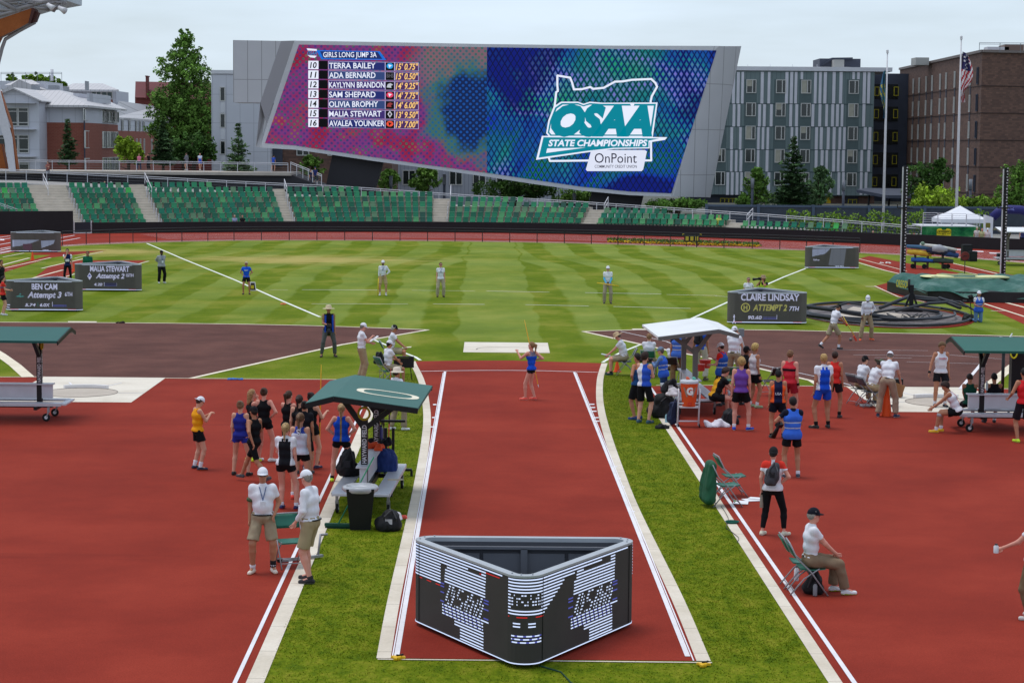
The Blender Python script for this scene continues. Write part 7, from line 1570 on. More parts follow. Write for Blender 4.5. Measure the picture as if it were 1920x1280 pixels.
def bag(name, at, size, col, label, z=0, straps=True, cat='bag', yaw=0.0, jit=.16, accent=None):
 P_ = at if isinstance(at, Vector) else G(*at); e = empty(name, P_+Vector((0, 0, z)), yaw, label, cat); q = SDF((-size[0], -size[1], -.02), (size[0], size[1], size[2]*1.25), .022); rs = np.random.RandomState(int(P_.x*1000) % 9999)
 a, b_, c = size[0]*.5, size[1]*.5, size[2]
 for _ in range(6): q.cone((rs.uniform(-.45, .45)*a, rs.uniform(-.4, .4)*b_, rs.uniform(.15, .3)*c), (rs.uniform(-.4, .4)*a, rs.uniform(-.4, .4)*b_, rs.uniform(.5, .8)*c), rs.uniform(.4, .55)*min(a*1.2, b_*1.5), rs.uniform(.25, .4)*a, k=.05)
 q.wrinkle(.010, rs.randint(999)); q.cutplane((0, 0, 0), (0, 0, -1)); V_, F_ = q.mesh(); np_mesh('body', V_, F_, mat('bag_fabric', col, .7, .2, 12, bump=.4), e)
 if straps: mb = MB(); mb.tube([(-a*.5, -b_*.6, c*.3), (-a*.3, -b_*1.0, c*.7), (a*.2, -b_*.6, c*.95)], .018, 5); mb.tube([(a*.5, -b_*.5, c*.25), (a*.55, -b_*.9, c*.6), (a*.2, -b_*.4, c*.95)], .018, 5); mb.build('strap', mat('strap_grey', tuple(min(255, v+26) for v in col), .7), e)
 if accent: mb = MB(); mb.box((0, -b_*.92, c*.45), (a*.5, .03, c*.22)); mb.build('pocket', mat('bag_accent', accent, .7, .2, 10), e)
 return e
def cloth_pile(name, at, size, col, label, z=0, cat='clothing', yaw=0):
 P_ = at if isinstance(at, Vector) else G(*at); q = SDF((-size[0], -size[1], -.02), (size[0], size[1], size[2]*2), .018); rs = np.random.RandomState(int(abs(P_.y)*777) % 9999)
 for _ in range(7): x, y = rs.uniform(-.6, .6)*size[0], rs.uniform(-.5, .5)*size[1]; q.cone((x, y, .02), (x+rs.uniform(-.3, .3)*size[0], y+rs.uniform(-.3, .3)*size[1], size[2]*rs.uniform(.3, .8)), size[2]*.4+.03, size[2]*.3, k=.04, flat=((0, 0, 1), .8))
 q.wrinkle(.009, rs.randint(999)); q.cutplane((0, 0, 0), (0, 0, -1)); V_, F_ = q.mesh(); o = np_mesh(name, V_, F_, mat('pile_fabric', col, .85, .12, 14, bump=.4), None); o.location = P_+Vector((0, 0, z)); o.rotation_euler = (0, 0, yaw); tag(o, label, cat); return o
def bottle(at, h, r, col, label, z=0, tilt=0, capc=(30, 30, 34)):
 P_ = at if isinstance(at, Vector) else G(*at); e = empty('bottle', P_+Vector((0, 0, z)), 0, label, 'bottle'); mb = MB(); mb.lathe([(r, 0), (r, h*.72), (r*.5, h*.86), (r*.5, h*.9)], n=12); mb.build('body', mat('bottle_body', col, .3), e); mb = MB(); mb.lathe([(r*.6, h*.88), (r*.6, h)], n=10); mb.build('lid', mat('bottle_lid', capc, .5), e); return e
bag('backpack', G(652, 935), (.55, .5, .62), (26, 26, 30), 'big black backpack on the left seat of the green roofed bench', .47, accent=(44, 44, 50))
bag('carrier_bag', (730, 993), (.52, .45, .42), (24, 24, 28), 'black plastic bag with white print on the grass by the runway strip', 0, accent=(180, 176, 182))
cloth_pile('orange_jacket', G(704, 925), (.3, .5, .16), (214, 78, 40), 'orange jacket heaped on the green roofed bench beside its post', .92); cloth_pile('blue_jacket', G(722, 922), (.24, .42, .5), (30, 52, 110), 'dark blue jacket hanging from the right side of the green roofed bench', .46); cloth_pile('black_jacket', G(712, 918), (.28, .3, .2), (28, 28, 34), 'black jacket on top of the bench behind the orange one', .93)
bottle(G(714, 918), .30, .045, (70, 66, 130), 'purple blue drinks bottle standing on the bench backrest', 1.06); cloth_pile('plastic_bag', G(744, 975), (.1, .08, .16), (226, 220, 222), 'crumpled clear plastic bag on the concrete edging beside the black bag', .0); cloth_pile('pink_wrapper', G(757, 972), (.06, .05, .06), (226, 90, 80), 'small pink wrapper on the concrete edging', .0)
mb = MB(); mb.box((0, 0, 0), (.3, .13, .012), Matrix.Rotation(.2, 3, 'Z')); o = mb.build('notepad', mat('pad_cream', (206, 190, 166), .7)); o.location = G(741, 943)+Vector((0, 0, .478)); tag(o, 'cream notepad lying on the right seat of the green roofed bench', 'notepad')
p = G(737, 892); e = empty('javelin_rack', p, 0, 'black wheeled javelin rack standing behind the green roofed bench', 'rack'); mb = MB(); mb.box((.1, 0, .14), (.62, .08, .05)); mb.box((0, 0, .6), (.06, .06, .9)); mb.box((-.16, 0, .6), (.06, .06, .9)); mb.box((-.05, 0, 1.2), (.62, .06, .05)); mb.build('frame', M_BLK, e)
for x in (-.18, .4): mb = MB(); mb.box((x, 0, .06), (.05, .09, .12)); mb.build('caster', M_RUB, e)
def javelin(a, b_, col, label, tip=(40, 36, 40)):
 a, b_ = Vector(a), Vector(b_); e = empty('javelin', a, 0, label, 'javelin'); d = b_-a; mb = MB(); mb.tube([d*.0, d*.08, d*.5, d*.9, d], [.004, .011, .015, .010, .004], 7); mb.build('shaft', mat('javelin_paint', col, .4), e); mb = MB(); mb.tube([d*.44, d*.54], .019, 7); mb.build('grip', mat('grip_cord', (70, 50, 50), .8), e); mb = MB(); mb.tube([d*-.0, d*.06], [.003, .013], 7); mb.build('head', mat('javelin_tip', tip, .4, metal=.4), e); return e
for x0, x1, yt, c, n in [(711, 712, 692, (120, 100, 80), 'bronze javelin, leftmost in the black rack'), (715.5, 717, 694, (150, 140, 90), 'olive javelin second in the black rack'), (720, 719, 700, (60, 60, 60), 'dark javelin third in the black rack'), (727, 733, 690, (200, 70, 60), 'red javelin, rightmost in the black rack')]:
 b0 = G(x0, 886)+Vector((0, 0, .12)); javelin(b0, W(x1, yt, b0.y+.05), c, n)
chair((546, 1062), 160, 'folded green chair standing between the two white shirted officials')
p = G(566, 1050); e = empty('metal_stand', p, 0, 'low grey metal floor stand with upright lying at the foot of the officials', 'stand'); mb = MB(); mb.bar((-.33, -.2, .03), (.34, .2, .05), .06, .04); mb.build('foot_bar', M_STEEL, e); mb = MB(); mb.tube([(.26, .2, .05), (.3, .25, .42)], .02, 8); mb.tube([(.3, .25, .40), (.42, .22, .42)], .022, 8); mb.build('upright', M_STEEL, e); mb = MB(); mb.smooth = True; mb.lathe([(.05, -.03), (.05, .03)], n=12); mb.build('roller', M_RUB, e, (-.36, -.2, .05))
p = G(1291, 800); e = empty('cooler_cart', p, 0, 'white tubular cart on small wheels carrying the orange drinks cooler', 'cart')
for x in (-.27, .27):
 mb = MB(); mb.tube([(x-.03, -.1, .05), (x, -.08, .9), (x, -.02, .97), (x, .06, .97), (x, .1, .9), (x+.0, .12, .05)], .022, 7); mb.build('side_frame', M_WHT, e)
 mb = MB(); mb.smooth = True; mb.lathe([(.045, -.015), (.045, .015)], n=10); mb.v = [(v[2], v[0], v[1]) for v in mb.v]; mb.build('wheel', M_RUB, e, (x, -.1, .045))
for z in (.16, .62): mb = MB(); mb.tube([(-.27, -.09, z), (.27, -.09, z)], .02, 6); mb.build('cross_bar', M_WHT, e)
mb = MB(); mb.box((0, 0, .52), (.5, .3, .03)); mb.build('shelf', M_WHT, e)
e = empty('drinks_cooler', p+Vector((0, 0, .54)), 0, 'orange drinks cooler with a white letter G and pale lid', 'cooler'); M_ORG = mat('orange_plastic', (222, 82, 36), .45, .05, 3)
mb = MB(); mb.lathe([(.17, 0), (.18, .05), (.22, .52), (.225, .60)], n=18); mb.build('body', M_ORG, e); mb = MB(); mb.lathe([(.235, .59), (.24, .64), (.22, .67), (.02, .68)], n=18); mb.build('lid', mat('lid_grey', (188, 190, 198), .5), e)
mb = MB(); text_on(mb, 'G', (0, -.222, .32), (1, 0, 0), (0, 0, 1), .17, .17, .06, 0, 'C'); mb.build('lettering', mat('print_white', (232, 230, 228), .6), e); mb = MB(); mb.box((0, -.21, .08), (.1, .04, .08)); mb.tube([(0, -.2, .07), (0, -.26, .05)], .02, 6); mb.build('spigot', mat('spigot', (200, 60, 34), .5), e)
for sx in (-1, 1): mb = MB(); mb.prism([Vector((sx*.05, -.226, .28)), Vector((sx*.13, -.215, .5)), Vector((sx*.17, -.19, .5)), Vector((sx*.08, -.222, .25))], (0, .005, 0)); mb.build('grey_flash', mat('flash_grey', (150, 132, 118), .6), e)
cloth_pile('paper_cup', p+Vector((-.04, .02, 1.22)), (.04, .04, .07), (226, 110, 80), 'small orange cup on the lid of the drinks cooler'); cloth_pile('paper_cup', p+Vector((.12, .02, 1.22)), (.04, .04, .07), (110, 190, 170), 'small mint green cup on the lid of the drinks cooler')
bag('duffel_bag', (1247, 782), (.9, .6, .66), (24, 24, 28), 'heap of black team bags on the grass left of the drinks cooler', 0, accent=(60, 60, 66)); bag('sports_bag', (1228, 776), (.5, .5, .45), (34, 32, 36), 'black sports bag leaning at the left end of the bag heap'); bag('navy_bag', (1263, 798), (.36, .36, .75), (26, 34, 64), 'navy kit bag standing beside the white cart', 0)
bag('upper_bag', G(1256, 775), (.5, .4, .42), (30, 28, 32), 'black bag with white towel on top of the bag heap', .55, accent=(200, 190, 190)); cloth_pile('white_towel', G(1262, 785), (.2, .16, .22), (206, 198, 202), 'white towel draped on the black bags beside the cooler', .62)
cloth_pile('black_clothes', (1243, 803), (.38, .2, .13), (22, 22, 26), 'black clothing with a white stripe lying at the apron line'); bottle((1250, 792), .26, .045, (150, 190, 206), 'pale blue bottle by the black clothing on the apron line'); cloth_pile('white_shirt', (1345, 800), (.42, .2, .2), (216, 212, 222), 'white shirt dropped on the red apron before the seated mustard athlete'); bag('black_bag', (1368, 795), (.5, .45, .42), (26, 26, 32), 'black bag on the red apron under the white roofed bench', 0)
def bucket(at, z, r, h, lab): mb = MB(); mb.lathe([(r*.9, 0), (r, h*.9), (r*1.04, h)], n=16); mb.lathe([(r*1.06, h*.95), (r*1.06, h*1.05)], n=16); o = mb.build('red_tub', mat('tub_red', (212, 62, 52), .45, .05, 4)); o.location = G(*at)+Vector((0, 0, z)); tag(o, lab, 'tub')
bucket((1321, 752), .95, .16, .22, 'larger red plastic tub on the white roofed bench'); bucket((1312, 757), .93, .13, .18, 'smaller red plastic tub in front of the larger one')
bottle((1367, 741), .30, .04, (196, 206, 216), 'clear water bottle standing on the apron behind the purple athlete')
def cone(at, h, r, label, big=False):
 e = empty('traffic_cone', G(*at), 0, label, 'cone', 'orange cones'); mb = MB(); mb.lathe([(r, 0), (r, .02)], n=4 if big else 12); mb.build('base', mat('cone_orange_dark', (210, 70, 26), .6), e); mb = MB(); mb.lathe([(r*.72, .02), (r*.2, h)], n=16); mb.build('body', mat('cone_orange', (232, 84, 28), .55, .04, 5), e)
cone((1157, 697), .36, .14, 'small orange cone behind the seated official at the javelin line'); cone((1662, 780), .86, .2, 'tall slim orange cone between the legs of the bending official', True)
cone((61, 488), .5, .16, 'orange cone on the far left jump runway'); cone((139, 509), .42, .15, 'orange cone beside the navy singlet athlete')
for at, n in (((531, 571), 'orange and white foul marker on the grass by the sector line'),): cloth_pile('marker', at, (.2, .12, .06), (226, 120, 84), n, cat='marker')
cloth_pile('blue_towel', (441, 712), (.34, .12, .06), (70, 120, 196), 'blue and white towel on the edge of the left apron'); cloth_pile('dark_cloth', (225, 606), (.22, .1, .08), (34, 28, 30), 'small dark cloth on the edging above the left cinder pit')
cloth_pile('white_cloths', (1661, 494), (.55, .2, .1), (226, 226, 220), 'white cloths lying on the grass before the far right runway')
p = G(474, 545); e = empty('distance_board', p, 0, 'small black and yellow distance board on the javelin sector line', 'sign'); mb = MB(); mb.prism([Vector((-.17, 0, 0)), Vector((.17, 0, 0)), Vector((.1, .12, .42)), Vector((-.14, .12, .42))], (0, .04, 0)); mb.build('board', M_WHT, e); mb = MB(); mb.prism([Vector((-.13, -.01, .04)), Vector((.13, -.01, .04)), Vector((.075, .107, .38)), Vector((-.11, .107, .38))], (0, .01, 0)); mb.build('face', mat('board_face', (40, 36, 24), .6), e); mb = MB(); mb.box((-.02, .02, .18), (.14, .03, .16)); mb.build('number', mat('number_yellow', (200, 180, 40), .6), e)
p = G(757, 712); e = empty('score_box', p, .05, 'black monitor box on legs facing away beside the bucket hat official', 'box'); mb = MB(); mb.box((0, 0, .55), (.62, .1, .34)); mb.build('box', M_BLK, e); mb = MB(); mb.box((0, -.052, .68), (.3, .006, .03)); mb.build('label_strip', mat('label_olive', (70, 76, 20), .6), e)
for x in (-.25, .25): mb = MB(); mb.tube([(x, .02, 0), (x*.8, .02, .4)], .014, 5); mb.build('leg', M_BLK, e)
bag('black_rucksack', (712, 697), (.4, .3, .42), (24, 24, 28), 'black rucksack hanging beside the white capped seated official', .25)
chair((733, 688), 80, 'green folding chair under the black capped official at the javelin line'); chair((727, 722), 60, 'folding chair under the white capped official beside the score box')
chair((1171, 703), -90, 'green folding chair under the official with tan bucket hat right of the runway', rec=mat('chair_dark', (60, 78, 82), .5))
M_CHK = mat('chair_black', (34, 32, 34), .6)
chair((1261, 720), 20, 'black folding chair under the short haired person in white', rec=M_CHK); chair((1216, 706), 10, 'folding chair under the person in white behind the athletes'); chair((1376, 741), 0, 'green folding chair behind the red shirted man with blue vest'); chair((1445, 742), -30, 'black folding chair with open frame right of the curly haired athlete', rec=M_CHK)
chair((1613, 757), 60, 'grey folding chair at the left of the two seated scorers', rec=mat('chair_grey', (84, 92, 98), .5)); chair((1632, 763), 70, 'grey folding chair under the scorer with green bucket hat', rec=mat('chair_grey', (84, 92, 98), .5))
chair((1518, 1112), 90, 'green folding chair under the black capped official at the lower right'); chair((1505, 1100), 88, 'second green folding chair just behind the seated official at the lower right')
cj = chair((1362, 948), 78, 'green folding chair with a dark green jacket hung over its back'); chair((1374, 930), 82, 'pale green folding chair behind the jacket chair')
q = SDF((-.36, -.3, -.1), (.36, .3, 1.05), .02); q.cone((-.13, .02, .84), (.13, .02, .84), .05, k=.05); q.cone((-.15, 0, .8), (-.19, -.04, .16), .07, .12, k=.08); q.cone((.15, 0, .8), (.16, -.04, .16), .07, .12, k=.08); q.cone((0, 0, .8), (0, -.04, .16), .07, .13, k=.1); q.cone((-.17, -.06, .7), (-.24, -.1, .3), .055, .06, k=.02); q.wrinkle(.008, 77); V_, F_ = q.mesh()
o = np_mesh('green_jacket', V_, F_, mat('jacket_green', (26, 82, 56), .7, .12, 8, bump=.4), None); o.location = G(1362, 948)+Vector((-.34, -.08, .02)); o.rotation_euler = (0, 0, math.radians(-78)); tag(o, 'dark green jacket hanging over the back of the chair at the grass edge', 'jacket')
mb = MB(); mb.box((0, 0, .02), (.3, .4, .006), Matrix.Rotation(-.15, 3, 'Z')); o = mb.build('score_sheet', mat('paper', (226, 224, 228), .8)); o.location = G(1389, 943); tag(o, 'white score sheet with green tab on the red apron', 'paper'); mb = MB(); mb.box((0, 0, .015), (.34, .3, .01), Matrix.Rotation(.3, 3, 'Z')); mb.box((.1, .12, .03), (.3, .2, .006), Matrix.Rotation(-.4, 3, 'Z')); o = mb.build('paper_stack', mat('paper', (226, 224, 228), .8)); o.location = G(1410, 938); tag(o, 'loose white papers right of the score sheet', 'paper')
mb = MB(); mb.box((0, 0, .03), (.05, .12, .01)); o = mb.build('green_tab', mat('tab_green', (110, 190, 40), .6)); o.location = G(1377, 941); tag(o, 'bright green clip at the left of the score sheet', 'clip')
mb = MB(); pts = [G(1352, 950), G(1360, 962), G(1366, 976), G(1362, 990), G(1374, 1000), G(1385, 1010), G(1382, 1018)]; mb.tube([p_+Vector((0, 0, .02)) for p_ in subdiv_line(pts, 4) and [Vector(v) for v in subdiv_line(pts, 4)]], .006, 4); o = mb.build('thin_cable', M_BLK); tag(o, 'thin dark cable curling on the concrete edging below the jacket', 'cable')
c_ = G(1373, 981); mb = MB(); [mb.tube([c_+Vector((math.cos(a)*(.11+.01*k), math.sin(a)*(.09+.01*k), .02+.012*k)) for a in np.linspace(0, 6.283, 17)], .009, 5, False) for k in range(3)]; o = mb.build('cable_loop', mat('green_cable', (24, 92, 78), .5)); tag(o, 'coiled green cable on the concrete edging', 'cable')
bag('backpack', (1524, 1113), (.38, .36, .44), (24, 22, 26), 'black backpack on the track under the seated official chair', 0); bottle((1528, 1118), .22, .035, (120, 120, 126), 'grey bottle in front of the black backpack', .02); bottle((1493, 1088), .26, .04, (206, 206, 212), 'white bottle standing between the two green chairs')
cloth_pile('grey_cloth', (1630, 762), (.36, .14, .08), (160, 160, 162), 'grey cloth lying under the scorers chairs'); cloth_pile('yellow_cloth', (1650, 763), (.16, .1, .06), (214, 176, 50), 'yellow cloth beside the grey one at the pad corner')
mb = MB(); mb.box((0, 0, .3), (.46, .3, .5)); o = mb.build('black_crate', M_BLK); o.location = G(1676, 745); tag(o, 'black box standing behind the bending official', 'box')
bottle(G(1848, 798), .24, .032, (200, 206, 210), 'clear water bottle on top of the right bench backrest', .93, capc=(220, 220, 220))
c = G(1697, 592); e = empty('throwing_cage', c, 0, 'large round throwing cage lowered flat, dark tube frames and netting on the ground', 'cage')
cb_ = G(1850, 607); cl_ = G(1508, 594); RX_ = (cb_.x-cl_.x)/2; cx0 = (cb_.x+cl_.x)/2-c.x; RY_ = 6.2
M_TUBE = mat('cage_tube', (46, 48, 54), .5, .1, 1)
def ell_pts(rx, ry, z, a0=0, a1=360, n=36, dx=0, dy=0): return [Vector((cx0+dx+rx*math.cos(math.radians(a)), dy+ry*math.sin(math.radians(a)), z)) for a in np.linspace(a0, a1, n)]
mb = MB(); mb.add([Vector((p.x, p.y, .018)) for p in ell_pts(RX_*1.02, RY_*1.03, 0, 0, 360, 40)[:-1]], [tuple(range(39))]); mb.build('red_surround', M_RED, e)
mb = MB(); mb.add([Vector((p.x, p.y, .028)) for p in ell_pts(RX_*.96, RY_*.96, 0, 0, 360, 40, -.2)[:-1]], [tuple(range(39))]); mb.build('netting', make_surface('cage_net', [(.4, (88, 82, 84)), (.6, (122, 116, 116))], .8, 12, .3), e)
mb = MB(); P4 = [G(1558, 596), G(1600, 576), G(1690, 590), G(1745, 597), G(1650, 606), G(1580, 604)]; mb.add([Vector((p.x-c.x, p.y-c.y, .036)) for p in P4], [tuple(range(6))[::-1]]); mb.build('concrete_floor', M_RING, e)
for (rx, ry, z, a0, a1, dx, r) in [(RX_*.98, RY_*.98, .12, 0, 360, 0, .06), (RX_*.80, RY_*.62, .14, 150, 395, -.5, .07), (RX_*.9, RY_*.8, .2, 20, 170, -.2, .045), (RX_*.7, RY_*.7, .22, 190, 350, .4, .05)]:
 mb = MB(); mb.tube(ell_pts(rx, ry, z, a0, a1, 40, dx), r, 7, False); mb.build('frame_ring', M_TUBE, e)
def cg(x, y, z): p = G(x, y); return p-c+Vector((0, 0, z))
for pts, r in [([cg(1508, 596, .5), cg(1600, 604, .4), cg(1680, 606, .2)], .09), ([cg(1510, 602, .25), cg(1620, 609, .15)], .07), ([cg(1650, 590, .3), cg(1705, 580, .6), cg(1760, 582, .5), cg(1800, 590, .3)], .08), ([cg(1680, 596, .3), cg(1740, 590, .5), cg(1775, 588, .5)], .07), ([cg(1630, 598, .25), cg(1700, 592, .35), cg(1760, 597, .3)], .06), ([cg(1555, 584, .15), cg(1590, 580, .3), cg(1640, 584, .2)], .05), ([cg(1700, 580, .5), cg(1800, 585, .45), cg(1830, 592, .2)], .05), ([cg(1760, 583, .6), cg(1812, 590, .35)], .05)]:
 mb = MB(); mb.tube(pts, r, 7); mb.build('frame_tube', M_TUBE, e)
mb = MB(); mb.box(cg(1708, 585, .6), (.17, .17, 1.2)); mb.box(cg(1708, 585, .1), (.9, .7, .14)); mb.bar(cg(1695, 585, .1), cg(1706, 585, .8), .08, .08); mb.bar(cg(1722, 585, .1), cg(1711, 585, .8), .08, .08); mb.build('mast', M_BLK, e)
mb = MB(); mb.tube([cg(1703, 585, 1.45), cg(1703, 585, 1.1), cg(1707, 585, .8)], .06, 6); mb.build('winch', M_BLK, e)
for x, y in ((1727, 603), (1652, 603)):
 mb = MB()
 for k in range(7): q0 = cg(x, y, .12)+Vector((random.uniform(-.5, .5), random.uniform(-.3, .3), 0)); mb.tube([q0, q0+Vector((random.uniform(-.5, .5), .1, random.uniform(.05, .25))), q0+Vector((random.uniform(-.6, .6), -.1, 0))], .03, 4)
 mb.build('rope_bundle', mat('rope_grey', (90, 88, 88), .8), e)
M_TARP = make_surface('green_tarpaulin', [(.3, (32, 74, 66)), (.5, (44, 92, 82)), (.7, (92, 122, 114))], .7, 9, .12, rough=.55, bump=.3); M_MATK = mat('mat_black', (36, 36, 38), .6, .15, 2)
vb = G(1737, 566); e = empty('landing_mat', vb, 0, 'big pole vault landing mat under a rumpled green tarpaulin', 'landing mat')
def L3(x, y, D): return W(x, y, D)-vb
yb = vb.y
mb = MB(); mb.prism([G(1736, 566)-vb, G(2030, 570)-vb, G(2030, 545)-vb, G(1663, 546)-vb], (0, 0, .5)); mb.build('mat_body', M_MATK, e)
nX, nY = 46, 22; vs = []; rs = np.random.RandomState(5)
xa0, xb0 = -2.2, G(2030, 570).x-vb.x; y0_, y1_ = -.25, 6.6
for j in range(nY+1):
 t = j/nY; y = y0_+(y1_-y0_)*t
 for i in range(nX+1):
  u = i/nX; xl_ = -.02-.6*t; x = xl_+(xb0-xl_)*u
  prof = .60+.32*min(1, max(0, (t-.12)/.35))**.8*min(1, max(0, u/.16+.2))
  if t > .75: prof = .92
  z = prof+.07*math.sin(u*23+t*5)*(1 if t < .55 else .2)+.05*math.sin(u*51+t*9)+.10*math.sin(u*9+1)*(t < .3)
  if u < .04: z *= .55+.45*(u/.04)
  if j == 0: z = .52-.30*max(0, math.sin(u*10.5-1.2))**3-(.32 if u > .52 and u < .66 else 0)
  vs.append((x, y+(.12*math.sin(u*17) if j == 0 else 0), z))
mb = MB(); mb.smooth = True; mb.add(vs, [(j*(nX+1)+i, j*(nX+1)+i+1, (j+1)*(nX+1)+i+1, (j+1)*(nX+1)+i) for j in range(nY) for i in range(nX)]); mb.smooth = False
W0 = nX+1; left = [vs[j*W0] for j in range(nY+1)]; mb.cur = 1; mb.add(left+[(p[0]+.05, p[1], .05) for p in left], [(j+1, j, nY+1+j, nY+2+j) for j in range(nY)]); mb.build('tarpaulin', [M_TARP, M_MATK], e)
mb = MB(); cp = L3(1812, 523, vb.y+3.6)
for sgn, ww in ((-1, 1.0), (1, 1.0)): mb.blob((cp.x+sgn*1.35, cp.y+.4, .96), (.85, 1.1, .05), 12)
mb.tube([(cp.x-1.9, cp.y-.9, 1.0), (cp.x, cp.y-1.2, 1.0), (cp.x+1.9, cp.y-.7, 1.0)], .05, 4); mb.tube([(cp.x-1.2, cp.y+1.2, 1.0), (cp.x+.8, cp.y+1.2, 1.0)], .05, 4); mb.build('painted_emblem', mat('cream_print', (214, 212, 158), .7, .08, 3), e)
mb = MB(); text_on(mb, 'OREGON', Vector((-.62, 4.4, .42)), Vector((.3, -.95, 0)), (0, 0, 1), .34, 1.35, .03, .1); mb.build('lettering', mat('print_gold', (190, 180, 60), .6), e)
for x in (-.0, .9, 1.9): mb = MB(); mb.box((1.0+x, -.12, .1), (.45, .03, .08)); mb.build('handle', mat('handle_grey', (104, 104, 104), .6), e)
bag('black_holdall', (1838, 566), (.7, .5, .5), (24, 22, 28), 'black holdall at the foot of the green covered landing mat', 0); cloth_pile('orange_pouch', (1862, 564), (.16, .1, .14), (226, 150, 60), 'small orange pouch beside the black holdall'); bottle((1899, 568), .42, .07, (40, 150, 190), 'tall cyan bottle before the landing mat', 0, capc=(40, 150, 190))
def upright(px, ytop, ybot, lab):
 b0 = G(px, 519+(6 if px > 1800 else 4)); b0 = G(px, 524); top = W(px+(4 if px > 1800 else 3), ytop, b0.y); e = empty('vault_upright', b0, 0, lab, 'upright', 'pole vault uprights'); H = top.z
 mb = MB(); mb.box((.06, 0, H/2), (.22, .18, H)); mb.build('mast', M_BLK, e); mb = MB(); mb.box((-.11, -.06, H*.5), (.05, .08, H*.98)); mb.build('white_rail', M_WHT, e)
 mb = MB()
 for k in range(int(H/.16)): mb.box((.10+.02*(k % 2), -.095, .2+.16*k), (.07, .01, .055+.03*(k % 3 == 0)))
 mb.build('height_marks', M_WHT, e); zz = zat(px, 390, b0.y); mb = MB(); mb.box((-.02, 0, zz), (.62, .3, .07)); mb.tube([(-.34, 0, zz), (-.34, 0, zz+.2)], .03, 5); mb.tube([(.28, 0, zz), (.5, 0, zz)], .02, 5); mb.build('bar_peg', M_BLK, e)
upright(1691, 311, 515, 'black pole vault upright at the left end of the landing mat'); upright(1878.5, 315, 520, 'black pole vault upright toward the right end of the landing mat')
p = G(1742, 504); e = empty('pole_cart', p, 0, 'wheeled cart loaded with wrapped vaulting poles and bags', 'cart')
for sx in (-1, 1): mb = MB(); mb.box((0, 0, .42), (2.0, .5, .05)) if sx < 0 else mb.box((.0, 0, .9), (2.0, .5, .05)); mb.build('shelf', M_BLK, e)
mb = MB(); [mb.box((x, 0, .5), (.06, .4, .95)) for x in (-.85, -.1, .8)]; mb.build('frame', M_BLK, e)
for x, y in ((-1.0, -.1), (-.35, -.3), (.9, -.2), (1.15, .1)): mb = MB(); mb.lathe([(.14, -.04), (.15, 0), (.14, .04)], n=12); mb.v = [(v[0]+x, v[2]+y, v[1]+.16) for v in mb.v]; mb.build('wheel', M_RUB, e)
for (x0, z0, x1, z1, r, cc, n) in [(-1.35, 1.02, .1, .86, .13, (214, 176, 60), 'yellow pole bag across the cart'), (-1.4, 1.34, .2, 1.18, .09, (60, 96, 130), 'blue pole bag on top of the cart'), (-.6, 1.45, 1.6, 1.15, .08, (206, 206, 200), 'white wrapped pole on top of the cart'), (-.2, 1.1, 1.5, .95, .16, (40, 46, 70), 'navy pole bag on the cart'), (.1, 1.2, 1.0, 1.1, .2, (150, 152, 160), 'grey bundle in the middle of the cart'), (-1.1, .55, .3, .45, .11, (50, 100, 180), 'bright blue pole bag on the lower cart shelf'), (.2, .5, 1.4, .45, .12, (60, 76, 70), 'dark green bundle on the lower cart shelf'), (.6, 1.0, 1.7, .8, .14, (40, 70, 120), 'blue bundle at the right end of the cart')]:
 r *= 1.45; mb = MB(); mb.smooth = True; mb.tube([p+Vector((x0, -.1, z0)), p+Vector(((x0+x1)/2, -.12, (z0+z1)/2+.03)), p+Vector((x1, -.1, z1))], [r*.8, r, r*.7], 9); o = mb.build('pole_bag', mat('pole_bag', cc, .7, .15, 4, bump=.3)); tag(o, n, 'pole bag')
mb = MB(); mb.blob(p+Vector((-.45, -.1, 1.5)), .14, 10); o = mb.build('helmet', mat('sage', (104, 130, 112), .6)); tag(o, 'sage green ball shaped cover on top of the pole cart', 'cover')
for x, y, s_, n in [(1812, 489, (.62, .5, 1.05), 'tall black loudspeaker beside the far track'), (1823, 490, (.5, .45, .65), 'lower black loudspeaker right of the tall one'), (1873, 487, (.25, .3, .42), 'small black box at the foot of the right vault upright')]:
 e = empty('loudspeaker', G(x, y), .1, n, 'loudspeaker'); mb = MB(); mb.box((0, 0, s_[2]/2), s_); mb.build('cabinet', mat('speaker_black', (30, 30, 34), .7, .1, 4), e); mb = MB(); mb.box((0, -s_[1]/2-.01, s_[2]*.55), (s_[0]*.8, .02, s_[2]*.7)); mb.build('grille', M_DK, e)
p = G(1808.5, 517); e = empty('paddle_sign', p, 0, 'round red and black paddle sign on a thin pole behind the landing mat', 'sign'); mb = MB(); mb.tube([(0, 0, 0), (0, 0, 1.0)], .025, 6); mb.build('pole', M_BLK, e); mb = MB(); mb.lathe([(.24, -.02), (.25, 0), (.24, .02)], n=18); mb.v = [(v[0], v[2], v[1]+1.12) for v in mb.v]; mb.build('disc', mat('paddle_red', (110, 50, 44), .6, .3, 4), e); mb = MB(); mb.box((0, -.03, 1.12), (.2, .02, .05)); mb.build('mark', M_DK, e)
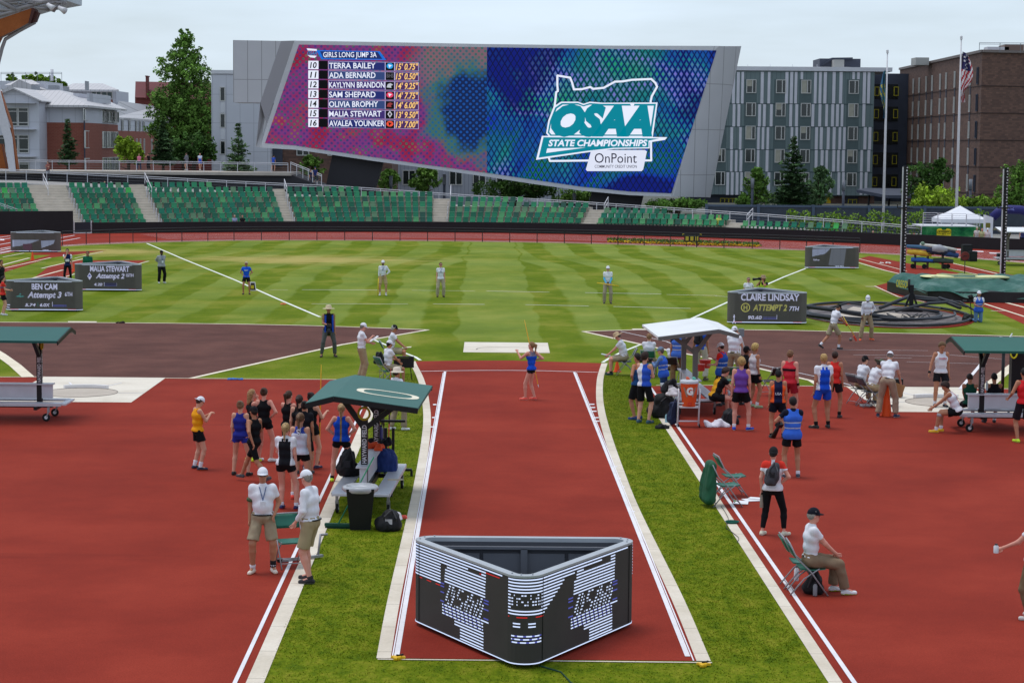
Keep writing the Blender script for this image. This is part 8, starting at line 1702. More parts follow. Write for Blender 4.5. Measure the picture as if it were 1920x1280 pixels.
for x, yt, yb_, n in [(1882, 655, 740, 'black post with square head beside the right bench'), (1901.5, 668, 706, 'short black post further back beside the right bench')]:
 b0 = G(x-3, yb_); t_ = W(x, yt, b0.y); e = empty('barrier_post', b0, 0, n, 'post'); mb = MB(); mb.tube([(0, 0, 0), (t_.x-b0.x, 0, t_.z)], .05, 8); mb.build('post', M_BLK, e)
 if x < 1890: mb = MB(); mb.box((t_.x-b0.x, 0, t_.z), (.16, .14, .16)); mb.build('head', M_BLK, e)
 if x < 1890: mb = MB(); mb.tube([(t_.x-b0.x, 0, t_.z-.02), (t_.x-b0.x+.62, 1.6, t_.z+.22)], .02, 6); mb.tube([(t_.x-b0.x, 0, t_.z+.08), (t_.x-b0.x+.62, 1.6, t_.z+.32)], .02, 6); mb.build('rail', M_FRM, e)
p = G(1917, 790)+Vector((.1, 1.2, 0)); e = empty('equipment_stand', p, 0, 'black equipment stand with a yellow coil at the right edge behind the bench', 'stand'); mb = MB(); mb.box((0, 0, 1.1), (.34, .3, 1.5)); mb.box((0, -.2, 1.9), (.3, .1, .3)); mb.tube([(-.2, 0, 0), (-.1, 0, .5)], .03, 5); mb.tube([(.2, 0, 0), (.1, 0, .5)], .03, 5); mb.build('stand', M_BLK, e); mb = MB(); mb.tube([(-.16+.09*math.cos(a), -.3, 1.75+.16*math.sin(a)) for a in np.linspace(0, 6.28, 15)], .02, 5, False); mb.build('yellow_coil', mat('coil_yellow', (226, 216, 30), .5), e)
mb = MB(); mb.blob((0, 0, .06), .062, 14); o = mb.build('shot', mat('iron_shot', (110, 106, 104), .5, metal=.4)); o.location = G(1595, 639); tag(o, 'grey iron shot lying on the cinder beside the rake', 'shot')
WS = (222, 222, 230); KH = (158, 138, 108); BK = (20, 20, 24); PO = ('polo', WS); CG = ('cargo', (158, 144, 120)); KP = ('pants', KH)
BL, BR, DKH = (196, 156, 104), (84, 54, 38), (36, 28, 26)
def held_board(P, lab, col=(186, 148, 104), size=(.24, .32), dz=0, name='clipboard', tilt=.6):
 c = (P['R']+P['L'])/2+Vector((0, 0, .02+dz)); f = P['fwd']; f.z = 0; f.normalize(); r = Vector((f.y, -f.x, 0)); n = (Vector((0, 0, 1))*math.cos(tilt)-f*math.sin(tilt)); u = r.cross(n)*-1
 mb = MB(); mb.box(tuple(c+f*.04), (size[0], size[1], .012), Matrix((r, u, n)).transposed()); o = mb.build(name, mat('board_'+name, col, .7)); tag(o, lab, name.replace('_', ' ')); return o
def camera_at(P, lab, big=True, at=None, d=None):
 c = at or (P['R']+P['L'])/2; d = d or P['hf']; d = Vector(d).normalized(); e = empty('photo_camera', c, 0, lab, 'camera'); mb = MB(); mb.bar(-d*.05, d*.05, .14, .11); mb.build('body', M_BLK, e); mb = MB(); mb.tube([d*.05, d*.14, d*(.34 if big else .2)], [.035, .045, .06 if big else .045], 10); mb.build('lens', mat('lens_black', (24, 24, 26), .3), e); return e
def bare_pack(P, lab, col=(52, 52, 58), cx=0):
 b0 = P['chest']-P['fwd']*.2-Vector((0, 0, .16)); o = bag('backpack', b0, (.36, .24, .46), col, lab, -.08, accent=(30, 30, 34)); o.rotation_euler = (0, 0, P['root'].rotation_euler.z); return o
person('athlete in red top and black shorts at the left edge beside the Ben Cam board', (6, 591), 70, 1.62, .95, True, 'fair', DKH, 'short', ('tee', (206, 52, 44)), ('shorts', BK), (210, 210, 216), R='front', L='front', panel=('belt', (60, 90, 140)))
person('dark haired athlete in black tank top at the left edge behind the red one', (3, 560), 120, 1.78, .95, False, 'tan', DKH, 'short', ('tank', (30, 32, 34)), ('shorts', BK), (40, 40, 44))
person('athlete in navy singlet with bib and black tights, hand raised to mouth', (127, 533), 170, 1.8, .9, False, 'fair', DKH, 'short', ('tee', (28, 40, 78)), ('tights', BK), (30, 30, 34), panel=('sleeves', WS), R='mouth', L='down', bib=1)
person('dark haired athlete in green jacket standing behind the Malia Stewart board', (165, 537), 175, 1.76, .95, False, 'tan', DKH, 'short', ('jacket', (22, 96, 68)), ('pants', BK), (40, 40, 44))
person('man in grey hoodie, black cap and black trousers with hands behind his back', (303, 531), 150, 1.68, 1.12, False, 'brown', DKH, 'short', ('jacket', (150, 152, 158)), ('pants', BK), (226, 226, 230), cap=(22, 22, 26), R='back', L='back', extra=('lanyard', 'beard'))
person('grey haired official in blue tee shirt and black shorts, hands on hips', (462, 552), 175, 1.56, 1.0, False, 'tan', (206, 200, 186), 'short', ('tee', (26, 84, 206)), ('shorts', BK), (40, 40, 46), R='hips', L='hips', extra=('glasses',), letters=('MEET', (226, 230, 240), 1, -.02, .05))
P = person('official in white cap, white long sleeves and khaki shorts holding a yellow stick', (718, 554), 178, 1.68, .95, False, 'fair', (90, 80, 70), 'short', ('long', WS), ('cargo', (176, 152, 112)), (226, 226, 230), cap=WS, R='down', L='hips', socks=(WS, .2), extra=('lanyard', 'glasses', 'beard'))
mb = MB(); mb.tube([P['R']+Vector((0, -.05, .03)), Vector((P['R'].x-.03, P['R'].y-.1, .02))], .022, 6); o = mb.build('measuring_stick', mat('stick_yellow', (216, 186, 30), .5)); tag(o, 'yellow stick held upright on the grass by the white capped infield official', 'stick')
person('woman official in white tee shirt and beige trousers with dark glasses', (826, 557), 172, 1.64, .98, True, 'pink', (110, 70, 60), 'lowbun', ('tee', WS), ('pants', (172, 160, 138)), (36, 36, 40), extra=('glasses', 'lanyard'))
P = person('official in white cap with pale blue arm sleeves holding a yellow bar', (1139, 569), 180, 1.72, .98, False, 'fair', (90, 80, 70), 'short', PO, ('pants', (160, 148, 130)), (70, 70, 74), cap=WS, R=((-.08, .22, -.46),), L=((-.08, .22, -.46),), extra=('sleeve_blue', 'glasses'))
c = (P['R']+P['L'])/2+Vector((0, -.03, 0)); mb = MB(); mb.tube([c+Vector((-.5, 0, .07)), c, c+Vector((.5, 0, -.07))], .022, 6); o = mb.build('yellow_bar', mat('bar_yellow', (226, 186, 50), .5)); tag(o, 'yellow bar held across the thighs of the blue sleeved official', 'bar')
P = person('photographer in tan hat, black shirt, blue vest and grey jeans standing on the pit edge', (616, 669), 168, 1.74, 1.0, False, 'tan', DKH, 'short', ('tee', (24, 24, 28)), ('jeans', (84, 86, 86)), (70, 58, 48), hat=((196, 180, 148), 1.0), R='front', L='down', panel=('sleeves', (150, 120, 84)), vest=None, feet=((.24, .05, 18), (-.22, -.02, -14)))
camera_at(P, 'black camera with long lens held down by the tan hatted photographer', at=P['R']+Vector((0, 0, -.02)), d=(0, -.3, -1)); mb = MB()
for q in (-1, 1): mb.bar(P['chest']+P['rt']*q*.12+P['fwd']*.15+Vector((0, 0, .15)), P['chest']+P['rt']*q*.13+P['fwd']*.15-Vector((0, 0, .42)), .055, .02, up=tuple(P['fwd']))
o = mb.build('vest_panel', cloth((34, 74, 186))); w0 = o; o.parent = P['root']; o.matrix_parent_inverse = (Matrix.Translation(P['root'].location) @ Matrix.Rotation(P['root'].rotation_euler.z, 4, 'Z')).inverted()
P = person('official in white cap and khaki trousers reading a white sheet at the runway end', (678, 711), 75, 1.74, 1.1, False, 'pink', (150, 140, 130), 'short', PO, KP, (26, 26, 28), cap=WS, R='phone', L='front', head=(0, 18))
held_board(P, 'white sheet held by the standing official left of the runway end', (226, 226, 232), (.22, .3), name='score_sheet')
P = person('seated official in black cap, white polo and khaki shorts facing the runway', (733, 688), 88, 1.74, 1.0, False, 'tan', (200, 196, 188), 'short', PO, CG, (60, 60, 66), cap=(24, 26, 34), pose='sit', R='lap', L='lap', lean=6, head=(0, 12)); held_board(P, 'papers on the lap of the black capped official', (226, 216, 200), (.22, .3), tilt=.1, name='score_sheet')
person('seated official in white cap beside the black score box', (728, 722), 60, 1.68, .95, False, 'tan', DKH, 'short', PO, CG, (220, 220, 224), cap=WS, pose='sit', R='lap', L='front', extra=('glasses',), head=(0, 12))
person('woman in pale bucket hat, white shirt and khaki trousers standing behind the green bench roof', (743, 806), 40, 1.56, 1.0, True, 'tan', (60, 44, 40), 'lowbun', PO, ('pants', (148, 132, 112)), (228, 226, 228), hat=((214, 200, 184), .85), R='hips', L='front', feet=((.16, .1, 30), (-.14, -.06, 10)))
AG = None
person('athlete in yellow tank top and white backward cap looking at raised hands', (371, 880), 62, 1.63, 1.0, False, 'fair', (70, 44, 32), 'short', ('tank', (232, 156, 24)), ('shorts', BK), (40, 50, 70), sole=(200, 90, 40), socks=(WS, .3), cap=(WS, True), R='phone', L='phone', head=(0, 28))
person('athlete in royal blue tank and blue shorts with blond bun, seen from behind', (451, 891), 12, 1.63, 1.0, True, 'fair', (150, 110, 76), 'bun', ('tank', (38, 44, 132)), ('short_shorts', (40, 52, 150)), BK, feet=((.18, -.02, 12), (-.16, 0, -6)))
person('blond wavy haired athlete in black holding her face, behind the blue one', (472, 864), 60, 1.64, 1.0, True, 'pink', (196, 140, 88), 'long', ('tank', BK), ('half_tights', BK), (206, 226, 40), R='mouth', L='cross')
person('brown bun athlete in black tank and shorts with hands on hips and white shoes', (495, 865), 8, 1.68, 1.0, True, 'pink', BR, 'bun', ('tank', BK), ('short_shorts', BK), (226, 230, 230), L='hips', R='hips', feet=((.16, .0, 60), (-.12, 0, 20)))
person('athlete in black cap and knee length black tights striding left', (477, 905), -60, 1.64, 1.0, True, 'tan', DKH, 'short', ('tank', BK), ('half_tights', BK), (70, 70, 76), cap=(22, 22, 30), pose='stride', twist=15, feet=((.07, .42, 10), (-.08, -.42, 0, .10, 25)), R=((.12, .28, -.42),), L=((.06, -.22, -.46),), hips=.86)
person('tall brown ponytail athlete in black tank at the back of the group', (541, 872), 30, 1.68, 1.0, True, 'pink', BR, 'pony', ('tank', BK), ('half_tights', BK), (60, 60, 70), L='cross', R='cross')
person('brown braid athlete in black tank in the middle of the group', (561, 880), 15, 1.66, 1.0, True, 'fair', (66, 42, 36), 'braid', ('tank', BK), ('short_shorts', BK), (190, 190, 200), extra=('glasses',))
P = person('brown bun athlete in black shorts holding the yellow javelin upright', (583, 878), 30, 1.7, 1.0, True, 'fair', (60, 36, 34), 'bun', ('tank', BK), ('short_shorts', BK), (40, 40, 70), sole=(220, 90, 70), R='hold', L='down')
b0 = G(598, 877); javelin(b0+Vector((0, 0, .02)), Vector((b0.x+.05, b0.y+.02, 2.3)), (236, 168, 30), 'yellow javelin held upright in the middle of the athlete group')
person('athlete in black tee shirt and knee tights standing behind the long ponytail athlete', (571, 888), 5, 1.6, 1.0, True, 'tan', DKH, 'bun', ('tee', (26, 26, 32)), ('half_tights', BK), (50, 50, 56))
person('blond ponytail athlete in white tee under a black vest, seen from behind', (536, 955), 8, 1.72, 1.06, True, 'pink', (206, 164, 104), 'pony', ('tee', WS), ('short_shorts', BK), (40, 44, 90), sole=(220, 60, 60), socks=(WS, .14), panel=('over', (24, 24, 30)), L='front', R='down', feet=((.2, .04, 20), (-.1, .06, 0)))
person('athlete in blue and white jersey with very long brown ponytail and red shoes', (563, 935), 10, 1.76, 1.02, True, 'fair', (140, 100, 70), 'braid', ('tank', (206, 208, 224)), ('short_shorts', BK), (226, 70, 56), panel=('yoke', (44, 66, 156)), socks=(WS, .14), letters=('S', (216, 218, 230), -1, .02, .13))
person('blond athlete in blue tank with gold spine letters, hands on hips by the bench', (640, 903), 3, 1.68, 1.04, True, 'pink', (206, 160, 104), 'pony', ('tank', (22, 74, 190)), ('short_shorts', BK), (206, 230, 40), panel=('spine', (150, 120, 60)), L='hips', R='hips', socks=(BK, .12), feet=((.17, .0, 15), (-.2, .0, -8)))
person('older official facing the viewer in white polo, cap, lanyard and khaki cargo shorts', (493, 1073), 172, 1.78, 1.16, False, 'tan', (170, 164, 156), 'short', PO, CG, (226, 214, 200), sole=(236, 180, 120), cap=WS, R='down', L=((.02, .10, -.44),), extra=('lanyard', 'armband', 'ankle_brace', 'glasses'), socks=(WS, .16), feet=((.17, .04, 22), (-.17, 0, -14)))
person('official in white long sleeves and khaki cargo shorts turned toward the group', (583, 1091), -70, 1.86, 1.14, False, 'pink', (170, 160, 150), 'short', ('long', WS), ('cargo', (160, 144, 112)), (44, 40, 44), cap=WS, L=((.0, .14, -.46),), R='down', extra=('lanyard', 'armband'), head=(10, 10), lean=4, socks=((60, 56, 56), .1), feet=((.13, .10, 6), (-.13, -.05, -20)))
P = person('javelin thrower in blue singlet and black shorts carrying a javelin on the runway', (996, 750), -72, 1.66, .98, True, 'pink', (176, 128, 80), 'pony', ('tank', (26, 78, 196)), ('briefs', BK), (236, 90, 76), panel=('upper', (120, 110, 130)), sole=(240, 200, 190), pose='stand', twist=30, L=((.05, .40, .0), (.3, -.3, -1)), R=((.05, .05, -.22), (.5, -1, -.4)), head=(-25, -6), feet=((.1, -.07, 10), (-.08, .15, 0)))
r_ = P['R']; javelin(r_+Vector((.16, -.15, -.8)), r_+Vector((-.26, .3, 1.1)), (236, 170, 40), 'yellow javelin in the hand of the thrower on the runway', (220, 220, 226))
P = person('seated official in tan bucket hat writing on a clipboard right of the runway', (1171, 703), -82, 1.76, 1.12, False, 'pink', (120, 100, 90), 'short', PO, CG, (24, 60, 50), hat=((180, 156, 124), 1.0), pose='sit', R='lap', L='lap', lean=16, head=(0, 26), socks=(BK, .12)); held_board(P, 'clipboard on the lap of the tan bucket hat official', (186, 190, 196), (.22, .3), tilt=.2)
person('athlete in blue and orange tank and long black shorts standing behind the white tank one', (1194, 786), -50, 1.76, 1.02, False, 'tan', DKH, 'short', ('tank', (40, 84, 140)), ('long_shorts', BK), (30, 60, 110), panel=('upper', (200, 120, 60)), R='hips', L='hips')
person('dark curly haired athlete in white, blue and gold tank with crossed hands', (1207, 793), 35, 1.86, 1.04, False, 'fair', (58, 36, 28), 'curly', ('tank', (46, 84, 190)), ('long_shorts', BK), (50, 80, 100), panel=('half', (222, 222, 232)), R='front', L='front')
person('blond person in white shirt seated with back to the viewer behind the athletes', (1216, 706), 8, 1.7, .98, False, 'fair', (176, 128, 84), 'short', PO, KP, (50, 50, 56), pose='sit', R='lap', L='lap')
P = person('kneeling photographer in grey blue cap, denim and blue vest by the bags', (1244, 733), -70, 1.72, 1.0, False, 'fair', (120, 110, 100), 'short', ('long', (104, 132, 176)), ('jeans', (40, 66, 104)), (60, 60, 64), cap=(110, 126, 150), vest=(52, 98, 204), pose='kneel', R='phone', L='phone', lean=8); camera_at(P, 'camera raised by the kneeling denim photographer')
person('short haired blond person in white seated on the black chair', (1261, 720), 25, 1.66, .95, True, 'fair', (196, 176, 134), 'short', ('tee', WS), KP, (50, 50, 56), pose='sit', R='lap', L='lap', extra=('glasses',))
person('person in navy shirt and khaki trousers half hidden under the white bench roof', (1270, 722), 10, 1.76, 1.0, False, 'tan', DKH, 'short', ('tee', (34, 40, 66)), ('pants', (120, 96, 66)), (60, 50, 44), vest=(70, 110, 196))
P = person('tall man in black cap, blue shirt and white trousers behind the white bench roof', (1313, 713), 25, 1.87, 1.0, False, 'tan', DKH, 'short', ('tee', (44, 92, 196)), ('pants', (190, 184, 172)), (80, 70, 60), cap=(22, 22, 28)); bare_pack(P, 'black backpack on the tall man in blue behind the white bench', (30, 30, 34))
person('man in white cap and red tee with blue vest looking at his phone', (1352, 760), -60, 1.76, 1.06, False, 'pink', (70, 44, 34), 'short', ('tee', (222, 44, 38)), ('shorts', (70, 30, 40)), (50, 50, 56), cap=WS, vest=(44, 88, 176), R='phone', L='front', extra=('beard',), head=(0, 14))
person('official in white polo and white cap peering through an instrument on a tripod', (1375, 723), 25, 1.8, 1.08, False, 'fair', (120, 100, 90), 'short', PO, ('pants', (150, 138, 112)), (70, 60, 50), cap=(WS, True), R='phone', L=((-.1, .3, .02),))
b0 = G(1388, 716); e = empty('instrument_tripod', b0, 0, 'survey instrument on a pale tripod beside the official in white', 'tripod'); mb = MB(); [mb.tube([(math.cos(a)*.45, math.sin(a)*.45, 0), (0, 0, 1.4)], .022, 5) for a in (.3, 2.4, 4.5)]; mb.build('tripod', M_FRM, e); mb = MB(); mb.box((0, 0, 1.52), (.16, .2, .24)); mb.tube([(0, .1, 1.54), (0, .22, 1.54)], .04, 8); mb.build('instrument', mat('instrument', (120, 124, 130), .5), e)
P = person('seated athlete in mustard tank over a black tee leaning forward on the white roofed bench', (1338, 783), 72, 1.82, 1.1, False, 'pink', (72, 44, 34), 'curly', ('tee', (26, 24, 28)), ('shorts', BK), (36, 34, 40), panel=('over', (222, 158, 36)), pose='sit', R='knee', L='knee', lean=24, head=(0, 20), feet=((.16, .5, 10), (-.14, .46, -6)), vest=None)
person('blond athlete in purple tank and black shorts with bright blue shoes', (1388, 807), 8, 1.88, 1.0, False, 'pink', (206, 160, 88), 'curly', ('tank', (110, 70, 158)), ('shorts', BK), (30, 66, 176), socks=(WS, .16), sole=(226, 226, 232), feet=((.2, .06, 40), (-.16, .04, -2)))
person('curly blond athlete in white tank and black shorts facing right', (1413, 764), 62, 1.78, 1.0, False, 'tan', (226, 184, 100), 'curly', ('tank', (212, 206, 212)), ('shorts', BK), (150, 170, 130), socks=(WS, .2), extra=('wrist',))
person('man in black cap and black shirt between the purple and the white athlete', (1397, 760), 50, 1.66, 1.05, False, 'brown', DKH, 'short', ('tee', (26, 26, 30)), ('pants', BK), (40, 40, 44), cap=(22, 22, 26), extra=('glasses',))
person('black haired athlete in navy and orange singlet seen from behind', (1457, 821), 3, 1.7, 1.12, False, 'tan', (24, 20, 22), 'short', ('tank', (26, 30, 62)), ('shorts', (20, 22, 34)), (50, 60, 60), panel=('sides', (232, 92, 40)), letters=('USA', (206, 208, 222), -1, -.16, .06), socks=(BK, .1))
person('reddish blond athlete in red and black singlet with one arm hanging', (1479, 787), 28, 1.86, 1.08, False, 'pink', (150, 100, 66), 'short', ('tank', (206, 50, 62)), ('shorts', (150, 30, 44)), (60, 40, 40), panel=('belt', (40, 28, 34)), extra=('wrist',))
P = person('photographer in blue reflective vest and black shorts seen from behind', (1484, 895), -8, 1.78, 1.02, False, 'tan', DKH, 'short', ('tee', (24, 28, 44)), ('shorts', BK), (60, 66, 80), vest=(56, 104, 208), socks=(WS, .14), L=((.06, .26, -.22), (.8, -.2, -.6)), R='front', sole=(226, 226, 230)); camera_at(P, 'camera held low by the blue vest photographer', True, P['L']+Vector((-.02, 0, -.1)), (-.3, .4, -.8))
person('blond athlete in white tee and blue singlet with blue shorts and black socks', (1542, 803), -12, 1.93, 1.06, False, 'tan', (216, 170, 96), 'short', ('tee', WS), ('shorts', (30, 74, 190)), (40, 44, 44), panel=('over', (26, 76, 196)), socks=(BK, .2), extra=('glasses',), feet=((.17, .04, 6), (-.17, 0, -50)))
person('brown haired athlete in red tank and dark shorts behind the blue shorts athlete', (1563, 783), 20, 1.79, 1.0, False, 'tan', (70, 44, 36), 'short', ('tank', (212, 50, 44)), ('shorts', (36, 28, 34)), (50, 40, 44), socks=(BK, .2))
person('seated scorer in black cap and white polo, left of the green hat one', (1612, 757), 62, 1.72, 1.0, False, 'fair', (60, 50, 44), 'short', PO, KP, (50, 50, 60), cap=(22, 22, 26), pose='sit', R='lap', L='lap', lean=12)
P = person('seated scorer in olive green bucket hat and white polo writing', (1632, 763), 70, 1.74, 1.06, False, 'tan', (90, 70, 60), 'short', PO, KP, (34, 30, 36), hat=((84, 92, 76), 1.05), pose='sit', R='lap', L='lap', lean=20, head=(0, 30), extra=('glasses',)); held_board(P, 'wooden clipboard on the lap of the green hat scorer', (176, 120, 80), (.24, .3), tilt=.1)
P = person('official in white polo and tan trousers bending forward over the pad', (1663, 782), 18, 1.82, 1.05, False, 'fair', (150, 140, 130), 'short', PO, ('pants', (162, 140, 120)), (44, 56, 84), cap=(WS, True), lean=24, sole=(226, 226, 230), R=((.12, .18, -.52),), L='knee', head=(0, 20), feet=((.22, .02, 26), (-.24, .0, -10)), extra=()); c = P['R']+Vector((-.06, .0, -.16)); mb = MB(); mb.box((0, 0, 0), (.02, .26, .34), Matrix.Rotation(1.3, 3, 'Z') @ Matrix.Rotation(.3, 3, 'X')); o = mb.build('folder', mat('folder_tan', (186, 146, 100), .8)); o.location = c; tag(o, 'tan folder hanging from the right hand of the bending official', 'folder')
person('shot putter in white tank with red lettering standing in the circle', (1762, 763), 176, 1.84, 1.02, False, 'tan', (130, 96, 60), 'curly', ('tank', WS), ('shorts', (26, 26, 32)), (44, 48, 56), socks=(WS, .22), R=((.18, .12, -.5),), L='down', extra=('wrist',), letters=('TIGERS', (206, 70, 80), 1, -.0, .05), bib=1, head=(0, 24), cap=None)
P = person('seated athlete in white and red tank with knee sleeve and yellow shoes', (1795, 812), -72, 1.76, 1.06, False, 'tan', (60, 38, 34), 'curly', ('tank', WS), ('shorts', BK), (222, 176, 40), pose='sit', panel=('spine', (200, 40, 60)), R='knee', L='knee', lean=26, head=(0, 20), socks=(WS, .18), extra=('knee_brace',), feet=((.12, .42, 4), (-.14, .52, 0)))
bx = G(1840, 797)
person('athlete in dark green singlet sitting on the far side of the right bench', G(1822, 800)+Vector((0, .35, 0)), 5, 1.7, .95, False, 'tan', (56, 38, 32), 'short', ('tank', (22, 70, 54)), ('shorts', BK), (40, 44, 46), pose='sit', R='lap', L='lap', head=(0, 25))
person('black haired athlete in black singlet sitting on the far side of the right bench', G(1868, 800)+Vector((0, .35, 0)), 0, 1.72, 1.02, False, 'tan', (20, 18, 20), 'short', ('tank', (26, 24, 30)), ('shorts', BK), (36, 40, 50), pose='sit', R='lap', L='lap', socks=(WS, .3), head=(0, 10))
person('athlete in red tank with lime shoes leaning on the right bench at the picture edge', (1917, 829), -12, 1.84, 1.0, False, 'tan', (28, 22, 22), 'short', ('tank', (214, 40, 48)), ('long_shorts', (32, 26, 34)), (190, 230, 50), R='down', L=((.1, .22, -.38),))
P = person('official in black cap and khaki shorts raking the cinder', (1561, 655), 66, 1.7, 1.02, False, 'tan', (80, 70, 60), 'short', PO, CG, (40, 40, 44), cap=(20, 20, 24), lean=14, head=(0, 26), pose='stride', socks=(WS, .25), R=((.0, .32, -.42),), L=((-.1, .36, -.36),), feet=((.08, .2, 0), (-.08, -.46, 0, .1, 35)), hips=.86, extra=('gloves_red', 'glasses'))
h_ = (P['R']+P['L'])/2; e = empty('rake_tool', h_, 0, 'short handled tool with red head in the hands of the raking official', 'tool'); mb = MB(); mb.tube([(-.1, 0, .25), (.35, -.05, -.5)], .018, 6); mb.build('handle', mat('handle_yellow', (216, 180, 60), .5), e); mb = MB(); mb.bar((.28, -.05, -.42), (.38, -.05, -.6), .12, .06); mb.build('head', mat('tool_red', (206, 60, 40), .6), e)
person('official in white cap and long sleeves looking down beside the cinder, orange shoes', (1624, 638), 172, 1.74, .98, False, 'tan', (60, 50, 44), 'short', ('long', WS), KP, (236, 96, 50), cap=WS, lean=8, head=(18, 32), R='down', L='hips', extra=('gloves', 'glasses', 'beard'), feet=((.26, .1, 20), (-.2, -.05, -20)), sole=(240, 180, 160))
person('grey haired woman in white tee shirt standing behind the Claire Lindsay board', (1402, 590), 172, 1.62, 1.0, True, 'pink', (150, 130, 116), 'short', ('tee', WS), KP, (60, 60, 64), L='hips', extra=('glasses',))
P = person('photographer in floppy hat and lime vest aiming a camera above the board', (1430, 592), -150, 1.72, .98, False, 'tan', (50, 34, 30), 'long', ('tee', (30, 30, 44)), ('pants', (40, 44, 60)), (50, 50, 54), hat=((150, 128, 104), .8), vest=(190, 220, 60), R='cam', L='cam'); camera_at(P, 'black camera with long lens aimed left by the lime vest photographer', True, P['head']+Vector((-.16, -.12, .0)), (-1, -.5, -.05))
P = person('kneeling photographer in white cap and blue vest beside the cage', (1834, 604), 178, 1.72, .98, False, 'tan', (70, 50, 44), 'short', ('tee', WS), ('jeans', (96, 130, 170)), (60, 60, 70), cap=WS, vest=(52, 96, 196), pose='kneel', R='front', L='front', extra=()); e = empty('long_lens_camera', P['head']+Vector((-.42, -.25, -.1)), 0, 'black and white long lens camera on a monopod beside the kneeling photographer', 'camera'); mb = MB(); mb.tube([(0, .25, 0), (0, 0, 0), (0, -.12, 0)], [.06, .08, .10], 10); mb.build('lens', M_BLK, e); mb = MB(); mb.tube([(0, .05, -.05), (.12, .1, -1.0)], .02, 5); mb.build('monopod', M_DK, e); bag('camera_bag', G(1822, 603)+Vector((-.1, .3, 0)), (.7, .4, .3), (30, 34, 32), 'dark camera bag on the grass left of the kneeling photographer')
P = person('woman in black cap, white tee and red vest with a grey backpack and black leggings', (1447, 1004), 10, 1.66, 1.08, True, 'pink', DKH, 'lowbun', ('tee', WS), ('tights', BK), (206, 200, 180), cap=((34, 34, 36), True), panel=('yoke', (214, 56, 44)), R='hips', L=((.06, .04, -.52),), feet=((.22, .02, 40), (-.18, 0, 20)), sole=(226, 222, 210)); pk_ = bare_pack(P, 'dark grey backpack slung over the woman in white and red', (60, 60, 66)); bottle(P['L']+Vector((.0, -.02, -.27)), .28, .036, (140, 128, 116), 'steel bottle held low by the woman with the backpack')
person('seated man in black cap, white polo and khaki trousers facing right', (1518, 1112), 84, 1.78, 1.08, False, 'pink', (176, 168, 158), 'short', PO, ('pants', (128, 108, 88)), (222, 222, 226), sole=(190, 226, 50), cap=(24, 26, 36), pose='sit', R='lap', L='lap', lean=2, feet=((.14, .55, 2), (-.14, .42, 0)))
P = person('person at the right picture edge with pale jersey and tan trousers holding a bottle', (1934, 1160), -60, 1.74, 1.0, False, 'pink', BR, 'short', ('tee', (220, 214, 222)), ('pants', (120, 100, 76)), (206, 200, 196), L=((.0, .42, -.32), (.5, -.3, -1)), R='down', extra=('wrist',)); bottle(P['L']+Vector((-.07, -.05, -.05)), .14, .04, (206, 210, 216), 'white bottle held out at the right picture edge')
def far(label, x, y, D, h=1.72, face=90, z=None, **k):
 a = W(x, y, D); return person(label, Vector((a.x, D, a.z)), face, h, **k)
far('spectator with dark backpack and camera standing on the lower walkway at the left', 90, 337, 181, 1.6, 200, top=('tee', (150, 90, 84)), bottom=('pants', (50, 50, 56)), shoes=(120, 190, 170), R='phone', L='phone')
far('spectator in pink top standing on the upper walkway', 261, 319, 197, 1.55, -20, fem=True, hair=BL, top=('tee', (220, 120, 150)), bottom=('pants', (50, 60, 84)), shoes=(60, 60, 60))
far('spectator in black photographing from the upper walkway beside the pink one', 279, 319, 197, 1.62, -60, top=('tee', (34, 30, 30)), bottom=('pants', (34, 32, 34)), shoes=(40, 40, 40), R='cam', L='cam')
far('person in grey hoodie leaning on the upper walkway rail', 350, 319, 197, 1.65, -60, top=('jacket', (116, 116, 124)), bottom=('shorts', BK), shoes=(200, 200, 200), L='front')
far('athlete in white and blue walking on the upper walkway', 375, 319, 197, 1.66, 160, top=('tee', (206, 212, 230)), bottom=('shorts', (50, 80, 180)), shoes=(220, 220, 220), pose='stride', panel=('lower', (60, 90, 190)), feet=((.08, .2, 0), (-.08, -.2, 0)))
far('person in blue leaning over the end of the upper walkway rail', 512, 322, 196.5, 1.6, 20, top=('tee', (50, 80, 170)), bottom=('shorts', (60, 60, 80)), shoes=(120, 100, 90), lean=14)
far('person in navy walking on the lower walkway under the screen pier', 582, 354, 179.5, 1.68, 100, top=('tee', (30, 40, 72)), bottom=('pants', (60, 62, 70)), shoes=(40, 40, 40), L='front')
far('person in dark blue seated near the foot of the screen pier', 591, 341, 188, 1.7, 170, top=('tee', (40, 50, 100)), bottom=('pants', (60, 60, 70)), shoes=(190, 160, 130), cap=(40, 50, 90), pose='sit')
def seat_person(label, px, si_row, sec, **k):
 X = X_at(px); p = st_pt(X, si_row, z0_of(X)+.4*si_row); return person(label, p+Vector((0, -.18, 0)), 180, 1.7, pose='sit', hips=.52, **k)
def front_row(label, px, yhead, **k):
 X = X_at(px); p = wall_pt(X, .75); t_ = W(px, yhead, p.y); return person(label, Vector((t_.x, p.y, t_.z-1.72)), k.pop('face', 180), 1.72, **k)
front_row('spectator in pale plaid shirt standing behind the black wall', 440, 402.5, hair=(190, 180, 170), top=('tee', (150, 156, 186)), bottom=('pants', (60, 60, 70)), shoes=(40, 40, 40)); front_row('spectator in black shirt beside the plaid one behind the black wall', 454.5, 402.5, hair=(120, 90, 70), top=('tee', (30, 28, 30)), bottom=('pants', BK), shoes=(40, 40, 40))
front_row('spectator in white with grey hair behind the black wall near the hedge', 1637, 432, hair=(170, 140, 120), top=('tee', (200, 190, 190)), bottom=('pants', BK), shoes=(40, 40, 40)); front_row('spectator with red face half hidden by the black wall left of the vault upright', 1714, 436, skin='pink', hair=(110, 60, 50), top=('tee', (110, 60, 54)), bottom=('pants', BK), shoes=(40, 40, 40))
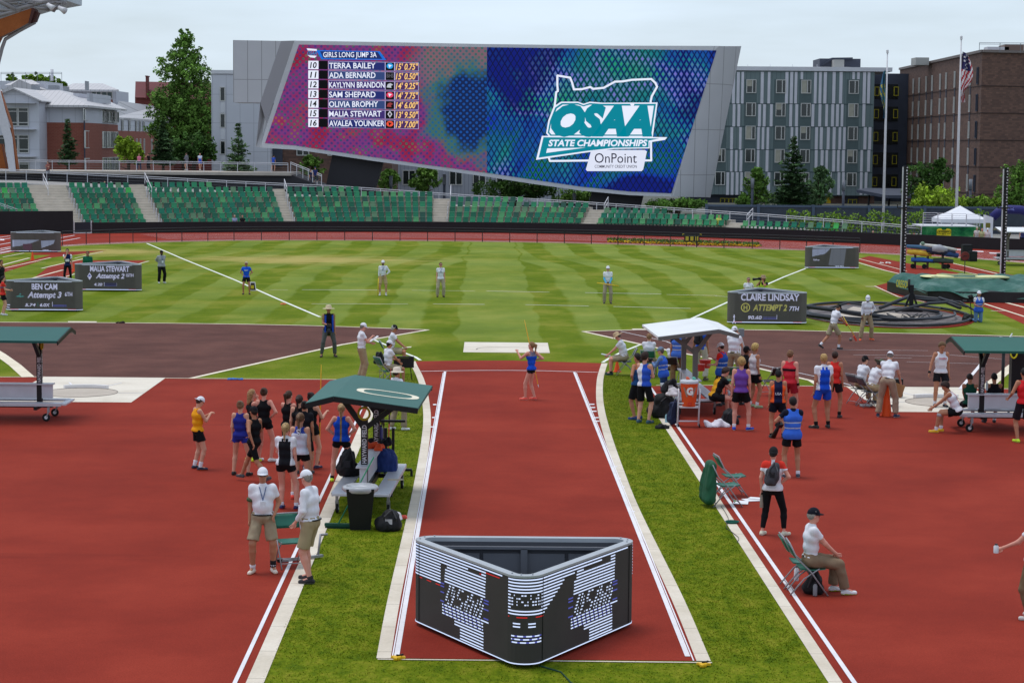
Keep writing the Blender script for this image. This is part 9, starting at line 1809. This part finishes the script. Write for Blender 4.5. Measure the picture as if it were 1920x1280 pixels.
front_row('spectator in pale cap and white tee right of the green banner', 1832, 425, cap=(186, 176, 160), top=('tee', (206, 198, 196)), bottom=('pants', KH), shoes=(60, 60, 60)); front_row('spectator in beige and yellow beside the green banner', 1841.5, 427, hair=(150, 130, 110), top=('tee', (178, 176, 130)), bottom=('pants', KH), shoes=(60, 60, 60)); front_row('spectator in white hat before the white arch leg', 1852, 427.5, hair=(206, 190, 170), top=('tee', (206, 190, 190)), bottom=('pants', (60, 40, 40)), shoes=(40, 40, 40), cap=WS); front_row('spectator in white and navy at the right picture edge behind the wall', 1918, 424, hair=(90, 50, 40), top=('tee', (60, 66, 110)), bottom=('pants', BK), shoes=(40, 40, 40), panel=('sleeves', WS))
X = X_at(1073); Pq = W(1073, 381, st_pt(X, 4, 0).y); person('woman in pale cap and white top sitting at the end of the fifth seat block', Vector((Pq.x, Pq.y, Pq.z-1.34)), 180, 1.68, pose='sit', fem=True, cap=(110, 100, 140), top=('tee', (214, 196, 206)), bottom=('shorts', (190, 150, 130)), shoes=(90, 80, 80))
X = X_at(1348); Pq = W(1348, 403, st_pt(X, 1, 0).y); person('spectator in yellow tee sitting at the end of the sixth seat block', Vector((Pq.x, Pq.y, Pq.z-1.34)), 175, 1.68, pose='sit', top=('tee', (204, 206, 96)), bottom=('shorts', BK), shoes=(60, 60, 60))
for x, y, c, n in ((196, 340, (60, 74, 110), 'spectator in navy with black bag seated at the top of the second block'), (208, 341, (150, 130, 170), 'spectator in lilac cap seated right of the navy one at the top row')):
 X = X_at(x+40); Pq = W(x, y, 176.5); person(n, Vector((Pq.x, Pq.y, Pq.z-1.32)), 150, 1.68, pose='sit', top=('tee', c), bottom=('shorts', (120, 90, 80)), shoes=(160, 120, 110), cap=(180, 176, 180) if x > 200 else None)
def blades(n):
 rs = np.random.RandomState(4); D = 22+42*rs.rand(n)**1.3; t = rs.rand(n); out = []
 def ex(pl, D_): ys = [p[1] for p in pl]; o = np.argsort(ys); return np.interp(D_, np.array(ys)[o], np.array([p[0] for p in pl])[o])
 gl = lambda pl: [(G(*p).x, G(*p).y) for p in pl]; rt = -math.tan(RW_A)
 c = [xy(pv(557, 1120, 715)), xy(pv(557, 1120, 1270))]; d = gl(Li); a1, b1 = ex(c, D), ex(d, D)-.2; c2 = [xy(pv(1472, 1160, 730)), xy(pv(1472, 1160, 1270))]; a2, b2 = ex(gl(Ri), D)+.2, ex(c2, D)
 L_ = rs.rand(n) < .47; X = np.where(L_, a1+(b1-a1)*t, a2+(b2-a2)*t); near_ = D < G(960, 1237).y; X = np.where(near_, a1+(b2-a1)*t, X)
 h = .007+.011*rs.rand(n)+.008*(rs.rand(n) < .06); an = rs.rand(n)*6.28; w_ = .004+.005*rs.rand(n); dx, dy = np.cos(an)*w_, np.sin(an)*w_; lx, ly = rs.normal(0, .012, n), rs.normal(0, .012, n); z = np.zeros(n)
 V = np.stack([np.stack([X-dx, D-dy, z], 1), np.stack([X+dx, D+dy, z], 1), np.stack([X+dx*.3+lx, D+dy*.3+ly, h], 1), np.stack([X-dx*.3+lx, D-dy*.3+ly, h], 1)], 1).reshape(-1, 3)
 o = np_mesh('turf_blades', V, np.arange(4*n).reshape(-1, 4), M_GRASS, None); o.data.polygons.foreach_set('use_smooth', [False]*n); tag(o, 'short grass blades on the strips beside the javelin runway', 'grass', kind='stuff')
blades(110000)
